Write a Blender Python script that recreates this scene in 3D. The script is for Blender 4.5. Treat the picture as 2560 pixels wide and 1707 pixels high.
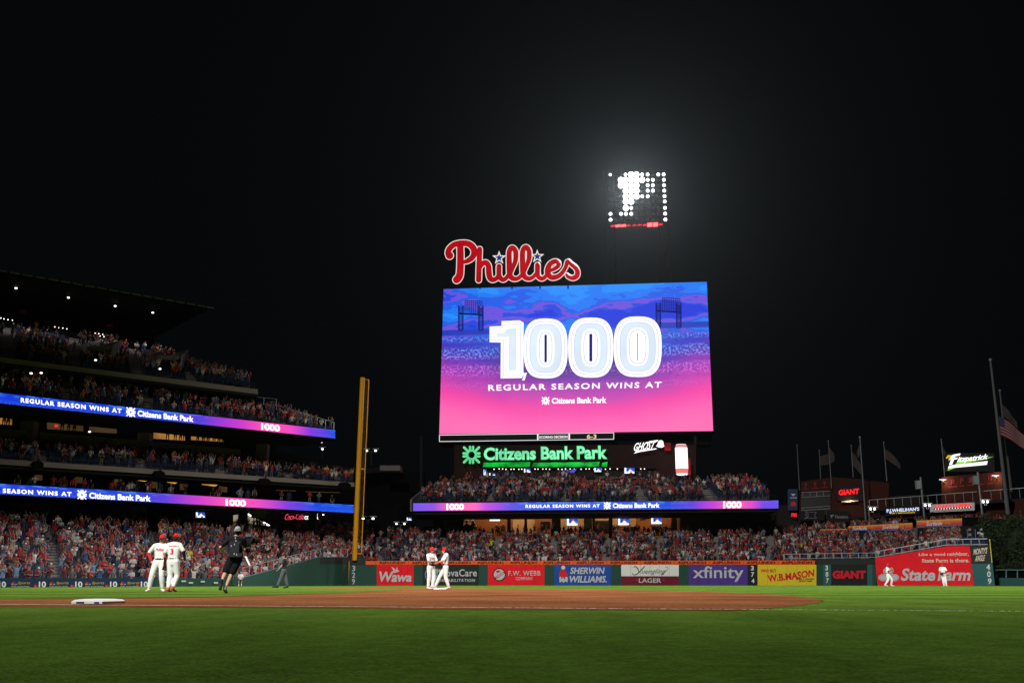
import bpy, bmesh, math, random
import numpy as np
from mathutils import Vector, Matrix
from mathutils.bvhtree import BVHTree

for _o in list(bpy.data.objects):
    bpy.data.objects.remove(_o)
scene = bpy.context.scene
col = scene.collection
R = math.radians

# ------------------------------------------------------------------ camera
FPX, PX0, PY0, HOR, CAMH = 2450.0, 1350.0, 853.5, 1456.0, 0.30
TH = math.atan((HOR - PY0) / FPX)
cam = bpy.data.cameras.new("camera")
cam.lens = FPX / 2560 * 36
cam.sensor_width = 36
cam.shift_x = (1280 - PX0) / 2560
cam.clip_start = 0.1
cam.clip_end = 3000
camo = bpy.data.objects.new("camera", cam)
col.objects.link(camo)
camo.location = (0, 0, CAMH)
camo.rotation_euler = (R(90) + TH, 0, 0)
scene.camera = camo

# ------------------------------------------------------------------ world, lamps, exposure
w = bpy.data.worlds.new("World")
scene.world = w
w.use_nodes = True
nt = w.node_tree
bg = nt.nodes["Background"]
bg.inputs[0].default_value = (0.55, 0.8, 0.9, 1)
bg.inputs[1].default_value = 0.0022
scene.view_settings.view_transform = 'Standard'
scene.view_settings.look = 'None'
scene.view_settings.exposure = 0
scene.view_settings.gamma = 1
scene.view_settings.use_curve_mapping = False
cy = scene.cycles
cy.use_denoising = True
try:
    cy.denoiser = 'OPENIMAGEDENOISE'
except Exception:
    pass
cy.max_bounces = 4
cy.diffuse_bounces = 2
cy.glossy_bounces = 2
cy.transmission_bounces = 2
cy.transparent_max_bounces = 8
cy.volume_bounces = 0
cy.sample_clamp_indirect = 3


def spot(name, loc, target, power, size, blend, radius=3.0, color=(1.0, 0.985, 0.95)):
    d = bpy.data.lights.new(name, 'SPOT')
    d.energy = power
    d.spot_size = R(size)
    d.spot_blend = blend
    d.shadow_soft_size = radius
    d.color = color
    o = bpy.data.objects.new(name, d)
    col.objects.link(o)
    o.location = loc
    o.rotation_euler = (Vector(target) - Vector(loc)).to_track_quat('-Z', 'Y').to_euler()
    return o


# floodlight banks on the roofs: home plate side, right field side, left side
spot("floodlight_bank_light", (-25, -30, 58), (16, 80, 0), 580000, 62, 0.88)
spot("floodlight_bank_light", (80, 40, 55), (16, 68, 0), 300000, 50, 0.85)
spot("floodlight_bank_light", (-62, 58, 50), (10, 64, 0), 260000, 62, 0.8)


# ------------------------------------------------------------------ projection helpers (measured places in the photograph -> metres)
def W(px, py, Y):
    u = (px - PX0) / FPX
    v = -(py - PY0) / FPX
    dy = math.cos(TH) - v * math.sin(TH)
    dz = math.sin(TH) + v * math.cos(TH)
    return Vector((u * Y / dy, Y, CAMH + dz * Y / dy))


def G(px, py, z=0.0):
    d = W(px, py, 1.0) - Vector((0, 0, CAMH))
    t = (z - CAMH) / d.z
    return Vector((d.x * t, d.y * t, z))


class Plane:
    """vertical plane through two ground positions"""
    def __init__(s, pa, ya, pb, yb, pr=1455):
        s.A = W(pa, pr, ya); s.B = W(pb, pr, yb)
        d = s.B - s.A; d.z = 0
        s.d = d.normalized()
        s.n = Vector((s.d.y, -s.d.x, 0))
        if s.n.y > 0: s.n = -s.n

    def at(s, px, py, off=0.0):
        D = W(px, py, 1.0) - Vector((0, 0, CAMH))
        O = Vector((0, 0, CAMH))
        t = (s.A + s.n * off - O).dot(s.n) / D.dot(s.n)
        return O + D * t

    def off(s, o):
        p = Plane.__new__(Plane)
        p.A = s.A + s.n * o; p.B = s.B + s.n * o; p.d = s.d; p.n = s.n
        return p


# ------------------------------------------------------------------ materials
def c(h):
    h = h.lstrip('#')
    out = []
    for i in (0, 2, 4):
        v = int(h[i:i + 2], 16) / 255
        out.append(v / 12.92 if v <= 0.04045 else ((v + 0.055) / 1.055) ** 2.4)
    return tuple(out)


def newmat(name):
    m = bpy.data.materials.new(name)
    m.use_nodes = True
    n = m.node_tree.nodes; l = m.node_tree.links
    return m, n, l, n["Principled BSDF"]


def mat(name, colr, rough=0.7, var=0.12, scale=1.5, metal=0.0, spec=0.08, bump=0.0, bscale=20):
    if isinstance(colr, str): colr = c(colr)
    m, n, l, b = newmat(name)
    tc = n.new("ShaderNodeTexCoord")
    ns = n.new("ShaderNodeTexNoise"); ns.inputs["Scale"].default_value = scale; ns.inputs["Detail"].default_value = 4
    l.new(tc.outputs["Object"], ns.inputs["Vector"])
    mx = n.new("ShaderNodeMix"); mx.data_type = 'RGBA'
    l.new(ns.outputs["Fac"], mx.inputs["Factor"])
    mx.inputs["A"].default_value = (*[max(0, v * (1 - var)) for v in colr], 1)
    mx.inputs["B"].default_value = (*[min(1, v * (1 + var)) for v in colr], 1)
    l.new(mx.outputs["Result"], b.inputs["Base Color"])
    b.inputs["Roughness"].default_value = rough
    b.inputs["Metallic"].default_value = metal
    b.inputs["Specular IOR Level"].default_value = spec
    if bump:
        n2 = n.new("ShaderNodeTexNoise"); n2.inputs["Scale"].default_value = bscale
        l.new(tc.outputs["Object"], n2.inputs["Vector"])
        bp = n.new("ShaderNodeBump"); bp.inputs["Strength"].default_value = bump
        l.new(n2.outputs["Fac"], bp.inputs["Height"])
        l.new(bp.outputs["Normal"], b.inputs["Normal"])
    return m


def emit(name, colr, strength=1.0, var=0.0, scale=1.0, sample=False):
    if isinstance(colr, str): colr = c(colr)
    m, n, l, b = newmat(name)
    b.inputs["Base Color"].default_value = (*[v * 0.02 for v in colr], 1); b.inputs["Specular IOR Level"].default_value = 0.1
    b.inputs["Roughness"].default_value = 0.6
    b.inputs["Emission Strength"].default_value = strength
    if var:
        tc = n.new("ShaderNodeTexCoord")
        ns = n.new("ShaderNodeTexNoise"); ns.inputs["Scale"].default_value = scale
        l.new(tc.outputs["Object"], ns.inputs["Vector"])
        rp = n.new("ShaderNodeValToRGB")
        rp.color_ramp.elements[0].position = 0.38; rp.color_ramp.elements[1].position = 0.62
        rp.color_ramp.elements[0].color = (*[v * (1 - var) for v in colr], 1)
        rp.color_ramp.elements[1].color = (*[v * (1 + var) for v in colr], 1)
        l.new(ns.outputs["Fac"], rp.inputs["Fac"])
        l.new(rp.outputs["Color"], b.inputs["Emission Color"])
    else:
        b.inputs["Emission Color"].default_value = (*colr, 1)
    if not sample:
        m.cycles.emission_sampling = 'NONE'
    return m


M = {}
M['concrete'] = mat('concrete', (0.19, 0.17, 0.16), 0.85, 0.25, 0.6, bump=0.2)
M['tread'] = mat('deck_concrete', (0.09, 0.087, 0.085), 0.9, 0.3, 0.8)
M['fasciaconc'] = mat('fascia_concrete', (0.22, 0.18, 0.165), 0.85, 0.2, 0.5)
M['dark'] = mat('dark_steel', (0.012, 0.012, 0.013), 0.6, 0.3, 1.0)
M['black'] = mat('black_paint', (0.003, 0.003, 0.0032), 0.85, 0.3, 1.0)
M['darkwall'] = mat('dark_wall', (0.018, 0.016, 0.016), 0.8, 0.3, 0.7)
M['seat'] = mat('seat_blue', (0.014, 0.022, 0.048), 0.5, 0.3, 2)
M['brick'] = None
M['wallgreen'] = mat('outfield_pad_green', (0.025, 0.07, 0.052), 0.6, 0.12, 0.8)
M['walldark'] = mat('outfield_pad_dark', (0.03, 0.035, 0.034), 0.6, 0.12, 0.8)
M['teal'] = mat('pad_teal', (0.035, 0.12, 0.115), 0.6, 0.15, 0.8)
M['yellowpole'] = mat('pole_yellow', (0.62, 0.27, 0.01), 0.45, 0.08, 1)
M['steel'] = mat('galvanised_rail', (0.33, 0.34, 0.36), 0.45, 0.15, 4, metal=0.4)
M['railteal'] = mat('rail_teal', (0.10, 0.20, 0.18), 0.5, 0.15, 4)
M['glassdark'] = mat('tinted_glass', (0.006, 0.007, 0.008), 0.35, 0.1, 1, spec=0.2)
M['white'] = mat('white_paint', (0.75, 0.75, 0.73), 0.6, 0.06, 3)
M['greytext'] = mat('grey_print', (0.52, 0.52, 0.54), 0.6, 0.06, 3)
M['chalk'] = None
M['red'] = mat('red_panel', (0.80, 0.012, 0.022), 0.55, 0.2, 0.9)
M['redtext'] = mat('red_print', (0.65, 0.02, 0.03), 0.5, 0.05, 1)
M['orange'] = mat('orange_band', (0.85, 0.11, 0.015), 0.5, 0.1, 0.5)
M['darkred'] = mat('dark_red_print', (0.06, 0.008, 0.006), 0.6, 0.05, 1)
M['blue'] = mat('blue_panel', (0.02, 0.075, 0.36), 0.55, 0.2, 0.9)
M['maroon'] = mat('maroon_panel', (0.16, 0.015, 0.03), 0.5, 0.15, 0.4)
M['purple'] = mat('purple_panel', (0.085, 0.045, 0.27), 0.55, 0.2, 0.9)
M['yellow'] = mat('yellow_panel', (0.72, 0.55, 0.03), 0.5, 0.08, 0.4)
M['blackpanel'] = mat('black_panel', (0.02, 0.024, 0.024), 0.5, 0.1, 0.6)
M['navy'] = mat('navy_pad', (0.02, 0.035, 0.075), 0.5, 0.15, 0.6)
M['nblack'] = mat('print_black', (0.01, 0.01, 0.01), 0.6, 0, 1)
M['gold'] = mat('gold_print', (0.5, 0.38, 0.04), 0.6, 0.05, 1)
M['lightgreen'] = mat('sage_print', (0.28, 0.4, 0.33), 0.6, 0.1, 1)
M['pole'] = mat('flagpole_paint', (0.12, 0.12, 0.125), 0.4, 0.1, 2, metal=0.3)
M['cream'] = mat('cream_panel', (0.55, 0.42, 0.26), 0.7, 0.3, 0.5)
M['pinkprint'] = mat('pale_print', (0.72, 0.6, 0.5), 0.6, 0.05, 1)
M['e_white'] = emit('light_white', (1, 1, 1), 1.5)
M['e_lamp'] = emit('floodlamp_glow', (1.0, 1.0, 0.98), 4)
M['e_down'] = emit('downlight_glow', (1.0, 0.97, 0.9), 3)
M['e_neon'] = emit('neon_green_white', c('#8af0b8'), 1.0, 0.25, 0.35)
M['e_neonline'] = emit('neon_green', c('#30d070'), 0.9)
M['e_red'] = emit('led_red', c('#ff2030'), 1.2)
M['e_redlamp'] = emit('red_beacon', (1.0, 0.05, 0.06), 6)
M['e_redsoft'] = emit('red_lit_panel', c('#8a1018'), 0.8, 0.4, 0.6)
M['e_score'] = emit('score_white', (0.95, 0.95, 0.95), 1)
M['e_scoreamber'] = emit('score_amber', c('#ffd9a8'), 1)
M['e_signred'] = emit('letter_red', c('#b00414'), 1.0, 0.15, 0.3)
M['e_signwhite'] = emit('letter_outline_white', c('#f0e6dc'), 1.0)
M['e_signblue'] = emit('star_blue', c('#0c2a90'), 1.0)
M['e_tv'] = emit('tv_white', c('#e8f0ff'), 1.3)
M['e_tvblue'] = emit('tv_blue', c('#2050c0'), 1.2, 0.5, 2)
M['e_bulb'] = emit('string_bulb', c('#ffe6d2'), 2.5)
M['e_suite'] = emit('suite_warm', c('#b07c3c'), 0.75, 0.3, 0.35)  # lit interior put into the pane colour as emission
M['e_suitedim'] = emit('suite_dim', c('#4a3820'), 0.8, 0.3, 0.3)
M['e_suiteyel'] = emit('suite_ceiling_glow', c('#d89a3c'), 0.95, 0.35, 0.5)  # glowing ceiling colour stands in for lamps inside the suites
M['e_green'] = emit('green_soffit', c('#00b030'), 0.9, 0.75, 0.45)
M['e_greendim'] = emit('green_soffit_print', c('#40d868'), 0.8)
M['e_yel'] = emit('sign_yellow', c('#ffd020'), 1)
M['e_lime'] = emit('sign_lime', c('#8ce030'), 1)
M['e_bluewhite'] = emit('neon_bluewhite', c('#d4dcff'), 1.1)
M['e_blue'] = emit('neon_blue', c('#4060ff'), 1.1)
M['e_salmon'] = emit('can_salmon', c('#f08078'), 1)
M['e_coke'] = emit('neon_red_pink', c('#ff5070'), 1.1)
M['e_tent'] = emit('lit_awning', c('#a59a80'), 0.8, 0.2, 0.5)
M['e_dimwhite'] = emit('dim_white_print', c('#5c5658'), 0.8)
M['e_concourse'] = emit('concourse_light', c('#f2e0c0'), 1.0, 0.3, 0.8)


def brick_mat():
    m, n, l, b = newmat('red_brick')
    tc = n.new("ShaderNodeTexCoord")
    br = n.new("ShaderNodeTexBrick"); br.inputs["Scale"].default_value = 3.0
    br.inputs["Color1"].default_value = (0.042, 0.012, 0.009, 1)
    br.inputs["Color2"].default_value = (0.055, 0.016, 0.012, 1)
    br.inputs["Mortar"].default_value = (0.032, 0.018, 0.015, 1)
    mp = n.new("ShaderNodeMapping"); mp.inputs["Rotation"].default_value = (R(90), 0, 0)
    l.new(tc.outputs["Object"], mp.inputs["Vector"]); l.new(mp.outputs["Vector"], br.inputs["Vector"])
    l.new(br.outputs["Color"], b.inputs["Base Color"])
    b.inputs["Roughness"].default_value = 0.95; b.inputs["Specular IOR Level"].default_value = 0.0
    return m


M['brick'] = brick_mat()


# ------------------------------------------------------------------ mesh helpers
def wloc(o):
    v = Vector((0, 0, 0))
    while o is not None:
        v += o.location
        o = o.parent
    return v


def link_mesh(name, verts, faces, mats, parent=None, mi=None, smooth=False, uv=None, origin=None):
    base = wloc(parent) if parent is not None else Vector((0, 0, 0))
    if origin is not None and parent is None:
        base = Vector(origin)
    me = bpy.data.meshes.new(name)
    bx, by, bz = base
    me.from_pydata([(v[0] - bx, v[1] - by, v[2] - bz) for v in verts], [], faces)
    if not isinstance(mats, (list, tuple)): mats = [mats]
    for m_ in mats: me.materials.append(m_)
    if mi is not None:
        me.polygons.foreach_set("material_index", mi)
    if smooth:
        me.polygons.foreach_set("use_smooth", [True] * len(me.polygons))
    if uv is not None:
        ul = me.uv_layers.new(name="UVMap")
        for lp in me.loops:
            ul.data[lp.index].uv = uv[lp.vertex_index]
    me.update()
    o = bpy.data.objects.new(name, me)
    col.objects.link(o)
    if parent is not None:
        o.parent = parent
    elif origin is not None:
        o.location = base
    return o


def empty(name, loc, label=None, cat=None, group=None):
    o = bpy.data.objects.new(name, None)
    o.empty_display_size = 0.2
    col.objects.link(o)
    o.location = loc
    tag(o, label, cat, group)
    return o


def tag(o, label=None, cat=None, group=None, kind=None):
    if label: o['label'] = label
    if cat: o['category'] = cat
    if group: o['group'] = group
    if kind: o['kind'] = kind
    return o


class MB:
    def __init__(s):
        s.v = []; s.f = []; s.m = []

    def prism(s, pts, vec, mi=0):
        """polygon extruded along vec"""
        n = len(pts); b = len(s.v)
        vec = Vector(vec)
        s.v += [Vector(p) for p in pts] + [Vector(p) + vec for p in pts]
        s.f.append(tuple(range(b, b + n))); s.f.append(tuple(range(b + 2 * n - 1, b + n - 1, -1)))
        for i in range(n):
            j = (i + 1) % n
            s.f.append((b + j, b + i, b + n + i, b + n + j))
        s.m += [mi] * (n + 2)
        return s

    def box(s, p0, p1, mi=0):
        x0, y0, z0 = p0; x1, y1, z1 = p1
        return s.prism([(x0, y0, z0), (x1, y0, z0), (x1, y0, z1), (x0, y0, z1)], (0, y1 - y0, 0), mi)

    def bar(s, a, b, wd, mi=0, n=4, w2=None):
        a = Vector(a); b = Vector(b)
        d = (b - a)
        if d.length < 1e-6: return s
        d.normalize()
        up = Vector((0, 0, 1)) if abs(d.z) < 0.9 else Vector((0, 1, 0))
        x = d.cross(up).normalized(); y = d.cross(x)
        k = len(s.v)
        if w2 is None: w2 = wd
        for p, ww in ((a, wd), (b, w2)):
            for i in range(n):
                t = 2 * math.pi * (i + 0.5) / n
                s.v.append(p + x * math.cos(t) * ww / 2 * 1.2 + y * math.sin(t) * ww / 2 * 1.2)
        for i in range(n):
            j = (i + 1) % n
            s.f.append((k + i, k + j, k + n + j, k + n + i)); s.m.append(mi)
        s.f.append(tuple(k + i for i in range(n - 1, -1, -1))); s.f.append(tuple(k + n + i for i in range(n)))
        s.m += [mi, mi]
        return s

    def ball(s, p, r, mi=0, nu=8, nv=5, sz=1.0):
        p = Vector(p); k = len(s.v)
        s.v.append(p + Vector((0, 0, r * sz)))
        for j in range(1, nv):
            th = math.pi * j / nv
            for i in range(nu):
                ph = 2 * math.pi * i / nu
                s.v.append(p + Vector((r * math.sin(th) * math.cos(ph), r * math.sin(th) * math.sin(ph), r * sz * math.cos(th))))
        s.v.append(p - Vector((0, 0, r * sz)))
        e = len(s.v) - 1
        for i in range(nu):
            i2 = (i + 1) % nu
            s.f.append((k, k + 1 + i, k + 1 + i2)); s.m.append(mi)
            for j in range(nv - 2):
                a = k + 1 + j * nu
                s.f.append((a + i, a + nu + i, a + nu + i2, a + i2)); s.m.append(mi)
            a = k + 1 + (nv - 2) * nu
            s.f.append((a + i, e, a + i2)); s.m.append(mi)
        return s

    def build(s, name, mats, parent=None, smooth=False, origin=None):
        return link_mesh(name, s.v, s.f, mats, parent, s.m, smooth, origin=origin)


def quad_px(pl, x0, y0, x1, y1, off=0.0):
    return [pl.at(x0, y1, off), pl.at(x1, y1, off), pl.at(x1, y0, off), pl.at(x0, y0, off)]


def panel(name, pl, x0, y0, x1, y1, thick, m, parent=None, off=0.0, origin=None):
    """box whose front face covers the given region of plane pl; thickness goes away from the camera"""
    return MB().prism(quad_px(pl, x0, y0, x1, y1, off), -pl.n * thick).build(name, m, parent, origin=origin)


def strip(name, pl, xl, yl0, yl1, xr, yr0, yr1, thick, m, parent=None, off=0.0):
    pts = [pl.at(xl, yl1, off), pl.at(xr, yr1, off), pl.at(xr, yr0, off), pl.at(xl, yl0, off)]
    return MB().prism(pts, -pl.n * thick).build(name, m, parent)


def poly_px(name, pl, pts, thick, m, parent=None, off=0.0):
    return MB().prism([pl.at(x, y, off) for x, y in pts], -pl.n * thick).build(name, m, parent)


_tc = {}


def text2d(s, bold=0.0, shear=0.0, space=1.0, ext=True, res=3):
    key = (s, bold, shear, space, ext, res)
    if key in _tc: return _tc[key]
    cu = bpy.data.curves.new('txt', 'FONT')
    cu.body = s
    cu.size = 1
    cu.offset = bold
    cu.shear = shear
    cu.space_character = space
    cu.resolution_u = res
    cu.extrude = 0.5 if ext else 0
    cu.align_x = 'LEFT'
    o = bpy.data.objects.new('txt', cu)
    dg_col = _tmpcol
    dg_col.objects.link(o)
    me = bpy.data.meshes.new_from_object(o, depsgraph=None) if False else o.to_mesh()
    vs = [tuple(v.co) for v in me.vertices]
    fs = [tuple(p.vertices) for p in me.polygons]
    o.to_mesh_clear()
    bpy.data.objects.remove(o); bpy.data.curves.remove(cu)
    xs = [v[0] for v in vs]; ys = [v[1] for v in vs]
    x0, x1, y0, y1 = min(xs), max(xs), min(ys), max(ys)
    vs = [((v[0] - x0) / (x1 - x0), (v[1] - y0) / max(1e-6, y1 - y0), v[2] + (0.5 if ext else 0)) for v in vs]
    _tc[key] = (vs, fs)
    return _tc[key]


_tmpcol = bpy.data.collections.new('tmp')
scene.collection.children.link(_tmpcol)


def text_px(name, s, pl, box, m, parent=None, off=0.02, thick=0.0, bold=0.02, shear=0.0, space=1.0, res=3, label=None, arc=0.0):
    """lettering fitted into a box (x0,y0,x1,y1) or a quad [TL,TR,BR,BL] on plane pl"""
    vs, fs = text2d(s, bold, shear, space, thick > 0, res)
    if len(box) == 4 and not isinstance(box[0], (tuple, list)):
        x0, y0, x1, y1 = box
        q = [(x0, y0), (x1, y0), (x1, y1), (x0, y1)]
    else:
        q = box
    out = []
    for u, v, z in vs:
        tx = q[0][0] * (1 - u) + q[1][0] * u; ty = q[0][1] * (1 - u) + q[1][1] * u
        bx = q[3][0] * (1 - u) + q[2][0] * u; by = q[3][1] * (1 - u) + q[2][1] * u
        px = bx * (1 - v) + tx * v; py = by * (1 - v) + ty * v - arc * math.sin(math.pi * u)
        out.append(pl.at(px, py, off + z * thick))
    o = link_mesh(name, out, fs, m, parent)
    if label: o['label'] = label
    return o


def catmull(pts, n=6, closed=False):
    P = [np.array(p, float) for p in pts]
    out = []
    N = len(P)
    rng = range(N) if closed else range(N - 1)
    for i in rng:
        p0 = P[(i - 1) % N] if (closed or i > 0) else P[i] * 2 - P[i + 1]
        p1 = P[i]; p2 = P[(i + 1) % N]
        p3 = P[(i + 2) % N] if (closed or i + 2 < N) else p2 * 2 - p1
        for k in range(n):
            t = k / n
            out.append(0.5 * (2 * p1 + (p2 - p0) * t + (2 * p0 - 5 * p1 + 4 * p2 - p3) * t * t + (3 * p1 - p0 - 3 * p2 + p3) * t ** 3))
    if not closed: out.append(P[-1])
    return out


def stroke_into(mb, pl, pts, off, depth, grow=0.0, mi=0, smooth_n=6, nseg=8, scale=1.0):
    """pts: (x,y,halfwidth) in photo px; rounded flat tube"""
    cs = catmull(pts, smooth_n) if smooth_n > 1 else [np.array(p, float) for p in pts]
    # caps
    def end(a, b):
        d = a[:2] - b[:2]; d = d / (np.linalg.norm(d) + 1e-9)
        r = a[2] + grow
        return [np.array([a[0] + d[0] * r * k, a[1] + d[1] * r * k, -(r * math.sqrt(max(0.0, 1 - k * k)) + 1e-3)]) for k in (0.97, 0.8, 0.5)]
    st = end(cs[0], cs[1]); en = end(cs[-1], cs[-2])[::-1]
    allp = st + cs + en
    k0 = len(mb.v); rings = 0
    for i, p in enumerate(allp):
        a = allp[max(0, i - 1)]; b = allp[min(len(allp) - 1, i + 1)]
        d = np.array([b[0] - a[0], b[1] - a[1]]); d = d / (np.linalg.norm(d) + 1e-9)
        nx, ny = -d[1], d[0]
        r = -p[2] if p[2] < 0 else p[2] + grow
        for j in range(nseg):
            t = 2 * math.pi * j / nseg
            mb.v.append(pl.at(p[0] + nx * r * math.cos(t), p[1] + ny * r * math.cos(t), off + depth * math.sin(t) * min(1, r / max(1e-6, (abs(p[2]) + grow)))))
        rings += 1
    for i in range(rings - 1):
        for j in range(nseg):
            j2 = (j + 1) % nseg
            a = k0 + i * nseg
            mb.f.append((a + j, a + j2, a + nseg + j2, a + nseg + j)); mb.m.append(mi)
    mb.f.append(tuple(k0 + j for j in range(nseg - 1, -1, -1))); mb.m.append(mi)
    a = k0 + (rings - 1) * nseg
    mb.f.append(tuple(a + j for j in range(nseg))); mb.m.append(mi)


ORD = ['first', 'second', 'third', 'fourth', 'fifth', 'sixth', 'seventh', 'eighth', 'ninth', 'tenth', 'eleventh', 'twelfth', 'thirteenth', 'fourteenth', 'fifteenth', 'sixteenth', 'seventeenth', 'eighteenth', 'nineteenth', 'twentieth', 'twenty-first', 'twenty-second', 'twenty-third', 'twenty-fourth']
# ------------------------------------------------------------------ people
def cone_rings(p0, p1, r0, r1, n, flat=1.0, side=None, mid=None):
    """closed limb segment with rounded ends; flat squeezes it along its own depth axis"""
    p0 = Vector(p0); p1 = Vector(p1)
    d = (p1 - p0); L = d.length; d.normalize()
    if side is None:
        side = Vector((1, 0, 0)) if abs(d.x) < 0.8 else Vector((0, 1, 0))
    x = (side - d * side.dot(d)).normalized()
    y = d.cross(x)
    prof = [(-0.95 * r0, r0 * 0.35), (-0.55 * r0, r0 * 0.85), (0, r0)]
    if mid: prof += [(L * t, rr) for t, rr in mid]
    prof += [(L, r1), (L + 0.55 * r1, r1 * 0.85), (L + 0.95 * r1, r1 * 0.35)]
    vs = []; fs = []
    for s_, r_ in prof:
        for i in range(n):
            t = 2 * math.pi * i / n
            vs.append(p0 + d * s_ + x * (r_ * math.cos(t)) + y * (r_ * flat * math.sin(t)))
    m_ = len(prof)
    for k in range(m_ - 1):
        for i in range(n):
            j = (i + 1) % n
            fs.append((k * n + i, k * n + j, (k + 1) * n + j, (k + 1) * n + i))
    fs.append(tuple(range(n - 1, -1, -1))); fs.append(tuple((m_ - 1) * n + i for i in range(n)))
    return vs, fs


def merge(parts):
    V = []; Fc = []
    for vs, fs in parts:
        k = len(V)
        V += vs
        Fc += [tuple(i + k for i in f) for f in fs]
    return V, Fc


def voxel(parts, size, dec=None, smooth=2):
    V, Fc = merge(parts)
    me = bpy.data.meshes.new('t'); me.from_pydata([tuple(v) for v in V], [], Fc)
    o = bpy.data.objects.new('t', me); _tmpcol.objects.link(o)
    md = o.modifiers.new('r', 'REMESH'); md.mode = 'VOXEL'; md.voxel_size = size; md.use_smooth_shade = True
    if smooth:
        ms = o.modifiers.new('s', 'SMOOTH'); ms.iterations = smooth; ms.factor = 0.5
    if dec:
        mdc = o.modifiers.new('d', 'DECIMATE'); mdc.ratio = dec
    dg = bpy.context.evaluated_depsgraph_get()
    ev = o.evaluated_get(dg)
    m2 = ev.to_mesh()
    vs = [v.co.copy() for v in m2.vertices]; fs = [tuple(p.vertices) for p in m2.polygons]
    ev.to_mesh_clear()
    bpy.data.objects.remove(o); bpy.data.meshes.remove(me)
    return vs, fs


def skeleton(**kw):
    """joints of a 1.8 m figure standing at the origin and facing -Y; s=+1 is the figure's left (viewer's right)"""
    J = dict(pelvis=(0, 0, 0.96), waist=(0, 0.0, 1.08), chest=(0, 0.0, 1.32), neck=(0, 0.01, 1.50), head=(0, -0.01, 1.66),
             hipL=(0.09, 0, 0.93), kneeL=(0.11, -0.02, 0.50), ankL=(0.12, 0.02, 0.09), toeL=(0.14, -0.15, 0.03),
             hipR=(-0.09, 0, 0.93), kneeR=(-0.11, -0.02, 0.50), ankR=(-0.12, 0.02, 0.09), toeR=(-0.14, -0.15, 0.03),
             shL=(0.19, 0.01, 1.44), elL=(0.26, 0.03, 1.16), wrL=(0.27, -0.04, 0.90),
             shR=(-0.19, 0.01, 1.44), elR=(-0.26, 0.03, 1.16), wrR=(-0.27, -0.04, 0.90))
    J.update(kw)
    return {k: Vector(v) for k, v in J.items()}


def torso_parts(J, g=0.0, n=12, belly=0.0):
    ps = []
    side = (J['shL'] - J['shR']).normalized()
    hs = (J['hipL'] - J['hipR']).normalized()
    ps.append(cone_rings(J['pelvis'] - Vector((0, 0, 0.02)), J['waist'], 0.165 + g, 0.145 + g + belly, n, 0.70, hs))
    ps.append(cone_rings(J['waist'], J['chest'], 0.148 + g + belly, 0.180 + g, n, 0.66, side))
    ps.append(cone_rings(J['shR'] * 0.93 + J['shL'] * 0.07, J['shL'] * 0.93 + J['shR'] * 0.07, 0.068 + g, 0.068 + g, n, 1.0, Vector((0, 0, 1)),
                         mid=[(0.5, 0.095 + g)]))
    return ps


def leg_parts(J, s, g=0.0, n=10, full=True):
    a, b, d = J['hip' + s], J['knee' + s], J['ank' + s]
    ps = [cone_rings(a, b, 0.100 + g, 0.066 + g, n, 1.0)]
    if full: ps.append(cone_rings(b, d, 0.064 + g, 0.043 + g, n, 1.0, mid=[(0.3, 0.066 + g)]))
    return ps


def foot_parts(J, s, g=0.0):
    return [cone_rings(J['ank' + s] + Vector((0, 0.0, -0.03)) - (J['toe' + s] - J['ank' + s]) * 0.15, J['toe' + s], 0.048 + g, 0.042 + g, 8, 0.8)]


def arm_parts(J, s, g=0.0, n=8, upper=True, fore=True, frac=1.0):
    a, b, d = J['sh' + s], J['el' + s], J['wr' + s]
    ps = []
    if upper: ps.append(cone_rings(a, a.lerp(b, frac), 0.058 + g, 0.046 + g, n))
    if fore: ps.append(cone_rings(b, d, 0.045 + g, 0.030 + g, n))
    return ps


def hand_parts(J, s, curl=0.4):
    w_ = J['wr' + s]; d = (J['wr' + s] - J['el' + s]).normalized()
    sgn = 1 if s == 'L' else -1
    side = Vector((0, 0, 1)).cross(d)
    if side.length < 0.3: side = Vector((0, -1, 0)).cross(d)
    side.normalize(); nrm = d.cross(side)
    palm = [cone_rings(w_ + d * 0.01, w_ + d * 0.085, 0.030, 0.042, 8, 0.45, side)]
    fing = []
    for i, (o_, L) in enumerate(((-0.030, 0.062), (-0.010, 0.078), (0.010, 0.082), (0.029, 0.068))):
        b0 = w_ + d * 0.08 + side * o_
        b1 = b0 + d * L * 0.55 + nrm * curl * 0.02
        b2 = b1 + (d * (1 - curl) + nrm * curl).normalized() * L * 0.5
        fing.append(cone_rings(b0, b1, 0.0095, 0.009, 5)); fing.append(cone_rings(b1, b2, 0.009, 0.007, 5))
    t0 = w_ + d * 0.03 + side * (-0.030 * sgn)
    t1 = t0 + (d * 0.7 - side * sgn * 0.7) * 0.045
    t2 = t1 + (d * 0.9 + nrm * 0.4) * 0.03
    fing.append(cone_rings(t0, t1, 0.012, 0.010, 5)); fing.append(cone_rings(t1, t2, 0.010, 0.008, 5))
    return palm, fing


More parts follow.
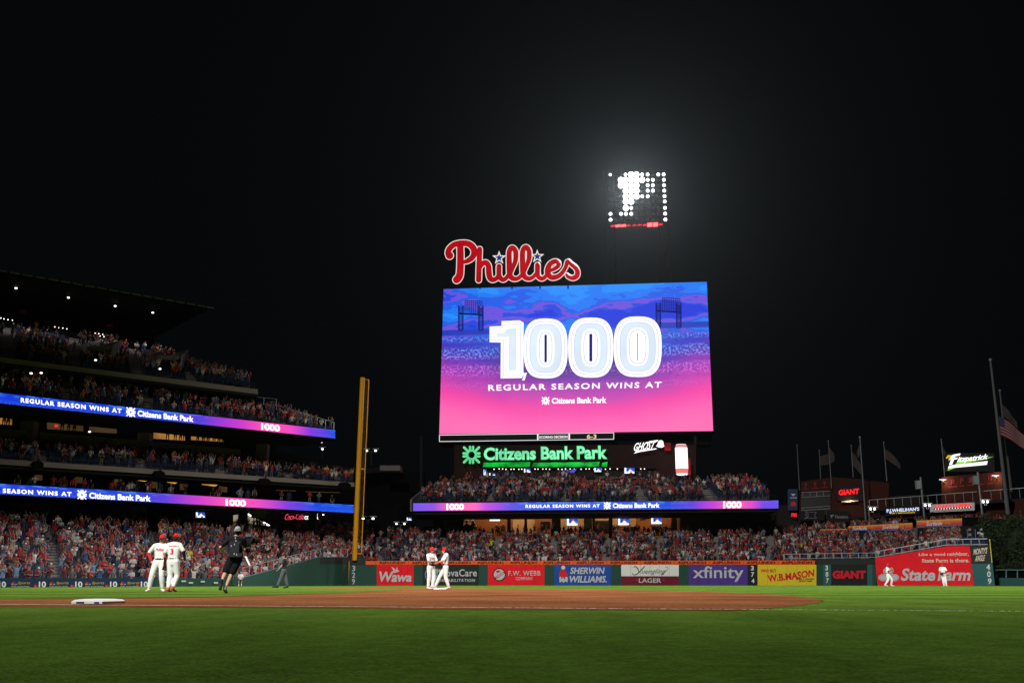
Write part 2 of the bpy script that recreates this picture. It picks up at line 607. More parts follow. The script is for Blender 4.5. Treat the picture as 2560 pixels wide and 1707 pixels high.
def head_parts(J, look=(0, -1, 0)):
    h = J['head']; lk = Vector(look).normalized()
    sd = lk.cross(Vector((0, 0, 1))).normalized()
    ps = [cone_rings(h + Vector((0, 0, -0.005)) - lk * 0.012, h + Vector((0, 0, 0.045)) - lk * 0.018, 0.078, 0.080, 12, 1.15, sd),
          cone_rings(h + lk * 0.035 + Vector((0, 0, -0.085)), h + lk * 0.02 + Vector((0, 0, 0.0)), 0.046, 0.066, 10, 1.0, sd),
          cone_rings(J['neck'] - Vector((0, 0, 0.04)), h - lk * 0.015 - Vector((0, 0, 0.04)), 0.062, 0.055, 10),
          cone_rings(h + lk * 0.085 + Vector((0, 0, 0.01)), h + lk * 0.105 + Vector((0, 0, -0.025)), 0.010, 0.016, 6)]
    for s_ in (-1, 1):
        ps.append(cone_rings(h + sd * 0.082 * s_ + Vector((0, 0, -0.025)), h + sd * 0.084 * s_ + Vector((0, 0, 0.02)), 0.014, 0.018, 6, 0.6))
    return ps


# ---- crowd figure variants (low detail, many poses)
def pose(name, rg):
    j = lambda a: rg.uniform(-a, a)
    K = {}
    lean = j(0.04)
    K['head'] = (lean + j(0.02), -0.02 + j(0.02), 1.655)
    K['neck'] = (lean * 0.7, 0.01, 1.50)
    if name == 'clapping':
        K.update(elL=(0.25 + j(.03), -0.06, 1.17 + j(.04)), wrL=(0.05, -0.30, 1.24 + j(.08)), elR=(-0.25 + j(.03), -0.06, 1.17), wrR=(-0.05, -0.30, 1.26 + j(.08)))
    elif name == 'both arms raised':
        K.update(elL=(0.30, -0.05, 1.66 + j(.05)), wrL=(0.20 + j(.1), -0.10, 1.93), elR=(-0.30, -0.05, 1.66), wrR=(-0.20 + j(.1), -0.10, 1.93))
    elif name == 'one arm raised':
        K.update(elL=(0.28, -0.06, 1.68), wrL=(0.30 + j(.1), -0.12, 1.94))
    elif name == 'holding up a phone':
        K.update(elL=(0.23, -0.20, 1.32), wrL=(0.08, -0.34, 1.60), elR=(-0.23, -0.20, 1.32), wrR=(-0.06, -0.34, 1.60))
    elif name == 'hands on hips':
        K.update(elL=(0.38, 0.05, 1.20), wrL=(0.20, -0.03, 1.02), elR=(-0.38, 0.05, 1.20), wrR=(-0.20, -0.03, 1.02))
    elif name == 'clapping overhead':
        K.update(elL=(0.26, -0.08, 1.70), wrL=(0.05, -0.14, 1.92), elR=(-0.26, -0.08, 1.70), wrR=(-0.05, -0.14, 1.92))
    elif name == 'sitting':
        pass
    return K


POSES = ['clapping', 'both arms raised', 'one arm raised', 'holding up a phone', 'hands on hips', 'clapping overhead', 'arms at the sides']
PROB = [0.34, 0.08, 0.07, 0.13, 0.06, 0.09, 0.23]


def crowd_bones(name, rg, female=False):
    J = skeleton(**pose(name, rg))
    sw = 0.9 if female else 1.0
    B = []  # (p0,p1,r0,r1,flat,matkey)
    B.append((J['pelvis'] + Vector((0, 0, .02)), J['chest'], 0.15 * sw, 0.19 * sw, 0.62, 0))
    B.append((J['shR'] * sw * 0.8 + Vector((0, 0, 1.44)) * (1 - 0.8 * sw), J['shL'] * sw * 0.8 + Vector((0, 0, 1.44)) * (1 - 0.8 * sw), 0.075, 0.075, 1.0, 0))
    for s in 'LR':
        B.append((J['hip' + s], J['knee' + s], 0.10, 0.068, 1.0, 2))
        B.append((J['knee' + s], J['ank' + s], 0.062, 0.045, 1.0, 1 if rg.random() < 0.25 else 2))
        m_ = J['sh' + s].lerp(J['el' + s], 0.75)
        B.append((J['sh' + s], m_, 0.062, 0.055, 1.0, 0))
        B.append((m_, J['el' + s], 0.045, 0.042, 1.0, 1))
        B.append((J['el' + s], J['wr' + s], 0.042, 0.03, 1.0, 1))
        d = (J['wr' + s] - J['el' + s]).normalized()
        B.append((J['wr' + s] + d * 0.01, J['wr' + s] + d * 0.10, 0.036, 0.03, 0.6, 1))
    h = J['head']
    B.append((J['neck'] - Vector((0, 0, .03)), h, 0.055, 0.06, 1.0, 1))
    B.append((h - Vector((0, 0.0, .045)), h + Vector((0, 0, .03)), 0.078, 0.085, 1.1, 1))
    hat = rg.random() < 0.62
    B.append((h + Vector((0, 0.012, .035)), h + Vector((0, 0.016, .075)), 0.096, 0.082, 1.1, 3))
    if hat:
        B.append((h + Vector((0, -0.10, .045)), h + Vector((0, -0.155, .038)), 0.062, 0.05, 0.2, 3))
    elif female:
        B.append((h + Vector((0, 0.05, .03)), h + Vector((0, 0.07, -.16)), 0.085, 0.06, 0.6, 3))
    return B, hat


def bones_lowpoly(B, n=6):
    V = []; Fc = []; mk = []
    for p0, p1, r0, r1, fl, mkey in B:
        d = (p1 - p0); L = d.length; d.normalize()
        side = Vector((1, 0, 0)) if abs(d.x) < 0.8 else Vector((0, 0, 1))
        x = (side - d * side.dot(d)).normalized(); y = d.cross(x)
        k = len(V)
        for s_, r_ in ((-0.6 * r0, r0 * 0.55), (0.15 * L, r0), (0.9 * L, r1), (L + 0.6 * r1, r1 * 0.55)):
            for i in range(n):
                t = 2 * math.pi * i / n
                V.append(p0 + d * s_ + x * (r_ * math.cos(t)) + y * (r_ * fl * math.sin(t)))
        for q in range(3):
            for i in range(n):
                j = (i + 1) % n
                Fc.append((k + q * n + i, k + q * n + j, k + (q + 1) * n + j, k + (q + 1) * n + i)); mk.append(mkey)
        Fc.append(tuple(k + i for i in range(n - 1, -1, -1))); mk.append(mkey)
        Fc.append(tuple(k + 3 * n + i for i in range(n))); mk.append(mkey)
    return V, Fc, mk


def seg_mat(fs, vs, B):
    P0 = np.array([b[0] for b in B]); P1 = np.array([b[1] for b in B]); Rr = np.array([(b[2] + b[3]) / 2 for b in B])
    Dv = P1 - P0; LL = (Dv ** 2).sum(1)
    C_ = np.array([sum((vs[i] for i in f), Vector()) / len(f) for f in fs])
    t = np.clip(((C_[:, None, :] - P0[None]) * Dv[None]).sum(2) / LL[None], 0, 1)
    q = P0[None] + t[..., None] * Dv[None]
    dist = np.linalg.norm(C_[:, None, :] - q, axis=2) / Rr[None]
    return np.array([b[5] for b in B])[dist.argmin(1)]


SHIRTS = [('white', (0.50, 0.46, 0.44), .19), ('cream', (0.40, 0.34, 0.28), .05), ('red', (0.36, 0.016, 0.022), .22), ('dark red', (0.13, 0.01, 0.016), .17),
          ('grey', (0.09, 0.09, 0.10), .11), ('navy', (0.03, 0.045, 0.10), .07), ('light blue', (0.14, 0.24, 0.40), .045), ('blue', (0.035, 0.08, 0.22), .04),
          ('black', (0.012, 0.012, 0.014), .14), ('orange', (0.55, 0.14, 0.03), .015), ('pink', (0.62, 0.28, 0.30), .02), ('yellow', (0.55, 0.5, 0.03), .006)]
HATS = [('red', (0.45, 0.02, 0.03)), ('white', (0.5, 0.5, 0.48)), ('navy', (0.02, 0.03, 0.09)), ('dark', (0.03, 0.025, 0.025)), ('brown', (0.09, 0.05, 0.03))]
SKINS = [(0.36, 0.20, 0.135), (0.32, 0.17, 0.11), (0.40, 0.23, 0.16), (0.22, 0.11, 0.07), (0.10, 0.05, 0.03)]
PANTS = [(0.02, 0.03, 0.06), (0.035, 0.035, 0.04), (0.14, 0.12, 0.09), (0.012, 0.012, 0.014), (0.05, 0.07, 0.12)]


def pickw(rg, L):
    x = rg.random() * sum(a[2] for a in L)
    for a in L:
        x -= a[2]
        if x <= 0: return a
    return L[-1]


def attr_mat(name, attr, rough=0.75):
    m, n, l, b = newmat(name)
    at = n.new("ShaderNodeAttribute"); at.attribute_name = attr
    ns = n.new("ShaderNodeTexNoise"); ns.inputs["Scale"].default_value = 9
    tc = n.new("ShaderNodeTexCoord"); l.new(tc.outputs["Object"], ns.inputs["Vector"])
    mr = n.new("ShaderNodeMapRange"); mr.inputs["To Min"].default_value = 0.45; mr.inputs["To Max"].default_value = 1.4
    l.new(ns.outputs["Fac"], mr.inputs["Value"])
    vm = n.new("ShaderNodeVectorMath"); vm.operation = 'SCALE'
    l.new(at.outputs["Color"], vm.inputs[0]); l.new(mr.outputs["Result"], vm.inputs["Scale"])
    l.new(vm.outputs["Vector"], b.inputs["Base Color"])
    b.inputs["Roughness"].default_value = rough
    b.inputs["Specular IOR Level"].default_value = 0.2
    return m


def objcol_mat(name, rough=0.75):
    m, n, l, b = newmat(name)
    oi = n.new("ShaderNodeObjectInfo")
    ns = n.new("ShaderNodeTexNoise"); ns.inputs["Scale"].default_value = 9
    tc = n.new("ShaderNodeTexCoord"); l.new(tc.outputs["Object"], ns.inputs["Vector"])
    mr = n.new("ShaderNodeMapRange"); mr.inputs["To Min"].default_value = 0.65; mr.inputs["To Max"].default_value = 1.3
    l.new(ns.outputs["Fac"], mr.inputs["Value"])
    vm = n.new("ShaderNodeVectorMath"); vm.operation = 'SCALE'
    l.new(oi.outputs["Color"], vm.inputs[0]); l.new(mr.outputs["Result"], vm.inputs["Scale"])
    l.new(vm.outputs["Vector"], b.inputs["Base Color"])
    b.inputs["Roughness"].default_value = rough
    return m


def ramp_mat(name, cols, rough=0.7):
    m, n, l, b = newmat(name)
    oi = n.new("ShaderNodeObjectInfo")
    rp = n.new("ShaderNodeValToRGB"); rp.color_ramp.interpolation = 'CONSTANT'
    e = rp.color_ramp.elements
    e[0].position = 0; e[0].color = (*cols[0], 1)
    e[1].position = 1 / len(cols); e[1].color = (*cols[1], 1)
    for i in range(2, len(cols)):
        x = e.new(i / len(cols)); x.color = (*cols[i], 1)
    l.new(oi.outputs["Random"], rp.inputs["Fac"]); l.new(rp.outputs["Color"], b.inputs["Base Color"])
    b.inputs["Roughness"].default_value = rough
    return m


M['shirt'] = objcol_mat('shirt_cloth')
M['skins'] = ramp_mat('skin_tones', SKINS[:4], 0.6)
M['pants'] = ramp_mat('trouser_cloth', PANTS)
M['crowd'] = attr_mat('crowd_clothing', 'tint')
M['hair_brown'] = mat('hair_brown', (0.06, 0.035, 0.02), 0.6, 0.3, 20)
for nm, cc in HATS[:4]:
    M['hat_' + nm] = mat('hat_' + nm, cc, 0.7, 0.1, 10)

rg0 = random.Random(11)
LOW = []      # crowd variants for the mass: (V array, faces, part key)
for i in range(26):
    pn = POSES[i % len(POSES)]
    fem = i % 3 == 0
    B, hat = crowd_bones(pn, rg0, fem)
    V, Fc, mk = bones_lowpoly(B, 5)
    LOW.append((np.array([tuple(v) for v in V], np.float32), Fc, mk, pn, hat))
LOWBY = {p: [i for i, x in enumerate(LOW) if x[3] == p] for p in POSES}

VAR = {}      # individual spectators: (pose, headwear) -> mesh
for pi, pn in enumerate(POSES):
    for hn in ('red', 'white', 'navy', 'bare'):
        rgv = random.Random(100 + pi * 7 + len(hn))
        for _ in range(20):
            B, hat = crowd_bones(pn, rgv, hn == 'bare' and pi % 2 == 0)
            if hat == (hn != 'bare'): break
        parts = []
        for p0, p1, r0, r1, fl, mkey in B:
            parts.append(cone_rings(p0, p1, r0 * 0.98, r1 * 0.98, 8, fl, Vector((1, 0, 0)) if abs((p1 - p0).normalized().x) < 0.8 else Vector((0, 0, 1))))
        vs, fs = voxel(parts, 0.026, 0.3, 1)
        mi = seg_mat(fs, vs, B)
        me = bpy.data.meshes.new('spectator_' + pn.replace(' ', '_'))
        me.from_pydata([tuple(v) for v in vs], [], fs)
        for m_ in (M['shirt'], M['skins'], M['pants'], M['hair_brown'] if hn == 'bare' else M['hat_' + hn]): me.materials.append(m_)
        me.polygons.foreach_set("material_index", [int(x) for x in mi])
        me.polygons.foreach_set("use_smooth", [True] * len(me.polygons))
        VAR[(pn, hn)] = me

CROWD = []       # collected people: (pos, yaw, height, posename, shirt, hat, region, rowinfo)
# ------------------------------------------------------------------ ground
def grass_material():
    m, n, l, b = newmat('mown_grass')
    tc = n.new("ShaderNodeTexCoord")
    sx = n.new("ShaderNodeSeparateXYZ"); l.new(tc.outputs["Object"], sx.inputs[0])
    # mowing stripes running across the outfield
    mp = n.new("ShaderNodeMapping"); mp.inputs["Rotation"].default_value = (0, 0, R(4))
    l.new(tc.outputs["Object"], mp.inputs["Vector"])
    wv = n.new("ShaderNodeTexWave"); wv.bands_direction = 'Y'; wv.inputs["Scale"].default_value = 0.062
    wv.inputs["Distortion"].default_value = 0.5; wv.inputs["Detail"].default_value = 1
    l.new(mp.outputs["Vector"], wv.inputs["Vector"])
    rp = n.new("ShaderNodeValToRGB"); rp.color_ramp.elements[0].position = 0.35; rp.color_ramp.elements[1].position = 0.65
    rp.color_ramp.elements[0].color = (0.058, 0.104, 0.013, 1); rp.color_ramp.elements[1].color = (0.090, 0.150, 0.021, 1)
    sm = n.new("ShaderNodeMapRange"); sm.inputs["From Min"].default_value = 17; sm.inputs["From Max"].default_value = 30; sm.inputs["To Min"].default_value = 0.0; sm.inputs["To Max"].default_value = 1.0
    l.new(sx.outputs["Y"], sm.inputs["Value"])
    wm = n.new("ShaderNodeMix"); wm.inputs["A"].default_value = 0.5
    l.new(sm.outputs[0], wm.inputs["Factor"]); l.new(wv.outputs["Fac"], wm.inputs["B"])
    l.new(wm.outputs["Result"], rp.inputs["Fac"])
    # blades and patches stretched
    mp2 = n.new("ShaderNodeMapping"); mp2.inputs["Scale"].default_value = (1, 0.35, 1)
    l.new(tc.outputs["Object"], mp2.inputs["Vector"])
    n1 = n.new("ShaderNodeTexNoise"); n1.inputs["Scale"].default_value = 1.1; n1.inputs["Detail"].default_value = 8; n1.inputs["Roughness"].default_value = 0.7
    l.new(mp2.outputs["Vector"], n1.inputs["Vector"])
    n2 = n.new("ShaderNodeTexNoise"); n2.inputs["Scale"].default_value = 45; n2.inputs["Detail"].default_value = 3
    l.new(tc.outputs["Object"], n2.inputs["Vector"])
    n3 = n.new("ShaderNodeTexNoise"); n3.inputs["Scale"].default_value = 8; n3.inputs["Detail"].default_value = 6; n3.inputs["Roughness"].default_value = 0.75
    l.new(tc.outputs["Object"], n3.inputs["Vector"])
    ad0 = n.new("ShaderNodeMath"); ad0.operation = 'ADD'; l.new(n1.outputs["Fac"], ad0.inputs[0]); l.new(n2.outputs["Fac"], ad0.inputs[1])
    ad = n.new("ShaderNodeMath"); ad.operation = 'ADD'; l.new(ad0.outputs[0], ad.inputs[0]); l.new(n3.outputs["Fac"], ad.inputs[1])
    mr = n.new("ShaderNodeMapRange"); mr.inputs["From Min"].default_value = 1.15; mr.inputs["From Max"].default_value = 1.85
    mr.inputs["To Min"].default_value = 0.5; mr.inputs["To Max"].default_value = 1.6
    l.new(ad.outputs[0], mr.inputs["Value"])
    vm = n.new("ShaderNodeVectorMath"); vm.operation = 'SCALE'
    l.new(rp.outputs["Color"], vm.inputs[0]); l.new(mr.outputs["Result"], vm.inputs["Scale"])
    l.new(vm.outputs["Vector"], b.inputs["Base Color"])
    b.inputs["Roughness"].default_value = 1.0; b.inputs["Specular IOR Level"].default_value = 0.0
    bp = n.new("ShaderNodeBump"); bp.inputs["Strength"].default_value = 0.5; bp.inputs["Distance"].default_value = 0.03
    l.new(n2.outputs["Fac"], bp.inputs["Height"]); l.new(bp.outputs["Normal"], b.inputs["Normal"])
    return m


def dirt_material():
    m, n, l, b = newmat('infield_dirt')
    tc = n.new("ShaderNodeTexCoord")
    n1 = n.new("ShaderNodeTexNoise"); n1.inputs["Scale"].default_value = 0.35; n1.inputs["Detail"].default_value = 7
    l.new(tc.outputs["Object"], n1.inputs["Vector"])
    n2 = n.new("ShaderNodeTexNoise"); n2.inputs["Scale"].default_value = 14; n2.inputs["Detail"].default_value = 5
    l.new(tc.outputs["Object"], n2.inputs["Vector"])
    ad = n.new("ShaderNodeMath"); ad.operation = 'ADD'; l.new(n1.outputs["Fac"], ad.inputs[0]); l.new(n2.outputs["Fac"], ad.inputs[1])
    rp = n.new("ShaderNodeValToRGB")
    rp.color_ramp.elements[0].position = 0.36; rp.color_ramp.elements[1].position = 0.64
    rp.color_ramp.elements[0].color = (0.105, 0.036, 0.014, 1); rp.color_ramp.elements[1].color = (0.285, 0.107, 0.045, 1)
    hf = n.new("ShaderNodeMath"); hf.operation = 'MULTIPLY'; hf.inputs[1].default_value = 0.5
    l.new(ad.outputs[0], hf.inputs[0]); l.new(hf.outputs[0], rp.inputs["Fac"])
    # cleat marks
    v = n.new("ShaderNodeTexVoronoi"); v.inputs["Scale"].default_value = 1.6
    l.new(tc.outputs["Object"], v.inputs["Vector"])
    mr = n.new("ShaderNodeMapRange"); mr.inputs["From Min"].default_value = 0.05; mr.inputs["From Max"].default_value = 0.16
    mr.inputs["To Min"].default_value = 0.6; mr.inputs["To Max"].default_value = 1.0
    l.new(v.outputs["Distance"], mr.inputs["Value"])
    vm = n.new("ShaderNodeVectorMath"); vm.operation = 'SCALE'
    l.new(rp.outputs["Color"], vm.inputs[0]); l.new(mr.outputs["Result"], vm.inputs["Scale"])
    l.new(vm.outputs["Vector"], b.inputs["Base Color"])
    b.inputs["Roughness"].default_value = 1.0; b.inputs["Specular IOR Level"].default_value = 0.0
    bp = n.new("ShaderNodeBump"); bp.inputs["Strength"].default_value = 0.6; bp.inputs["Distance"].default_value = 0.02
    l.new(n2.outputs["Fac"], bp.inputs["Height"]); l.new(bp.outputs["Normal"], b.inputs["Normal"])
    return m


M['grass'] = grass_material()
M['dirt'] = dirt_material()
M['asphalt'] = mat('ground_dark', (0.03, 0.035, 0.03), 0.9, 0.3, 0.2)
M['chalk'] = mat('chalk', (0.7, 0.68, 0.64), 0.9, 0.25, 8)

g = link_mesh('ground', [(-1500, -600, -0.6), (1500, -600, -0.6), (1500, 1500, -0.6), (-1500, 1500, -0.6)], [(0, 1, 2, 3)], M['asphalt'])
tag(g, 'dark ground around and beneath the ballpark', kind='structure')
fld = [(-75, -20), (75, -20), (90, 60), (75, 119.5), (-22, 118.5), (-23.8, 110), (-27.5, 93.3), (-38.4, 65.3)]
g = link_mesh('grass_field', [(x, y, 0) for x, y in fld], [tuple(range(len(fld)))], M['grass'])
tag(g, 'mown green outfield and foul territory grass', kind='structure')


def sheet(name, pts, z, m, label):
    o = link_mesh(name, [(p[0], p[1], z) for p in pts], [tuple(range(len(pts)))], m)
    return tag(o, label, kind='structure')


arc = [G(2056, 1502), G(2040, 1496.5), G(2000, 1491), G(1950, 1487), G(1900, 1483.8), G(1820, 1480.6), G(1720, 1477.6), G(1600, 1475), G(1460, 1472.6), G(1300, 1471), G(1100, 1469.6), G(930, 1468.6), G(860, 1467.6)]
low_ = [G(860, 1470.0), G(700, 1467.8), G(460, 1466.8), G(460, 1464.9), G(860, 1465.8)]
# infield skin: smooth arc behind second base, then down the right field side to the foul line
skin = [G(1850, 1526), G(1935, 1519), G(2000, 1512), G(2040, 1507)] + arc
skin2 = skin + [G(600, 1468.5), G(440, 1471), G(0, 1478), G(-400, 1484), G(-400, 1513), G(0, 1515.5), G(600, 1519), G(1300, 1524)]
cs = catmull([(p.x, p.y) for p in skin], 14)
sheet('infield_dirt', [Vector((p[0] + random.Random(int(p[0] * 977)).uniform(-.05, .05), p[1] + random.Random(int(p[1] * 733)).uniform(-.10, .10), 0)) for p in cs] + [G(600, 1468.5), G(440, 1471), G(0, 1478), G(-400, 1484), G(-400, 1513), G(0, 1515.5), G(600, 1518.5), G(1300, 1524)], 0.004, M['dirt'], 'smooth brown infield dirt with a rounded outfield edge')
inf = [G(1008, 1475.3), G(960, 1477.3), G(900, 1480), G(760, 1485), G(600, 1489.8), G(440, 1494.2), G(300, 1495.6), G(0, 1497), G(-500, 1498.5), G(-500, 1474), G(0, 1469.5), G(440, 1467.3), G(700, 1468.4), G(860, 1471.2), G(960, 1473.6)]
sheet('infield_grass', inf, 0.010, M['grass'], 'bright green infield grass ending in a sharp point')
# warning track along the left wall
wt = [G(900, 1464.6), G(640, 1464.2), G(420, 1467.0), G(300, 1468.2), G(0, 1470.3), G(0, 1472.5), G(440, 1467.9), G(900, 1465.5)]


# foul line: irregular chalk strip
la, lb = G(-200, 1510.8), G(2700, 1532)
n_ = 1100
V = []; Fc = []
rg = random.Random(5)
dv = (lb - la).normalized(); nv = Vector((-dv.y, dv.x, 0))
for i in range(n_ + 1):
    p = la.lerp(lb, i / n_)
    wd = 0.045 * (0.35 + 0.8 * rg.random()) * (1 if i / n_ < .66 else .75)
    V += [p - nv * wd + Vector((0, 0, 0.016)), p + nv * wd + Vector((0, 0, 0.016))]
for i in range(n_):
    fade = i / n_
    if rg.random() < (0.12 if fade < 0.66 else 0.40): continue
    Fc.append((2 * i, 2 * i + 2, 2 * i + 3, 2 * i + 1))
o = link_mesh('foul_line', V, Fc, M['chalk'])
tag(o, 'worn white chalk foul line across the dirt and grass', kind='structure')

def big_mesh(name, V, loops, starts, totals, mats):
    me = bpy.data.meshes.new(name)
    me.vertices.add(len(V)); me.vertices.foreach_set("co", np.ascontiguousarray(V, dtype=np.float32).ravel())
    me.loops.add(len(loops)); me.loops.foreach_set("vertex_index", np.asarray(loops, np.int32))
    me.polygons.add(len(starts)); me.polygons.foreach_set("loop_start", np.asarray(starts, np.int32))
    try: me.polygons.foreach_set("loop_total", np.asarray(totals, np.int32))
    except Exception: pass
    for m_ in mats: me.materials.append(m_)
    me.update(calc_edges=True); me.validate()
    o = bpy.data.objects.new(name, me); col.objects.link(o)
    return o


# ------------------------------------------------------------------ bases


def base(px, py, size, rot, label):
    p = G(px, py)
    e = empty('base', (p.x, p.y, 0.018), label, 'base', None)
    mb = MB()
    ca, sa = math.cos(rot), math.sin(rot)
    ring = []
    for k, (h, s_) in enumerate(((0.0, 0.5), (0.030, 0.5), (0.052, 0.44), (0.062, 0.28))):
        ring.append([Vector((p.x + size * s_ * (a * ca - b * sa), p.y + size * s_ * (a * sa + b * ca), 0.018 + h)) for a, b in ((-1, -1), (1, -1), (1, 1), (-1, 1))])
    mb.v = [v for r_ in ring for v in r_]
    for k in range(3):
        for i in range(4):
            j = (i + 1) % 4
            mb.f.append((k * 4 + i, k * 4 + j, k * 4 + 4 + j, k * 4 + 4 + i)); mb.m.append(0)
    mb.f.append((12, 13, 14, 15)); mb.m.append(0)
    mb.build('bag', M['white'], e)
    return e, p


be, bp_ = base(246, 1510.5, 0.50, R(-14), 'white square base bag with navy patches on the dirt by the foul line')
# navy patches on the visible side
M['navyprint'] = mat('navy_print', (0.03, 0.03, 0.16), 0.6, 0.1, 3)
ca, sa = math.cos(R(-14)), math.sin(R(-14))
for s0, s1 in ((-0.17, -0.04), (0.12, 0.20)):
    mb = MB()
    q = []
    for a, z in ((s0, 0.021), (s1, 0.021), (s1, 0.043), (s0, 0.043)):
        q.append(Vector((bp_.x + a * ca + 0.252 * sa, bp_.y + a * sa - 0.252 * ca, z)))
    mb.prism(q, Vector((-sa, ca, 0)) * 0.004).build('patch', M['navyprint'], be)
base(1100, 1473.6, 0.40, R(40), 'small white base bag between the two players in the middle of the dirt')

# ------------------------------------------------------------------ decks of seats
SEATV = []


def lerp(a, b, t): return a + (b - a) * t


class Deck:
    def __init__(s, pts_front, pts_back, rows):
        s.f = [Vector(p) for p in pts_front]; s.b = [Vector(p) for p in pts_back]; s.rows = rows
        s.len = [0]
        for i in range(len(s.f) - 1):
            s.len.append(s.len[-1] + ((s.f[i + 1] - s.f[i]).length + (s.b[i + 1] - s.b[i]).length) / 2)
        s.L = s.len[-1]

    def pt(s, u, t):
        d = u * s.L
        for i in range(len(s.f) - 1):
            if d <= s.len[i + 1] + 1e-6:
                k = (d - s.len[i]) / (s.len[i + 1] - s.len[i])
                break
        return lerp(lerp(s.f[i], s.f[i + 1], k), lerp(s.b[i], s.b[i + 1], k), t)

    def build(s, parent, aisles, name='seating_deck', seatlabel=None):
        mb = MB(); n = len(s.f)
        for r in range(s.rows):
            t0, t1 = r / s.rows, (r + 1) / s.rows
            for i in range(n - 1):
                a0 = lerp(s.f[i], s.b[i], t0); a1 = lerp(s.f[i], s.b[i], t1)
                b0 = lerp(s.f[i + 1], s.b[i + 1], t0); b1 = lerp(s.f[i + 1], s.b[i + 1], t1)
                za, zb = a0.z, b0.z
                pts = [Vector((a0.x, a0.y, za)), Vector((b0.x, b0.y, zb)), Vector((b1.x, b1.y, zb)), Vector((a1.x, a1.y, za))]
                k = len(mb.v)
                mb.v += pts; mb.f.append((k, k + 1, k + 2, k + 3)); mb.m.append(0)
                k = len(mb.v)
                mb.v += [pts[3], pts[2], b1, a1]; mb.f.append((k, k + 1, k + 2, k + 3)); mb.m.append(0)
        deck = mb.build(name, M['tread'], parent)
        # folding seats: one small back and pan each
        SV = []; SF = []
        for r in range(s.rows):
            t = (r + 0.62) / s.rows
            cnt = int(s.L / 0.56)
            for q in range(cnt):
                u = (q + 0.5) / cnt
                if any(abs(u - a) * s.L < 0.75 for a in aisles): continue
                p = s.pt(u, t); z = s.pt(u, r / s.rows).z
                dr = (s.pt(min(1, u + 0.01), t) - s.pt(max(0, u - 0.01), t)); dr.z = 0; dr.normalize()
                bk = Vector((-dr.y, dr.x, 0))
                if bk.y < 0: bk = -bk
                k = len(SV)
                a = Vector((p.x, p.y, z)) - dr * 0.22; b = Vector((p.x, p.y, z)) + dr * 0.22
                SV += [a + Vector((0, 0, 0.42)), b + Vector((0, 0, 0.42)), b + bk * 0.1 + Vector((0, 0, 0.86)), a + bk * 0.1 + Vector((0, 0, 0.86)),
                       a - bk * 0.12 + Vector((0, 0, 0.62)), b - bk * 0.12 + Vector((0, 0, 0.62))]
                SF += [(k, k + 1, k + 2, k + 3), (k, k + 1, k + 5, k + 4)]
        o = link_mesh('seats', SV, SF, M['seat'], parent)
        tag(o, seatlabel or 'rows of dark blue folding seats', kind='stuff')
        for a in aisles:
            mb = MB()
            for r in range(s.rows):
                p = s.pt(a, r / s.rows); p2 = s.pt(a, (r + 0.9) / s.rows)
                dr = (s.pt(min(1, a + 0.01), 0) - s.pt(max(0, a - 0.01), 0)); dr.z = 0; dr.normalize()
                mb.prism([p - dr * 0.55 + Vector((0, 0, .01)), p + dr * 0.55 + Vector((0, 0, .01)), Vector((p2.x, p2.y, p.z + .01)) + dr * 0.55, Vector((p2.x, p2.y, p.z + .01)) - dr * 0.55], (0, 0, 0.16))
            mb.build('aisle_steps', M['concrete'], parent)
        return deck

    def people(s, density, aisles, region, rgp, clump=0.5, yaw=0.0, rows=None, umin=0, umax=1, dim=None):
        for r in range(s.rows):
            if rows and r not in rows: continue
            t = (r + 0.35) / s.rows
            cnt = int(s.L / 0.56)
            run = 0
            for q in range(cnt):
                u = (q + 0.5 + rgp.uniform(-.2, .2)) / cnt
                if u < umin or u > umax: continue
                ais = any(abs(u - a) * s.L < 0.7 for a in aisles)
                fld_ = math.sin(u * s.L * 0.35 + r * 0.9 + len(region)) * math.sin(u * s.L * 0.13 + r * 0.4) 
                dn = density * (1 + clump * fld_) * (density_fn(region, u, r / s.rows))
                if ais: dn = 0.12
                if rgp.random() > dn: continue
                p = s.pt(u, t); z = s.pt(u, r / s.rows).z
                jy = rgp.uniform(-.28 if r else 0, .28)
                CROWD.append((Vector((p.x + rgp.uniform(-.1, .1), p.y + jy, z + jy * .2)), yaw + rgp.gauss(0, 0.35), region, r, u))


def density_fn(region, u, t):
    return 1.0


rgP = random.Random(21)

# ---- grandstand on the left (third base side)
gs = empty('grandstand', W(300, 1456, 100), 'three-level concrete grandstand full of fans rising on the left', 'grandstand')
gs.location.z = 0
F_ = [W(-150, 1448, 65), W(600, 1446, 93), W(800, 1398, 110), W(885, 1399, 118)]
B_ = [W(-150, 1300, 95), W(600, 1326, 119), W(800, 1330, 133), W(885, 1332, 142)]
F_d = [Vector((p.x - 0.3, p.y + 0.7, max(-0.35, p.z - 0.95))) for p in F_]
bowl = Deck(F_d, B_, 24)
AIS1 = [0.17, 0.36, 0.52, 0.69, 0.85]
bowl.build(gs, AIS1, 'lower_bowl', 'dark blue folding seats of the lower bowl')
bowl.people(0.50, AIS1, 'bowl', rgP, 0.45, yaw=0.35)

PL = Plane(0, 93, 881, 122)
PU = Plane(0, 92, 837, 118)
# back wall of concourse behind bowl (dark)
PB = Plane(-160, 100, 885, 147)
strip('concourse_wall', PB, -160, 1120, 1330, 885, 1190, 1335, 0.5, M['darkwall'], gs)
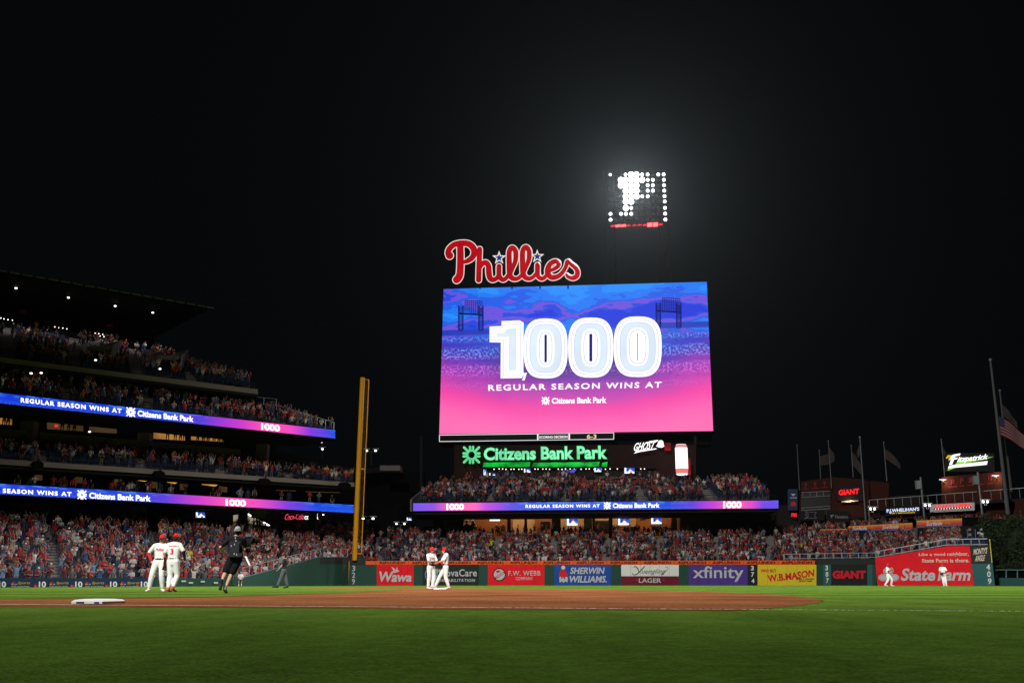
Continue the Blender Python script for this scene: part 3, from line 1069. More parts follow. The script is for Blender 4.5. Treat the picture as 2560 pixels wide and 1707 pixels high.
# lower fascia support slab (behind the LED board), reaches back to the concourse wall
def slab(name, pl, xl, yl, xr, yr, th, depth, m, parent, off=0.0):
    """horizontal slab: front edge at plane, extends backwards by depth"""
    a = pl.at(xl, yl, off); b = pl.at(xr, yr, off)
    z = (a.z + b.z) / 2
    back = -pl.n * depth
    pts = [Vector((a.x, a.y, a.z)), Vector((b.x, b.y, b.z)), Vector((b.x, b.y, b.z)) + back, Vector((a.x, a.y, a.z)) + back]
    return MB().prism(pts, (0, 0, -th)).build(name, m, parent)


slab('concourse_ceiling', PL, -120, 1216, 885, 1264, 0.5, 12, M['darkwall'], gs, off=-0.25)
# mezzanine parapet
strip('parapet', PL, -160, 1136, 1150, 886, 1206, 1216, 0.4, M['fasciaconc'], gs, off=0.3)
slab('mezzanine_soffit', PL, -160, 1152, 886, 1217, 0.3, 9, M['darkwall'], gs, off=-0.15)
mz = Deck([PL.at(-160, 1146, -0.3), PL.at(470, 1180, -0.3), PL.at(880, 1213, -0.3)], [PL.at(-160, 1108, -9), PL.at(470, 1150, -9), PL.at(880, 1198, -6)], 8)
AIS2 = [0.2, 0.42, 0.62, 0.8]
mz.build(gs, AIS2, 'mezzanine_deck', 'dark blue seats of the middle deck')
mz.people(0.42, AIS2, 'mezz', rgP, 0.6, yaw=0.35)
# brown wall behind mezzanine + suites with lit windows
PQ = Plane(0, 102, 600, 119)
for x0, x1 in ((-160, 66), (100, 348), (376, 602)):
    t0 = lambda x: 1071 + (x / 600) * 51
    strip('parapet', PQ, x0, t0(x0), t0(x0) + 18 - x0 * 0.002, x1, t0(x1), t0(x1) + 17, 0.4, M['fasciaconc'], gs)
strip('suite_wall', PQ, -160, 1010, 1150, 690, 1090, 1150, 0.4, M['darkwall'], gs, off=-3.2)
win = [(0, 30, 1031, 1060, 'e_suite'), (118, 208, 1044, 1072, 'e_suitedim'), (223, 292, 1053, 1079, 'e_suitedim'), (384, 463, 1069, 1096, 'e_suite'), (478, 560, 1081, 1099, 'e_suite')]
for x0, x1, y0, y1, mm in win:
    dy = (x1 - x0) * 0.085
    f = MB().prism([PQ.at(x0 - 2, y0 - 2, -3.0), PQ.at(x1 + 2, y0 - 2 + dy, -3.0), PQ.at(x1 + 2, y1 + 2 + dy * .7, -3.0), PQ.at(x0 - 2, y1 + 2, -3.0)], -PQ.n * 0.08).build('suite_window', M['dark'], gs)
    pts = [(x0, y0), (x1, y0 + dy), (x1, y1 + dy * .7), (x0, y1)]
    poly_px('pane', PQ, pts, 0.05, M[mm], f, off=-2.95)
    # silhouettes of people inside are solid figures
for k, (x, y) in enumerate(((418, 1093), (437, 1094), (450, 1095), (460, 1096), (8, 1058), (18, 1060), (493, 1101), (507, 1101), (519, 1102), (534, 1103), (546, 1104), (556, 1105), (154, 1071), (170, 1073), (184, 1074))):
    CROWD.append((PQ.at(x, y + 9 + (k % 3), -2.2), 0.3, 'suite', 0, x))
# lit suites above the lower board
PS = Plane(0, 95.5, 881, 124.5)
slabdark = strip('suite_wall', PS, -160, 1148, 1222, 886, 1212, 1262, 0.3, M['darkwall'], gs, off=-2.0)
for x0, x1, yy0 in ((-60, 0, 1160), (22, 108, 1168), (126, 209, 1176), (227, 306, 1183), (330, 396, 1191), (413, 470, 1197), (500, 570, 1203), (690, 740, 1222), (765, 850, 1226)):
    dy = (x1 - x0) * 0.085
    h_ = 33 - x0 * 0.012
    dimm = x0 in (330, 690, 765)
    f = MB().prism([PS.at(x0, yy0, -1.9), PS.at(x1, yy0 + dy, -1.9), PS.at(x1, yy0 + h_ + dy * .8, -1.9), PS.at(x0, yy0 + h_, -1.9)], -PS.n * 0.06).build('suite_window', M['dark'] if not dimm else M['darkwall'], gs)
    if x0 < 600:  # ceiling and wall carry the suite's lighting as their own glow
        poly_px('ceiling_glow', PS, [(x0 + 4, yy0 + 1), (x0 + 12, yy0 + 2), (x0 + 16, yy0 + 5), (x0 + 30, yy0 + 4), (x1 - 22, yy0 + dy * .6 + 3), (x1 - 32, yy0 + dy * .6 + 9), (x0 + 5, yy0 + 8)], 0.05, M['e_suiteyel'], f, off=-1.85)
        poly_px('lit_wall', PS, [(x1 - 20, yy0 + 12), (x1 - 2, yy0 + dy + 8), (x1 - 2, yy0 + h_), (x1 - 20, yy0 + h_ - 1)], 0.05, M['e_suitedim'], f, off=-1.86)
    else:
        poly_px('ceiling_glow', PS, [(x0, yy0 + 2), (x1, yy0 + 4), (x1, yy0 + 5.5), (x0, yy0 + 3.5)], 0.05, M['e_suitedim'], f, off=-1.85)
rgs = random.Random(8)
for i in range(46):
    x = rgs.uniform(-20, 860)
    if rgs.random() < 0.35 and x > 620: continue
    yb = 1226 + x / 881 * 42 + rgs.uniform(0, 5)
    CROWD.append((PL.at(x, yb, -0.8 - rgs.random()), 0.3 + rgs.gauss(0, .3), 'suite2', 0, x))
# columns between levels
for x in (62, 357, 655):
    mb = MB()
    p = PQ.at(x, 1100, -1.0); 
    mb.box((p.x - 0.7, p.y, 8), (p.x + 0.7, p.y + 1.2, 17))
    mb.build('column', M['fasciaconc'], gs)
for x, yt, yb in ((5, 1250, 1300), (180, 1262, 1310), (380, 1272, 1312), (605, 1285, 1318), (780, 1290, 1325)):
    p = PL.at(x, yt, -6)
    MB().box((p.x - 0.45, p.y, 2), (p.x + 0.45, p.y + 0.9, p.z + 1.2)).build('column', M['darkwall'], gs)
# black speakers hanging under the parapet
for i, (x, y) in enumerate(((97, 1161), (400, 1185), (664, 1204), (865, 1214))):
    e = empty('loudspeaker', PL.at(x, y, 0.7), ORD[i] + ' black loudspeaker cluster from the left hanging under the mezzanine parapet', 'loudspeaker', 'loudspeakers under the mezzanine')
    mb = MB()
    a = PL.at(x - 14, y - 8, 0.9); b = PL.at(x + 14, y + 8, 0.9)
    mb.prism([PL.at(x - 12, y + 8, 0.9), PL.at(x + 10, y + 9, 0.9), PL.at(x + 13, y - 3, 0.9), PL.at(x + 4, y - 9, 0.9), PL.at(x - 9, y - 9, 0.9), PL.at(x - 14, y - 2, 0.9)], -PL.n * 0.55)
    mb.build('cabinet', M['black'], e)
    MB().bar(PL.at(x, y - 8, 0.6), PL.at(x, y - 14, 0.35), 0.12).build('bracket', M['dark'], e)
# upper: crowd deck above the upper LED board
um = Deck([PU.at(-160, 972, -0.3), PU.at(400, 1035, -0.3), PU.at(835, 1083, -0.3)], [PU.at(-160, 915, -8), PU.at(400, 985, -8), PU.at(700, 1035, -7)], 8)
AIS3 = [0.12, 0.3, 0.5, 0.68, 0.85]
um.build(gs, AIS3, 'club_deck', 'dark blue seats of the club deck')
um.people(0.48, AIS3, 'club', rgP, 0.7, yaw=0.35)
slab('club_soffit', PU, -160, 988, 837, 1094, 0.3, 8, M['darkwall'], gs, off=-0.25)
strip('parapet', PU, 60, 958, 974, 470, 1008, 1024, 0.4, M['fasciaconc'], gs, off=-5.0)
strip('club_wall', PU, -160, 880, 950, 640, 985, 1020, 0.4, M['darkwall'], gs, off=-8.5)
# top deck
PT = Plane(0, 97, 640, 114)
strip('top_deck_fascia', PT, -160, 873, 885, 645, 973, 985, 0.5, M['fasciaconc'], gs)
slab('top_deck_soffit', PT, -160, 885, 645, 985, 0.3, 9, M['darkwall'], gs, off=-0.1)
td = Deck([PT.at(-160, 874, -0.5), PT.at(300, 930, -0.5), PT.at(635, 974, -0.5)], [PT.at(-160, 790, -14), PT.at(300, 862, -14), PT.at(590, 955, -5)], 12)
AIS4 = [0.2, 0.4, 0.6, 0.78]
td.build(gs, AIS4, 'top_deck', 'dark blue seats of the top deck')
td.people(0.34, AIS4, 'top', rgP, 0.9, yaw=0.35)
for x, y in ((236, 893), (412, 916)):
    mb = MB()
    a = PT.at(x, y, -3.0)
    for dx in (-1.5, 1.0):
        mb.prism([a + Vector((dx, 0, -1)), a + Vector((dx + .6, 0, -1)), a + Vector((dx + .4, 1, 1.6)), a + Vector((dx - .4, 5, 3.2)), a + Vector((dx - .5, 1, 1.7))], (0, 0.35, 0))
    mb.prism([a + Vector((-1.4, 0.9, 1.0)), a + Vector((1.2, 0.9, 1.0)), a + Vector((1.2, 0.9, 1.5)), a + Vector((-1.4, 0.9, 1.5))], (0, 1.2, 0))
    mb.build('vomitory', M['fasciaconc'], gs)
# roof with thin edge
PR = Plane(0, 102, 520, 116)
rf = slab('roof', PR, -160, 648, 520, 768, 0.35, 22, M['black'], gs)
mb = MB()
a = PR.at(-150, 650, 0.05); b = PR.at(518, 767.5, 0.05)
for i in range(22):
    p = a.lerp(b, i / 22 + 0.003); q = a.lerp(b, (i + 0.86) / 22)
    mb.bar(p, q, 0.14)
mb.bar(b, W(533, 770, 117), 0.14)
mb.build('roof_gutter', M['steel'], gs)
for x in (60, 200, 375):
    p = PR.at(x, 850, -12); MB().box((p.x - .3, p.y, 22), (p.x + .3, p.y + .6, 33)).build('roof_column', M['black'], gs)
# rails
def rail(name, p0, p1, h, n, m, label, cat='railing', thick=0.07, mid=True, parent=None):
    o = parent or empty(name, (p0.x, p0.y, p0.z), label, cat)
    mb = MB(); mb.bar(p0 + Vector((0, 0, h)), p1 + Vector((0, 0, h)), thick)
    mb.build('top_rail', m, o)
    if mid:
        mb = MB(); mb.bar(p0 + Vector((0, 0, 0.12)), p1 + Vector((0, 0, 0.12)), thick * 0.8); mb.build('bottom_rail', m, o)
    for i in range(n + 1):
        p = p0.lerp(p1, i / n)
        MB().bar(p, p + Vector((0, 0, h)), thick).build('post', m, o)
    return o


rl = rail('railing', PU.at(690, 1034, -6.5), PU.at(688, 1034, -6.5) + (PU.at(834, 1078, -0.5) - PU.at(688, 1034, -6.5)), 1.1, 7, M['steel'], 'sloping grey railing at the right end of the club deck')
rail('railing', PU.at(530, 1000, -8), PU.at(690, 1015, -7), 0.9, 5, M['steel'], 'pale level handrail at the back of the club deck')
rail('railing', PT.at(-100, 880, -0.2), PT.at(635, 975, -0.2), 0.9, 24, M['dark'], 'thin dark railing along the front of the top deck', thick=0.05)
rail('railing', PL.at(-100, 1140, 0.1), PL.at(880, 1206, 0.1), 0.55, 26, M['dark'], 'thin dark railing along the mezzanine parapet', thick=0.05)

# ---- low field wall on the left
wl = empty('field_wall', W(200, 1456, 76), 'low dark padded wall in front of the left lower seats', 'wall')
wl.location.z = 0
fA, fB, fC = F_[0], F_[1], W(800, 1462, 110.5)
PW = Plane(-150, 64.6, 388, 82.4)
PW2 = Plane(388, 82.4, 600, 92.5)
panel('wall_panel', PW, -150, 1444.2, 388, 1472, 0.4, M['navy'], wl)
panel('wall_panel', PW2, 388, 1444.5, 600, 1468, 0.4, M['wallgreen'], wl)
PW3 = Plane(600, 92.5, 800, 110)
PW4 = Plane(800, 110, 871, 116.3)
poly_px('wall_panel', PW3, [(600, 1466), (800, 1466), (800, 1392), (770, 1400), (600, 1446)], 0.4, M['wallgreen'], wl)
poly_px('wall_panel', PW4, [(800, 1466), (871, 1466), (871, 1410), (800, 1410)], 0.4, M['wallgreen'], wl)
poly_px('wall_panel', PW4, [(800, 1410), (871, 1410), (871, 1392), (800, 1392)], 0.35, M['walldark'], wl, off=-0.03)
for x, y in ((420, 1454), (460, 1452), (478, 1456), (507, 1453), (540, 1456)):
    panel('wall_notice', PW2, x - 5 - (x % 3), y - 2, x + 5, y + 2, 0.02, M['greytext'], wl, off=0.03)
for x in (-80, 6, 106, 197, 284, 361):
    text_px('lettering', '10', PW, (x - 9, 1452.5, x + 9, 1467.5), M['white'], wl, 0.03, 0, 0.03)
    for k, mm in enumerate(('orange', 'redtext', 'purple')):
        poly_px('emblem', PW, [(x - 20 + k * 3, 1467), (x - 17 + k * 3, 1467), (x - 15 + k * 3.4 - 2, 1461), (x - 19 + k * 3, 1461)], 0.01, M[mm], wl, off=0.03)
for x in (-130, -30, 52, 148, 237, 325):
    text_px('lettering', 'Sports', PW, (x - 8, 1453, x + 24, 1461), M['gold'], wl, 0.03, 0, 0.01, shear=0.35)
    text_px('lettering', 'PHILADELPHIA', PW, (x - 24, 1463.5, x + 22, 1467), M['greytext'], wl, 0.03, 0, 0.0)
    for k, mm in enumerate(('gold', 'orange', 'redtext', 'purple', 'blue', 'lightgreen')):
        a0 = math.pi * (1 - (k + 0.1) / 6); a1 = math.pi * (1 - (k + 0.9) / 6)
        poly_px('emblem', PW, [(x - 17, 1461.5), (x - 17 + 7 * math.cos(a0), 1461.5 - 8 * math.sin(a0)), (x - 17 + 7 * math.cos(a1), 1461.5 - 8 * math.sin(a1))], 0.01, M[mm], wl, off=0.03)
rail('railing', PW3.at(606, 1446, -0.2), PW3.at(800, 1394, -0.2), 1.0, 14, M['steel'], 'grey stepped railing climbing the green wall left of the yellow pole', thick=0.06)
rail('railing', PW4.at(800, 1394, -0.2), PW4.at(868, 1394, -0.2), 1.0, 4, M['steel'], 'short level grey railing beside the yellow pole', thick=0.06)
# ------------------------------------------------------------------ LED ribbon boards
def led_strip_mat(name, stops, blue=True, dots=400.0):
    m, n, l, b = newmat(name)
    uv = n.new("ShaderNodeUVMap"); uv.uv_map = "UVMap"
    sx = n.new("ShaderNodeSeparateXYZ"); l.new(uv.outputs["UV"], sx.inputs[0])
    rp = n.new("ShaderNodeValToRGB"); e = rp.color_ramp.elements
    e[0].position = stops[0][0]; e[0].color = (*c(stops[0][1]), 1)
    e[1].position = stops[-1][0]; e[1].color = (*c(stops[-1][1]), 1)
    for p_, h_ in stops[1:-1]:
        x = e.new(p_); x.color = (*c(h_), 1)
    l.new(sx.outputs["X"], rp.inputs["Fac"])
    mp = n.new("ShaderNodeMapping"); mp.inputs["Scale"].default_value = (dots, 14, 1)
    l.new(uv.outputs["UV"], mp.inputs["Vector"])
    ns = n.new("ShaderNodeTexNoise"); ns.inputs["Scale"].default_value = 1.0; ns.inputs["Detail"].default_value = 3
    l.new(mp.outputs["Vector"], ns.inputs["Vector"])
    th = n.new("ShaderNodeMapRange"); th.inputs["From Min"].default_value = 0.54; th.inputs["From Max"].default_value = 0.60
    l.new(ns.outputs["Fac"], th.inputs["Value"])
    # streaks along the top edge
    mp2 = n.new("ShaderNodeMapping"); mp2.inputs["Scale"].default_value = (dots * 0.09, 5, 1)
    l.new(uv.outputs["UV"], mp2.inputs["Vector"])
    n2 = n.new("ShaderNodeTexNoise"); n2.inputs["Scale"].default_value = 1.0
    l.new(mp2.outputs["Vector"], n2.inputs["Vector"])
    t2 = n.new("ShaderNodeMapRange"); t2.inputs["From Min"].default_value = 0.50; t2.inputs["From Max"].default_value = 0.56
    l.new(n2.outputs["Fac"], t2.inputs["Value"])
    tp = n.new("ShaderNodeMapRange"); tp.inputs["From Min"].default_value = 0.55; tp.inputs["From Max"].default_value = 0.95
    l.new(sx.outputs["Y"], tp.inputs["Value"])
    lo = n.new("ShaderNodeMapRange"); lo.inputs["From Min"].default_value = 0.5; lo.inputs["From Max"].default_value = 0.05
    l.new(sx.outputs["Y"], lo.inputs["Value"])
    m1 = n.new("ShaderNodeMath"); m1.operation = 'MULTIPLY'; l.new(th.outputs[0], m1.inputs[0]); l.new(lo.outputs[0], m1.inputs[1])
    m2 = n.new("ShaderNodeMath"); m2.operation = 'MULTIPLY'; l.new(t2.outputs[0], m2.inputs[0]); l.new(tp.outputs[0], m2.inputs[1])
    mx_ = n.new("ShaderNodeMath"); mx_.operation = 'MAXIMUM'; l.new(m1.outputs[0], mx_.inputs[0]); l.new(m2.outputs[0], mx_.inputs[1])
    ml = n.new("ShaderNodeMath"); ml.operation = 'MULTIPLY'; ml.inputs[1].default_value = 0.55; l.new(mx_.outputs[0], ml.inputs[0])
    # only where the picture is blue
    sc_ = n.new("ShaderNodeSeparateColor"); l.new(rp.outputs["Color"], sc_.inputs[0])
    inv = n.new("ShaderNodeMapRange"); inv.inputs["From Min"].default_value = 0.25; inv.inputs["From Max"].default_value = 0.02
    l.new(sc_.outputs[0], inv.inputs["Value"])
    m3 = n.new("ShaderNodeMath"); m3.operation = 'MULTIPLY'; l.new(ml.outputs[0], m3.inputs[0]); l.new(inv.outputs[0], m3.inputs[1])
    mx = n.new("ShaderNodeMix"); mx.data_type = 'RGBA'
    l.new(m3.outputs[0], mx.inputs["Factor"]); l.new(rp.outputs["Color"], mx.inputs["A"]); mx.inputs["B"].default_value = (*c('#5aa0ff'), 1)
    b.inputs["Base Color"].default_value = (0.01, 0.01, 0.01, 1)
    l.new(mx.outputs["Result"], b.inputs["Emission Color"]); b.inputs["Emission Strength"].default_value = 1.0
    return m


def ribbon(pl, xl, yl0, yl1, xr, yr0, yr1, stops, label, dots, off=0.35):
    e = empty('ribbon_screen', pl.at((xl + xr) / 2, (yl1 + yr1) / 2, off), label, 'led screen')
    a = pl.at(xl, yl0, off); b = pl.at(xr, yr0, off); cc = pl.at(xr, yr1, off); d = pl.at(xl, yl1, off)
    link_mesh('screen', [d, cc, b, a], [(0, 1, 2, 3)], led_strip_mat('ribbon_picture', stops, dots=dots), e, uv=[(0, 0), (1, 0), (1, 1), (0, 1)])
    q = [d - Vector((0, 0, 0.12)), cc - Vector((0, 0, 0.12)), b + Vector((0, 0, 0.08)), a + Vector((0, 0, 0.08))]
    MB().prism([p + pl.n * -0.02 for p in q], -pl.n * 0.35).build('housing', M['black'], e)
    return e


BL, PK, PU_, VI = '#0436d8', '#ff52b0', '#c034dc', '#5038e0'


def citizens_logo(pl, cx, cy_, r, m, parent, off, sy=1.0, skew=0.0, thick=0.03):
    """ring of twelve rounded rays round an octagonal hole"""
    mb = MB()
    def T(x, y): return (cx + x * r, cy_ + y * r * sy + skew * x * r)
    oc = [T(0.50 * math.cos(R(22.5 + 45 * k)), 0.50 * math.sin(R(22.5 + 45 * k))) for k in range(8)]
    ic = [T(0.24 * math.cos(R(22.5 + 45 * k)), 0.24 * math.sin(R(22.5 + 45 * k))) for k in range(8)]
    for k in range(8):
        j = (k + 1) % 8
        mb.prism([pl.at(*oc[k], off), pl.at(*oc[j], off), pl.at(*ic[j], off), pl.at(*ic[k], off)], -pl.n * thick)
    mb.build('emblem', m, parent)
    mb = MB()
    rays = []
    for s in (-1, 1):
        for t in (-1, 1):
            rays += [((s * .17, t * .42), (s * .17, t * .86)), ((s * .42, t * .17), (s * .86, t * .17)), ((s * .36, t * .36), (s * .80, t * .80))]
    for k, (p, q) in enumerate(rays):
        a = T(*p); b = T(*q)
        stroke_into(mb, pl, [(a[0], a[1], r * .125), (b[0], b[1], r * .125)], off + 0.02, 0.04, smooth_n=1, nseg=6)
    mb.build('emblem', m, parent)


# lower left
S1 = [(0, BL), (0.40, '#0436d8'), (0.47, '#5a34dc'), (0.55, '#c838d0'), (0.63, PK), (0.70, '#f84cc0'), (0.80, '#7838e0'), (0.88, '#0a44e0'), (1, '#0a50e8')]
r1 = ribbon(PL, -160, 1199, 1226, 884, 1262, 1281.5, S1, 'long blue and pink ribbon screen across the left grandstand, the lower of two', 330)
sk = lambda x: 1213.5 + (x / 884) * 47.5
def rtext(s, pl, x0, x1, yc, hh, parent, off, slope=0.0535, **k):
    q = [(x0, yc(x0) - hh), (x1, yc(x1) - hh * 0.97), (x1, yc(x1) + hh * 0.97), (x0, yc(x0) + hh)]
    return text_px('lettering', s, pl, q, M['e_white'], parent, off, 0, **k)
cl = lambda x: 1225.5 + x / 884 * 46
rtext('SEASON WINS AT', PL, 7, 179, cl, 5.5, r1, 0.40, bold=0.035, space=1.25)
rtext('REGULAR', PL, -120, -14, cl, 5.5, r1, 0.40, bold=0.035, space=1.25)
citizens_logo(PL, 205, cl(205), 12, M['e_white'], r1, 0.40, 1.0, 0.05)
rtext('Citizens Bank Park', PL, 223, 377, lambda x: cl(x) + 0.6, 7.5, r1, 0.40, bold=0.03)
rtext('1000', PL, 564, 615, cl, 8.5, r1, 0.40, bold=0.04, space=0.9)
# upper left
S2 = [(0, '#4a38e0'), (0.06, '#2040dc'), (0.15, BL), (0.50, BL), (0.60, '#5a34dc'), (0.70, '#c838d0'), (0.78, PK), (0.85, '#f84cc0'), (0.92, '#8038e0'), (0.97, '#5040e0'), (1, '#0a50e8')]
r2 = ribbon(PU, -160, 964, 991, 838, 1075, 1095.5, S2, 'long blue and pink ribbon screen across the left grandstand, the upper of two', 330)
cu_ = lambda x: 994 + x / 838 * 91.5
rtext('REGULAR SEASON WINS AT', PU, 52, 304, cu_, 5.8, r2, 0.40, bold=0.035, space=1.25)
citizens_logo(PU, 327, cu_(327), 12, M['e_white'], r2, 0.40, 1.0, 0.11)
rtext('Citizens Bank Park', PU, 344, 484, lambda x: cu_(x) + 0.8, 7.3, r2, 0.40, bold=0.03)
rtext('1000', PU, 653, 700, cu_, 8.3, r2, 0.40, bold=0.04, space=0.9)

# downlights
dl = [(30, 1019), (88, 1025), (146, 1031), (203, 1037), (256, 1043), (309, 1048), (359, 1053.5), (463, 1064.5), (521, 1070.5), (556, 1074.5)]
for i, (x, y) in enumerate(dl):
    p = PU.at(x, y, -3.5)
    e = empty('downlight', p, ORD[i] + ' round ceiling downlight from the left under the upper ribbon screen', 'ceiling light', 'downlights under the upper ribbon screen')
    MB().ball(p, 0.15, sz=0.5).build('lamp', M['e_down'], e)
    mb = MB(); mb.bar(p + Vector((0, 0, .05)), p + Vector((0, 0, .3)), 0.42, n=8); mb.build('housing', M['dark'], e)
rl_ = [(40, 720.5), (171, 744), (288, 765), (382, 781.5)]
for i, (x, y) in enumerate(rl_):
    p = PR.at(x, y, -4)
    e = empty('roof_light', p, ORD[i] + ' bright lamp from the left hanging beneath the dark grandstand roof', 'lamp', 'lamps under the grandstand roof')
    MB().ball(p, 0.15, sz=0.6).build('lamp', M['e_down'], e)
    _d = bpy.data.lights.new('roof_lamp_light', 'SPOT'); _d.energy = 700; _d.spot_size = R(125); _d.spot_blend = 0.8; _d.shadow_soft_size = 0.05; _o = bpy.data.objects.new('roof_lamp_light', _d); col.objects.link(_o); _o.location = p - Vector((0, 0, .5))
    MB().bar(p, p + Vector((0, 0, 1.5)), 0.08).build('stem', M['dark'], e)
misc = [(66, 1043, PQ), (224, 1079, PQ), (337, 1070, PQ), (309, 1108, PQ), (239, 900, PT), (78, 933, PU), (400, 922, PT), (103, 932, PU)]
for i, (x, y, p_) in enumerate(misc):
    p = p_.at(x, y, -1.5)
    o = MB().ball(p, 0.14, sz=0.6).build('wall_light', M['e_down'], origin=p)
    tag(o, 'small bright wall lamp on the left grandstand, %s from the left' % ORD[sorted(a[0] for a in misc).index(x)], 'lamp', 'small lamps on the left grandstand')
for i, (x, y) in enumerate(((2, 795), (10, 797), (20, 799), (31, 800.5), (137, 817), (147, 818.5), (157, 820), (167, 822), (238, 833), (247, 834), (257, 836), (268, 838), (250, 840), (260, 841.5))):
    p = PT.at(x, y, -15)
    o = MB().ball(p, 0.06).build('roof_bulb', M['e_down'], origin=p)
    tag(o, 'tiny bulb in a row at the back of the top deck, %s from the left' % ORD[i], 'lamp', 'tiny bulbs behind the top deck')
# red exit signs
for i, (x, y) in enumerate(((141, 1064), (287, 1065))):
    o = panel('exit_sign', PQ, x - 4, y - 3, x + 4, y + 3, 0.1, M['e_red'], off=-2.7, origin=PQ.at(x, y, -2.7))
    tag(o, 'small glowing red sign inside the %s dim suite' % ('left' if i == 0 else 'right'), 'sign')
for i, (x, y) in enumerate(((57, 778), (275, 813))):
    o = panel('banner', PT, x - 8, y - 4, x + 8, y + 4, 0.1, M['maroon'], off=-12, origin=PT.at(x, y, -12))
    tag(o, 'small dim red banner under the roof, the %s one' % ('left' if i == 0 else 'right'), 'banner')
# TVs, tent and signs in the left concourse
def tv(pl, x0, y0, x1, y1, label, off=0.0, logo=True, group='television screens'):
    e = empty('television', pl.at((x0 + x1) / 2, (y0 + y1) / 2, off), label, 'television', group)
    panel('casing', pl, x0 - 1, y0 - 1, x1 + 1, y1 + 1, 0.12, M['black'], e, off=off)
    panel('screen', pl, x0, y0, x1, y1, 0.02, M['e_tvblue'], e, off=off + 0.03)
    w_ = x1 - x0; h_ = y1 - y0
    panel('side_graphic', pl, x0, y0, x0 + w_ * .2, y1, 0.02, M['e_tv'], e, off=off + 0.05)
    panel('bottom_graphic', pl, x0 + w_ * .2, y0 + h_ * .68, x1, y1, 0.02, M['e_tv'], e, off=off + 0.05)
    poly_px('player_graphic', pl, [(x0 + w_ * .35, y1 - h_ * .3), (x0 + w_ * .5, y0 + h_ * .35), (x0 + w_ * .62, y0 + h_ * .3), (x0 + w_ * .9, y1 - h_ * .3)], 0.02, M['e_tv'], e, off=off + 0.06)
    panel('cap_graphic', pl, x0 + w_ * .5, y0 + h_ * .15, x0 + w_ * .66, y0 + h_ * .32, 0.02, M['e_red'], e, off=off + 0.07)
    return e


PC = Plane(0, 106, 881, 137)
tv(PC, 490, 1280, 512, 1293, 'bright television hanging above the lower seats on the left')
tv(PC, -3, 1270, 8, 1278, 'small television at the left edge under the lower ribbon screen')
e = empty('awning', PC.at(620, 1310), 'cream lit tent awning with a row of lights behind the lower seats', 'awning')
poly_px('canvas', PC, [(586, 1287), (608, 1284), (608, 1302), (586, 1302)], 0.3, M['e_tent'], e)
poly_px('canvas', PC, [(617, 1286), (640, 1295), (672, 1314), (617, 1306)], 0.3, M['e_tent'], e)
poly_px('canvas', PC, [(586, 1303), (608, 1303), (672, 1315), (672, 1318), (586, 1312)], 0.3, M['e_suitedim'], e, off=-0.1)
mb = MB()
for x, y in ((621, 1285), (626, 1288), (631, 1291), (661, 1306), (666, 1309), (671, 1312)):
    mb.bar(PC.at(x - 2, y - 1, 0.3), PC.at(x + 2, y + 1.2, 0.3), 0.14)
mb.build('lights', M['e_lamp'], e)
e = empty('neon_sign', PC.at(750, 1295), 'pink-red script neon sign with white block letters above the left seats', 'neon sign')
text_px('lettering', 'Coca-Cola', PC, [(713, 1284), (759, 1283), (760, 1298), (712, 1299)], M['e_coke'], e, 0.1, 0.1, bold=0.005, shear=0.4)
text_px('lettering', 'CORNER', PC, (761, 1289, 796, 1298), M['e_white'], e, 0.1, 0.1, bold=0.04)
mb = MB(); mb.bar(PC.at(712, 1300, -0.1), PC.at(797, 1300, -0.1), 0.1); mb.build('bracket', M['dark'], e)
o = text_px('lit_letters', "R'S", PC, (776, 1308, 793, 1315), M['e_white'], None, 0.1, 0.1, bold=0.02)
tag(o, 'row of small white lit letters below the pink-red neon sign', 'sign')
o = text_px('dim_sign', "XFINITY", PC, (830, 1291, 866, 1301), M['darkred'], None, 0.1, 0.1)
tag(o, 'unlit dark red lettering just left of the yellow pole', 'sign')

# ------------------------------------------------------------------ lamp posts between the stands
def twin_lamp(px, ptop, pbot, Y, label, k=1.0, one=False):
    a = W(px, pbot, Y); b = W(px, ptop, Y)
    e = empty('lamp_post', a, label, 'lamp post')
    MB().bar(a, b, 0.16 * k, n=6).build('pole', M['pole'], e)
    for s in ((0,) if one else (-1, 1)):
        MB().bar(b, b + Vector((s * 0.75 * k, 0, 0.35 * k)), 0.1 * k).build('arm', M['pole'], e)
        q = b + Vector((s * 0.75 * k, 0, 0.35 * k))
        mb = MB(); mb.ball(q + Vector((0, 0, -0.1)), 0.20 * k, sz=0.7); mb.build('lamp', M['e_lamp'], e)
        mb = MB()
        mb.bar(q + Vector((-0.55 * k, 0, 0.22 * k)), q + Vector((0.55 * k, 0, 0.22 * k)), 0.1 * k)
        mb.bar(q + Vector((0, 0, -.2 * k)), q + Vector((0, 0, .22 * k)), 0.14 * k)
        mb.build('shade', M['white'], e)


twin_lamp(928, 1130, 1162, 165, 'twin lamp post on the dark skyline right of the yellow pole')
twin_lamp(804, 1108, 1118, 170, 'far single lamp above another lamp on the skyline left of the pole', one=True)
twin_lamp(806, 1126, 1145, 160, 'nearer single lamp on the skyline left of the yellow pole', one=True)
twin_lamp(672, 1122, 1140, 155, 'single lamp beside a sloping ramp below the upper ribbon screen', one=True)
twin_lamp(920, 1300, 1312, 150, 'twin lamp post just above the crowd right of the yellow pole')
twin_lamp(1001, 1312, 1326, 150, 'smaller twin lamp post above the crowd, second right of the yellow pole', 0.8)
twin_lamp(642, 1294, 1312, 140, 'twin lamp in front of the cream tent awning', 0.7)
twin_lamp(800, 1288, 1308, 140, 'thin lamp post right of the white block letter sign', 0.6)
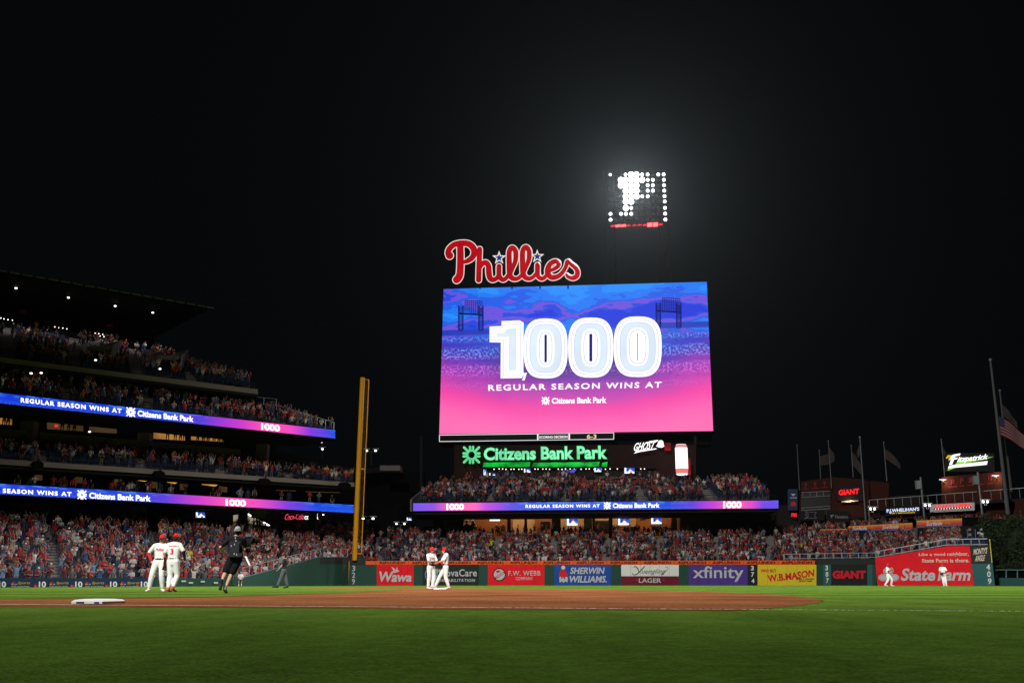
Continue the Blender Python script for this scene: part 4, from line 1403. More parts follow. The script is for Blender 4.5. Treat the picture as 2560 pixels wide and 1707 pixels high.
# ramps and dark bridge structures behind
dk = empty('access_ramp', W(800, 1456, 150), 'dim concrete ramp sloping down behind the left grandstand', 'ramp')
MB().prism([W(655, 1123, 148), W(690, 1126, 148), W(881, 1172, 152), W(1000, 1166, 156), W(1000, 1176, 156), W(881, 1186, 152), W(690, 1140, 148), W(655, 1133, 148)], (0, 4, 0)).build('ramp_slab', M['darkwall'], dk)
MB().prism([W(950, 1163, 150), W(1000, 1163, 150), W(1000, 1176, 150), W(950, 1176, 150)], (0, 3, 0)).build('ramp_end', M['concrete'], dk)
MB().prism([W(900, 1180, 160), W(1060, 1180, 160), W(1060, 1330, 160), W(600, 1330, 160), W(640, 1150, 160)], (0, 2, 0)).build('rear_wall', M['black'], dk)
tv(Plane(880, 146, 1160, 148), 1017, 1293, 1029, 1300, 'small television in the dark gap right of the yellow pole')

# ------------------------------------------------------------------ foul pole
e = empty('foul_pole', W(885, 1398, 116), 'tall bright yellow foul pole with a narrow side frame', 'foul pole')
bt = W(886, 1400, 116); tp = W(903, 944, 116); tp.x = bt.x; 
mb = MB(); mb.bar(bt, tp, 0.46, n=12); mb.build('pole', M['yellowpole'], e, smooth=False)
off_ = 0.78
mb = MB()
z0, z1 = bt.z + 0.75, tp.z - 0.25
mb.bar((bt.x + off_, 116, z0), (bt.x + off_, 116, z1), 0.11)
mb.bar((bt.x + .2, 116, z0), (bt.x + off_, 116, z0), 0.11)
mb.bar((bt.x + .2, 116, z1), (bt.x + off_, 116, z1), 0.11)
zm = W(893, 1172, 116).z
mb.bar((bt.x + .2, 116, zm), (bt.x + off_, 116, zm), 0.16)
mb.build('frame', M['yellowpole'], e)
mb = MB()
for i in range(3):
    mb.bar((bt.x + .35 + i * .12, 116.02, z0), (bt.x + .35 + i * .12, 116.02, z1), 0.008)
mb.build('wire_mesh', M['yellowpole'], e)

# ------------------------------------------------------------------ outfield wall
ow = empty('outfield_wall', W(1400, 1456, 118), 'long dark green padded outfield wall carrying advertising panels', 'wall')
ow.location.z = 0
PF = Plane(871, 116.4, 2041, 117.6)
YB_ = 1466


def wallseg(x0, x1, y0, m, off=0.0, pl=None, nm='wall_panel'):
    return panel(nm, pl or PF, x0, y0, x1, YB_, 0.4, m, ow, off=off)


green = [(871, 942), (1034, 1057), (1197, 1220), (1361, 1386), (1528, 1553), (1697, 1722), (1869, 1894)]
for x0, x1 in green:
    wallseg(x0, x1, 1411.5, M['wallgreen'] if x0 != 1869 else M['blackpanel'])
ads = [(942, 1034, 'red', 'red advertising panel with white lettering and a flying goose'), (1057, 1197, 'blackpanel', 'black advertising panel with pale serif lettering'),
       (1220, 1361, 'red', 'red advertising panel with a round emblem'), (1386, 1528, 'blue', 'blue advertising panel with slanted white lettering'),
       (1722, 1869, 'purple', 'purple advertising panel with big white lettering'), (1894, 2041, 'yellow', 'yellow advertising panel with red lettering')]
AD = {}
for x0, x1, mm, lb_ in ads:
    o = wallseg(x0, x1, 1411.0, M[mm], off=0.02, nm='advertising_panel'); o['label'] = lb_; AD[x0] = o
    mb = MB()
    for k in range(1, 6):   # joints between pad sections
        xk = x0 + (x1 - x0) * k / 6
        mb.prism([PF.at(xk - .15, 1461, 0.026), PF.at(xk + .15, 1461, 0.026), PF.at(xk + .15, 1412, 0.026), PF.at(xk - .15, 1412, 0.026)], -PF.n * 0.004)
    mb.build('pad_joint', M['dark'], o)
o = panel('advertising_panel', PF, 1553, 1411, 1697, 1439.5, 0.4, M['white'], ow, off=0.02); o['label'] = 'white upper half of an advertising panel with black script'; AD['y0'] = o
mb = MB()
for k in range(1, 6):
    xk = 1553 + 144 * k / 6
    mb.prism([PF.at(xk - .2, 1439, 0.026), PF.at(xk + .2, 1439, 0.026), PF.at(xk + .2, 1412, 0.026), PF.at(xk - .2, 1412, 0.026)], -PF.n * 0.004)
mb.build('pad_joint', M['dark'], o)
o = panel('advertising_panel', PF, 1553, 1439.5, 1697, YB_, 0.4, M['maroon'], ow, off=0.02); o['label'] = 'maroon lower half of an advertising panel'; AD['y1'] = o
T_ = dict(off=0.05, thick=0.0)
# goose panel
a = AD[942]
text_px('lettering', 'Wawa', PF, [(948, 1427), (1030, 1431), (1029, 1453.5), (947, 1454)], M['greytext'], a, 0.05, 0, bold=0.03, shear=0.15)
poly_px('emblem', PF, [(978, 1416), (986, 1420), (989, 1425), (993, 1416), (994, 1424), (999, 1427), (991, 1430), (983, 1431), (979, 1428), (984, 1426)], 0.01, M['greytext'], a, off=0.05)
# serif panel
a = AD[1057]
text_px('lettering', 'NovaCare', PF, (1098, 1422, 1192, 1440), M['greytext'], a, 0.05, 0, bold=0.015, space=1.05)
text_px('lettering', 'REHABILITATION', PF, (1098, 1446, 1188, 1453.5), M['greytext'], a, 0.05, 0, bold=0.01, shear=0.2, space=1.1)
mb = MB(); stroke_into(mb, PF, [(1079 + 16 * math.cos(t * math.pi / 6), 1436 + 17 * math.sin(t * math.pi / 6), 0.6) for t in range(0, 12)] + [(1095, 1436, 0.6)], 0.04, 0.015, smooth_n=2, nseg=4); mb.build('emblem', M['greytext'], a)
poly_px('emblem', PF, [(1066, 1440), (1074, 1430), (1082, 1434), (1090, 1428), (1093, 1440), (1086, 1449), (1074, 1450)], 0.01, M['lightgreen'], a, off=0.045)
poly_px('emblem', PF, [(1086, 1424), (1094, 1420), (1099, 1427), (1092, 1432)], 0.01, M['lightgreen'], a, off=0.05)
# round emblem panel
a = AD[1220]
def disc(pl, cx, cy_, r, m, parent, off, name='emblem', ry=None):
    return poly_px(name, pl, [(cx + r * math.cos(2 * math.pi * k / 20), cy_ + (ry or r) * math.sin(2 * math.pi * k / 20)) for k in range(20)], 0.01, m, parent, off=off)
disc(PF, 1248, 1435.5, 16.5, M['nblack'], a, 0.04); disc(PF, 1248, 1435.5, 14, M['greytext'], a, 0.055)
poly_px('emblem', PF, [(1236, 1442), (1258, 1427), (1262, 1432), (1240, 1447)], 0.01, M['redtext'], a, off=0.07)
text_px('lettering', 'WEBB', PF, [(1238, 1441), (1257, 1428.5), (1260, 1432.5), (1241, 1445)], M['greytext'], a, 0.085, 0, bold=0.02)
poly_px('emblem', PF, [(1239, 1427), (1247, 1424), (1252, 1428), (1243, 1432)], 0.01, M['redtext'], a, off=0.07)
text_px('lettering', 'F.W. WEBB', PF, (1271, 1426, 1351, 1438), M['greytext'], a, 0.05, 0, bold=0.004, space=1.1)
text_px('lettering', 'COMPANY', PF, (1289, 1441.5, 1332, 1449), M['greytext'], a, 0.05, 0, bold=0.002)
# blue panel
a = AD[1386]
text_px('lettering', 'SHERWIN', PF, (1425, 1417.5, 1512, 1434), M['greytext'], a, 0.05, 0, bold=0.03, shear=0.22)
text_px('lettering', 'WILLIAMS.', PF, (1424, 1438.5, 1517, 1455.5), M['greytext'], a, 0.05, 0, bold=0.03, shear=0.22)
poly_px('emblem', PF, [(1402, 1425), (1405, 1417), (1413, 1417), (1411, 1424), (1417, 1431), (1420, 1443), (1398, 1443), (1397, 1435)], 0.01, M['redtext'], a, off=0.05)
disc(PF, 1408, 1418, 5, M['pinkprint'], a, 0.065)
poly_px('emblem', PF, [(1398, 1443), (1402, 1440), (1404, 1447), (1407, 1441), (1411, 1448), (1414, 1441), (1420, 1443), (1419, 1455), (1413, 1452), (1409, 1457), (1405, 1452), (1399, 1456)], 0.01, M['greytext'], a, off=0.065)
# script panel
mb = MB()
for pts in ([(1584, 1418, .6), (1588, 1415, .9), (1594, 1420, 1.1), (1597, 1428, .9)], [(1612, 1415, .9), (1603, 1424, 1.3), (1593, 1434, 1.2), (1583, 1436, .7), (1581, 1431, .6)]):
    stroke_into(mb, PF, pts, 0.05, 0.015, nseg=4)
mb.build('lettering', M['nblack'], AD['y0'])
text_px('lettering', 'uengling', PF, (1604, 1421, 1664, 1437), M['nblack'], AD['y0'], 0.05, 0, bold=-0.005, shear=0.45)
mb = MB(); stroke_into(mb, PF, [(1655, 1436, .7), (1664, 1428, .6), (1670, 1419, .5), (1664, 1416, .5)], 0.05, 0.015, nseg=4); mb.build('lettering', M['nblack'], AD['y0'])
text_px('lettering', 'LAGER', PF, (1597, 1444.5, 1653, 1456), M['greytext'], AD['y1'], 0.05, 0, bold=0.02)
for x in (1592, 1659.5):
    poly_px('emblem', PF, [(x + (3 if k % 2 == 0 else 1.2) * math.sin(k * math.pi / 5), 1449 - (3 if k % 2 == 0 else 1.2) * math.cos(k * math.pi / 5)) for k in range(10)], 0.01, M['redtext'], AD['y1'], off=0.05)
# purple
a = AD[1722]
text_px('lettering', 'xfinity', PF, (1732, 1414.5, 1859, 1453.5), M['greytext'], a, 0.05, 0, bold=0.012, res=6)
# 374
for k, ch in enumerate('374'):
    text_px('distance_marker', ch, PF, (1877 + k * .8, 1413.5 + k * 16, 1884.5 + k * .8, 1425 + k * 16), M['white'], ow, 0.05, 0, bold=0.02)
for k, ch in enumerate('329'):
    text_px('distance_marker', ch, PF, (880.5 - k * .3, 1413.5 + k * 16.3, 888 - k * .3, 1427 + k * 16.3), M['greytext'], ow, 0.05, 0, bold=0.015)
a = AD[1894]
text_px('lettering', 'WHO BUT', PF, [(1901, 1422), (1940, 1421.5), (1941, 1430), (1902, 1430)], M['redtext'], a, 0.05, 0, bold=0.04)
text_px('lettering', 'W.B.MASON', PF, [(1917, 1436), (2036, 1421.5), (2035, 1439.5), (1920, 1454)], M['redtext'], a, 0.05, 0, bold=0.035, space=1.0, arc=-1.5)
text_px('lettering', 'FAMILY OWNED', PF, (1990, 1444.5, 2036, 1449), M['nblack'], a, 0.05, 0, bold=0.015)
text_px('lettering', 'SINCE 1898', PF, (1997, 1450, 2029, 1454), M['nblack'], a, 0.05, 0, bold=0.015)
# orange band, thirteen separate sections
xs = [939.5] + [1021 + 82.6 * k for k in range(0, 12)] + [2038]
xs = [939.5, 1021.5, 1104, 1185, 1267, 1350, 1433, 1517.5, 1601.5, 1686, 1773.5, 1859, 1946, 2038]
for i in range(len(xs) - 1):
    x0, x1 = xs[i] + 0.4, xs[i + 1] - 0.4
    yt = 1401.5 - (x0 - 914) / 1124 * 1.5
    s_ = panel('wall_cap_panel', PF, x0, yt, x1, 1410.6, 0.5, M['orange'], ow, off=0.05)
    text_px('lettering', 'ASPLUNDH', PF, (x0 + 7, yt + 1.8, x1 - 8, 1409), M['darkred'], s_, 0.08, 0, bold=0.03)
panel('wall_cap_panel', PF, 914, 1401.5, 939, 1410.6, 0.5, M['orange'], ow, off=0.05)
panel('wall_cap_panel', PF, 871, 1393, 914, 1410.6, 0.5, M['walldark'], ow, off=0.0)
# yellow line by the pole
poly_px('foul_marking', PF, [(872, 1401), (874, 1401), (871, 1461), (869, 1461)], 0.03, M['yellowpole'], ow, off=0.06)
# right of the yellow panel
PG = Plane(2041, 117.6, 2192, 117.8)
panel('wall_panel', PG, 2041, 1411, 2058, YB_, 0.4, M['wallgreen'], ow)
panel('wall_panel', PG, 2058, 1411, 2078, YB_, 0.4, M['teal'], ow)
o = panel('advertising_panel', PG, 2078, 1411, 2168, YB_, 0.4, M['blackpanel'], ow, off=0.02); o['label'] = 'black advertising panel with red block lettering'
text_px('lettering', 'GIANT', PG, (2081, 1425.5, 2165, 1446), M['redtext'], o, 0.05, 0, bold=0.06)
panel('wall_panel', PG, 2168, 1411, 2181, YB_, 0.4, M['teal'], ow)
panel('wall_panel', PG, 2181, 1411, 2191, YB_, 0.4, M['wallgreen'], ow)
panel('wall_panel', PG, 2041, 1396.5, 2191, 1410.8, 0.4, M['walldark'], ow, off=-0.02)
for k, ch in enumerate('387'):
    text_px('distance_marker', ch, PG, (2063 + k * 1.0, 1412.5 + k * 16, 2070 + k * 1.0, 1425 + k * 16), M['white'], ow, 0.05, 0, bold=0.02)
# tall red panel turned towards the field
PS_ = Plane(2192, 117.8, 2488, 111.5)
z_ = lambda px, py: PS_.at(px, py)
A0, B0 = PS_.at(2193.5, 1462), PS_.at(2434, 1462)
A1 = PS_.at(2189, 1394.5); Bk = PS_.at(2368, 1364.5); B1 = PS_.at(2425, 1364)
red = MB().prism([Vector((A0.x, A0.y, -.05)), Vector((B0.x, B0.y, -.05)), Vector((B0.x, B0.y, B1.z)), Bk, Vector((A0.x, A0.y, A1.z))], -PS_.n * 0.5).build('advertising_panel', M['red'], ow)
red['label'] = 'tall red advertising panel with a rising top edge'
text_px('lettering', 'Like a good neighbor,', PS_, [(2297, 1382), (2421, 1379), (2422, 1391), (2297, 1391)], M['pinkprint'], red, 0.05, 0, bold=0.02)
text_px('lettering', 'State Farm is there.', PS_, [(2305, 1396), (2423, 1395), (2424, 1405), (2305, 1405.5)], M['pinkprint'], red, 0.05, 0, bold=0.02)
text_px('lettering', 'State', PS_, [(2253, 1420), (2338, 1421), (2338, 1451), (2252, 1451)], M['greytext'], red, 0.05, 0, bold=0.03, shear=0.15)
text_px('lettering', 'Farm', PS_, [(2346, 1420), (2427, 1422), (2426, 1451), (2344, 1451)], M['greytext'], red, 0.05, 0, bold=0.03, shear=0.15)
for cx, cy_ in ((2221, 1427), (2209, 1443), (2235, 1443)):
    disc(PS_, cx, cy_, 13, M['greytext'], red, 0.05, ry=9); disc(PS_, cx, cy_, 11, M['redtext'], red, 0.065, ry=7.3); disc(PS_, cx, cy_, 10, M['greytext'], red, 0.08, ry=6.5)
C0 = PS_.at(2487, 1462); C1 = PS_.at(2476, 1363)
MB().prism([Vector((B0.x, B0.y, -.05)) + PS_.d * .02, Vector((C0.x, C0.y, -.05)), Vector((C0.x, C0.y, PS_.at(2483, 1408).z)), Vector((B0.x, B0.y, PS_.at(2483, 1408).z)) + PS_.d * .02], -PS_.n * 0.5).build('wall_panel', M['teal'], ow)
MB().prism([Vector((B0.x, B0.y, PS_.at(2483, 1407.7).z)) + PS_.d * .02, Vector((C0.x, C0.y, PS_.at(2483, 1407.7).z)), Vector((C0.x, C0.y, C1.z)), Vector((B0.x, B0.y, B1.z)) + PS_.d * .02], -PS_.n * 0.5).build('wall_panel', M['walldark'], ow)
text_px('lettering', "MONTY'S", PS_, [(2434, 1371), (2469, 1367), (2467, 1383), (2434, 1386)], M['pinkprint'], ow, 0.05, 0, bold=0.03, shear=0.1)
text_px('lettering', "ANGLE", PS_, [(2439, 1388), (2463, 1386), (2461, 1401), (2437, 1403)], M['pinkprint'], ow, 0.05, 0, bold=0.03, shear=0.1)
for k, ch in enumerate('409'):
    text_px('distance_marker', ch, PS_, (2466 + k * 1.8, 1410 + k * 17.5, 2475 + k * 1.8, 1424 + k * 17.5), M['white'], ow, 0.05, 0, bold=0.015)
poly_px('foul_marking', PS_, [(2473, 1347), (2475, 1347), (2481, 1406), (2479, 1406)], 0.06, M['yellow'], ow, off=0.1)
# far right low wall with open frames
PX = Plane(2489, 119, 2620, 118)
rw = empty('bullpen_fence', PX.at(2520, 1463), 'low teal wall topped with an open frame fence at the right edge', 'fence')
rw.location.z = 0
panel('wall_base', PX, 2489, 1444, 2640, 1467, 0.4, M['teal'], rw)
for x in (2490, 2514, 2542, 2572, 2602, 2632):
    panel('post', PX, x, 1425, x + 3, 1443.8, 0.1, M['railteal'], rw, off=-0.1)
panel('top_rail', PX, 2489, 1422.5, 2640, 1425, 0.12, M['railteal'], rw, off=-0.09)
panel('screen_backing', PX, 2489, 1425.2, 2640, 1443.6, 0.05, M['black'], rw, off=-0.6)
# railing over the right wall
def rail_pts(pts, pl, h, label, m, step=22):
    p0 = pl.at(*pts[0], -0.25)
    e = empty('railing', p0, label, 'railing')
    zt = []
    for i in range(len(pts) - 1):
        a = pl.at(*pts[i], -0.25); b = pl.at(*pts[i + 1], -0.25)
        MB().bar(a + Vector((0, 0, h)), b + Vector((0, 0, h)), 0.10).build('top_rail', m, e)
        MB().bar(a + Vector((0, 0, .1)), b + Vector((0, 0, .1)), 0.08).build('bottom_rail', m, e)
        n = max(1, round((pts[i + 1][0] - pts[i][0]) / step))
        for k in range(n):
            p = a.lerp(b, k / n)
            MB().bar(p, p + Vector((0, 0, h)), 0.13).build('post', m, e)
    return e


rail_pts([(2041, 1396.5), (2189, 1394.5)], PG, 0.62, 'level grey railing above the black panel left of the red wall', M['steel'])
rail_pts([(2190, 1394), (2367, 1363.5), (2470, 1362.5)], PS_, 0.72, 'grey railing rising along the top of the tall red panel', M['steel'])
rail_pts([(1960, 1398), (2040, 1397)], PF, 0.62, 'short grey railing above the right end of the orange band', M['steel'])
# ------------------------------------------------------------------ outfield stand behind the wall
os_ = empty('outfield_stand', W(1450, 1456, 130), 'wide two-level stand full of fans behind the outfield wall', 'grandstand')
os_.location.z = 0
Of = [W(880, 1422, 119), W(930, 1424, 119), W(1400, 1423, 119.2), W(2040, 1421, 119.5)]
Ob = [W(880, 1338, 143), W(930, 1342, 143), W(1400, 1345, 145), W(2040, 1338, 146)]
ol = Deck(Of, Ob, 20)
AIS5 = [0.06, 0.19, 0.31, 0.43, 0.545, 0.66, 0.78, 0.9]
ol.build(os_, AIS5, 'lower_deck', 'dark blue seats of the outfield lower deck')
ol.people(0.60, AIS5, 'outfield', rgP, 0.45, yaw=0.0)
Rf = [W(2042, 1411, 119.5), W(2190, 1408, 119.8), W(2368, 1377, 116.5), W(2470, 1374, 114)]
Rb = [W(2042, 1338, 146), W(2190, 1345, 138), W(2368, 1345, 131), W(2450, 1350, 124)]
ord_ = Deck(Rf, Rb, 18)
ord_.build(os_, [0.3, 0.62], 'lower_deck', 'dark blue seats above the tall red panel')
ord_.people(0.85, [0.3, 0.62], 'right', rgP, 0.2, yaw=-0.25, umax=0.86)
PK1 = Plane(880, 150, 2040, 152)      # rear wall of the concourse
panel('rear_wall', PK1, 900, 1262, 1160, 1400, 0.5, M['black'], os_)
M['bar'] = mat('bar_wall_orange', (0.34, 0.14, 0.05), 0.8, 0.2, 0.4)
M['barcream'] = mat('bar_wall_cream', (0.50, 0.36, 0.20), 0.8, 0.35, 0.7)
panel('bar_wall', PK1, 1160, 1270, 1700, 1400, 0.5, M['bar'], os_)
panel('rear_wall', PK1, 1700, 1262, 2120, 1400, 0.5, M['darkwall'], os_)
# cream panels and dark openings on it
for x0, x1, y0, y1, mm in ((1282, 1337, 1298, 1335, 'barcream'), (1402, 1484, 1279, 1325, 'barcream'), (1488, 1530, 1285, 1300, 'barcream'), (1532, 1590, 1279, 1316, 'barcream'), (1380, 1401, 1284, 1330, 'black'),
                           (1460, 1480, 1296, 1325, 'dark'), (1488, 1524, 1302, 1330, 'darkwall'), (1160, 1188, 1284, 1330, 'black'), (1607, 1632, 1281, 1296, 'black'), (1560, 1600, 1316, 1330, 'darkwall'), (1352, 1375, 1303, 1320, 'dark')):
    panel('wall_section', PK1, x0, y0, x1, y1, 0.1, M[mm], os_, off=0.15 if mm == 'barcream' else 0.25)
for x0 in (1423, 1552):
    text_px('lettering', 'Lite', PK1, (x0, 1283, x0 + 17, 1292), M['nblack'], os_, 0.2, 0, bold=0.03)
text_px('lettering', 'Lite', PK1, (1601, 1288, 1614, 1300), M['nblack'], os_, 0.3, 0, bold=0.03)
for x0, sk_ in ((1158, 0), (1173, 1)):
    pts = [(x0 + 2, 1298), (x0 + 14, 1296 + sk_), (x0 + 16, 1312), (x0 + 8, 1306), (x0, 1315)] if sk_ == 0 else [(x0 + 1, 1298), (x0 + 11, 1295), (x0 + 16, 1308), (x0 + 8, 1305), (x0 + 2, 1313)]
    o = poly_px('hanging_banner', PK1, pts, 0.05, M['cream'], None, off=1.2)
    tag(o, 'cream hanging pennant in the bar, the %s of two' % ('left' if sk_ == 0 else 'right'), 'banner')
    text_px('lettering', 'Lite', PK1, (x0 + 3, 1299, x0 + 13, 1306), M['nblack'], o, 1.25, 0, bold=0.03)
PK2 = Plane(880, 147, 2040, 149)
for x0, x1 in ((1268, 1277), (1311, 1318), (1482, 1487), (1523, 1531), (1112, 1114), (1680, 1692)):
    panel('column', PK2, x0, 1268, x1, 1390, 0.8, M['dark'], os_)
tvs = [(1224, 1287, 1250, 1302, 'wide bright television on the orange bar wall, first from the left'), (1417, 1296, 1444, 1313, 'television below the black script on the cream bar wall'),
       (1545, 1296, 1572, 1312, 'television in the middle right of the bar under the second black script'), (1628, 1294, 1654, 1309, 'television at the right end of the orange bar')]
for x0, y0, x1, y1, lb_ in tvs: tv(PK2, x0, y0, x1, y1, lb_, off=0.5)
# warm bar lights (real lamps)
M['warm'] = None
for i, x in enumerate((1205, 1245, 1300, 1345, 1390, 1450, 1505, 1560, 1620, 1670)):
    p = PK2.at(x, 1281, 0.2)
    d = bpy.data.lights.new('bar_lamp', 'POINT'); d.energy = 160; d.color = (1.0, 0.62, 0.32); d.shadow_soft_size = 0.25
    o = bpy.data.objects.new('bar_lamp', d); col.objects.link(o); o.location = p
strings = [[(1073, 1285), (1076, 1290), (1083, 1292), (1088, 1293), (1092, 1290), (1096, 1295), (1098, 1290)], [(1114, 1285), (1118, 1291), (1123, 1288), (1127, 1294), (1131, 1291), (1134, 1294)],
           [(1278, 1284), (1281, 1289), (1285, 1292), (1288, 1291), (1290, 1296), (1293, 1291)], [(1320, 1284), (1323, 1288), (1327, 1290), (1331, 1292), (1333, 1289)]]
for i, s_ in enumerate(strings):
    p = PK2.at(s_[0][0], s_[0][1], 1.0)
    e = empty('string_lights', p, ORD[i] + ' cluster of drooping string lights from the left under the right ribbon screen', 'string lights', 'string lights in the bar')
    mb = MB(); wr = MB()
    cs = catmull(s_, 3)
    for q, pt in enumerate(cs):
        mb.ball(PK2.at(pt[0], pt[1], 1.0), 0.075, nu=6, nv=4)
        if q: wr.bar(PK2.at(cs[q - 1][0], cs[q - 1][1] - .6, 1.0), PK2.at(pt[0], pt[1] - .6, 1.0), 0.02)
    mb.build('bulbs', M['e_bulb'], e); wr.build('wire', M['black'], e)
# upper deck
PD = Plane(1029, 134, 1946, 135.5)
Uf = [PD.at(1045, 1256, -0.4), PD.at(1500, 1254, -0.4), PD.at(1930, 1248, -0.4)]
Ub = [PD.at(1092, 1217, -12), PD.at(1500, 1214, -12), PD.at(1880, 1208, -12)]
ud = Deck(Uf, Ub, 9)
AIS6 = [0.2, 0.42, 0.63, 0.83]
ud.build(os_, AIS6, 'upper_deck', 'dark blue seats of the outfield upper deck')
ud.people(0.60, AIS6, 'upper', rgP, 0.5, yaw=0.0)
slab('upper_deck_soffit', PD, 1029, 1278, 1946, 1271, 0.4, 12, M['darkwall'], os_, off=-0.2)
panel('deck_front', PD, 1032, 1252, 1944, 1257.5, 0.3, M['dark'], os_, off=0.0)
strip('side_wall', Plane(1029, 134, 1080, 146), 1029, 1248, 1278, 1080, 1206, 1262, 0.2, M['concrete'], os_)
S3 = [(0, '#6040e8'), (0.06, '#8c38e0'), (0.10, '#f050c0'), (0.17, '#ff60b8'), (0.20, '#c038e0'), (0.27, '#5038e0'), (0.33, '#1048e0'), (0.70, '#0c40d8'), (0.765, '#6038e0'), (0.82, '#c838d8'), (0.88, '#ff60b4'), (0.925, '#e048c8'), (0.96, '#7040e8'), (1, '#6448ec')]
r3 = ribbon(PD, 1029, 1257.3, 1276.7, 1946, 1250.5, 1270, S3, 'blue and pink ribbon screen on the outfield upper deck', 420)
cr = lambda x: 1267 - (x - 1029) / 917 * 6.7
rtext('1000', PD, 1116, 1160, cr, 8, r3, 0.40, bold=0.04, space=0.9)
rtext('REGULAR SEASON WINS AT', PD, 1314, 1499, cr, 4, r3, 0.40, bold=0.03, space=1.25)
citizens_logo(PD, 1518, cr(1518), 9, M['e_white'], r3, 0.40, 1.0, -0.007)
rtext('Citizens Bank Park', PD, 1532, 1649, cr, 6, r3, 0.40, bold=0.03)
rtext('1000', PD, 1808, 1854, cr, 8.5, r3, 0.40, bold=0.04, space=0.9)
rail('railing', PD.at(1035, 1252, 0.0), PD.at(1940, 1246, 0.0), 0.5, 46, M['dark'], 'thin dark railing above the ribbon screen of the outfield upper deck', thick=0.05)

M['brickdark'] = mat('dark_brick', (0.026, 0.012, 0.011), 0.95, 0.3, 0.8)
# brick building behind the upper deck, carrying the big screen
bd = empty('scoreboard_building', W(1430, 1456, 160), 'dark brick building behind the outfield stand carrying the giant screen', 'building')
bd.location.z = 0
PBk = Plane(1130, 153, 1760, 152)
panel('wall', PBk, 1135, 1112, 1740, 1290, 1.0, M['brickdark'], bd)
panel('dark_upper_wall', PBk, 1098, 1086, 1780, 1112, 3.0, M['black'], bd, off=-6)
for x in (1050, 1735):
    panel('steel_column', PBk, x, 1090, x + 6, 1290, 0.6, M['dark'], bd, off=-1)
panel('bar_back_wall', PBk, 1205, 1168, 1640, 1210, 0.2, M['darkwall'], bd, off=0.15)
# soffit in three pieces, the green light on it put in as emission
for x0, x1 in ((1207, 1326), (1330, 1499), (1503, 1519)):
    o = poly_px('lit_soffit', PBk, [(x0 + 3, 1156), (x1, 1154), (x1 - 2, 1165.5), (x0, 1167)], 0.2, M['e_green'], bd, off=1.2)
text_px('lettering', 'GHOST ENERGY DRINK', PBk, (1345, 1157, 1484, 1162.5), M['e_greendim'], bd, 1.25, 0, bold=0.01, shear=0.3)
panel('awning_edge', PBk, 1205, 1166.5, 1640, 1170, 1.2, M['darkwall'], bd, off=1.3)
panel('sign_band', PBk, 1215, 1189, 1600, 1197, 0.2, M['nblack'], bd, off=1.2)
for x0, x1, s_ in ((1221, 1291, 'OFFICIAL ENERGY DRINK'), (1365, 1445, 'OFFICIAL ENERGY DRINK'), (1520, 1592, 'OFFICIAL ENERGY DRINK')):
    text_px('lettering', s_, PBk, (x0, 1191, x1, 1195.5), M['e_dimwhite'], bd, 1.25, 0)
for x0 in (1199, 1346, 1497):
    text_px('lettering', 'GHOST', PBk, (x0, 1189.5, x0 + 16, 1195.5), M['e_dimwhite'], bd, 1.25, 0, bold=0.02, shear=0.3)
panel('red_ledge', PBk, 1395, 1200, 1640, 1204, 0.3, M['maroon'], bd, off=1.6)
rgb_ = random.Random(4)
mb = MB()
for k in range(42):
    x = 1217 + k * 9.9 + rgb_.uniform(-2, 2)
    if rgb_.random() < .2: continue
    mb.ball(PBk.at(x, 1172 + rgb_.uniform(-.7, .7), 1.4), 0.09, nu=6, nv=4)
o = mb.build('festoon_lights', M['e_bulb'], origin=PBk.at(1420, 1172, 1.4))
tag(o, 'long straight row of tiny festoon bulbs below the green lit strip', 'string lights')
for x0, y0, x1, y1, lb_ in ((1310, 1171, 1326, 1180.5, 'small television below the green strip, left of centre'), (1486, 1169, 1503, 1179, 'small television below the right end of the green strip'),
                            (1561, 1169, 1586, 1183, 'larger television at the right of the upper bar'), (1209, 1173, 1216, 1187, 'narrow tall white television at the left of the upper bar'), (1223, 1182, 1238, 1188, 'low small television at the left of the upper bar')):
    tv(PBk, x0, y0, x1, y1, lb_, off=1.5)
o = text_px('neon_script', 'Chill', PBk, [(1404, 1175), (1442, 1171), (1440, 1182), (1402, 1184)], M['e_blue'], None, 1.5, 0.05, bold=0.03, shear=0.4)
tag(o, 'blue neon script glowing in the upper bar', 'neon sign')
for i in range(34):
    x = rgb_.uniform(1160, 1660)
    CROWD.append((PBk.at(x, 1203 + rgb_.uniform(0, 8), 1.8 + rgb_.random()), rgb_.gauss(0, .5), 'bar', 0, x))
for i in range(40):
    x = rgb_.uniform(1180, 1680)
    p = PK2.at(x, 1335, 0.3 - rgb_.random())
    CROWD.append((Vector((p.x, p.y, p.z - 0.3)), rgb_.gauss(0, .6), 'bar2', 0, x))

# ------------------------------------------------------------------ giant screen
PSB = Plane(1102, 156.5, 1776, 153.2, pr=900)
sb = empty('video_screen', PSB.at(1440, 1085), 'giant rectangular video screen glowing blue above and pink below', 'video screen')
TL, TR, BR_, BL_ = (1109, 722.5), (1767, 704.5), (1783, 1077), (1098, 1085)


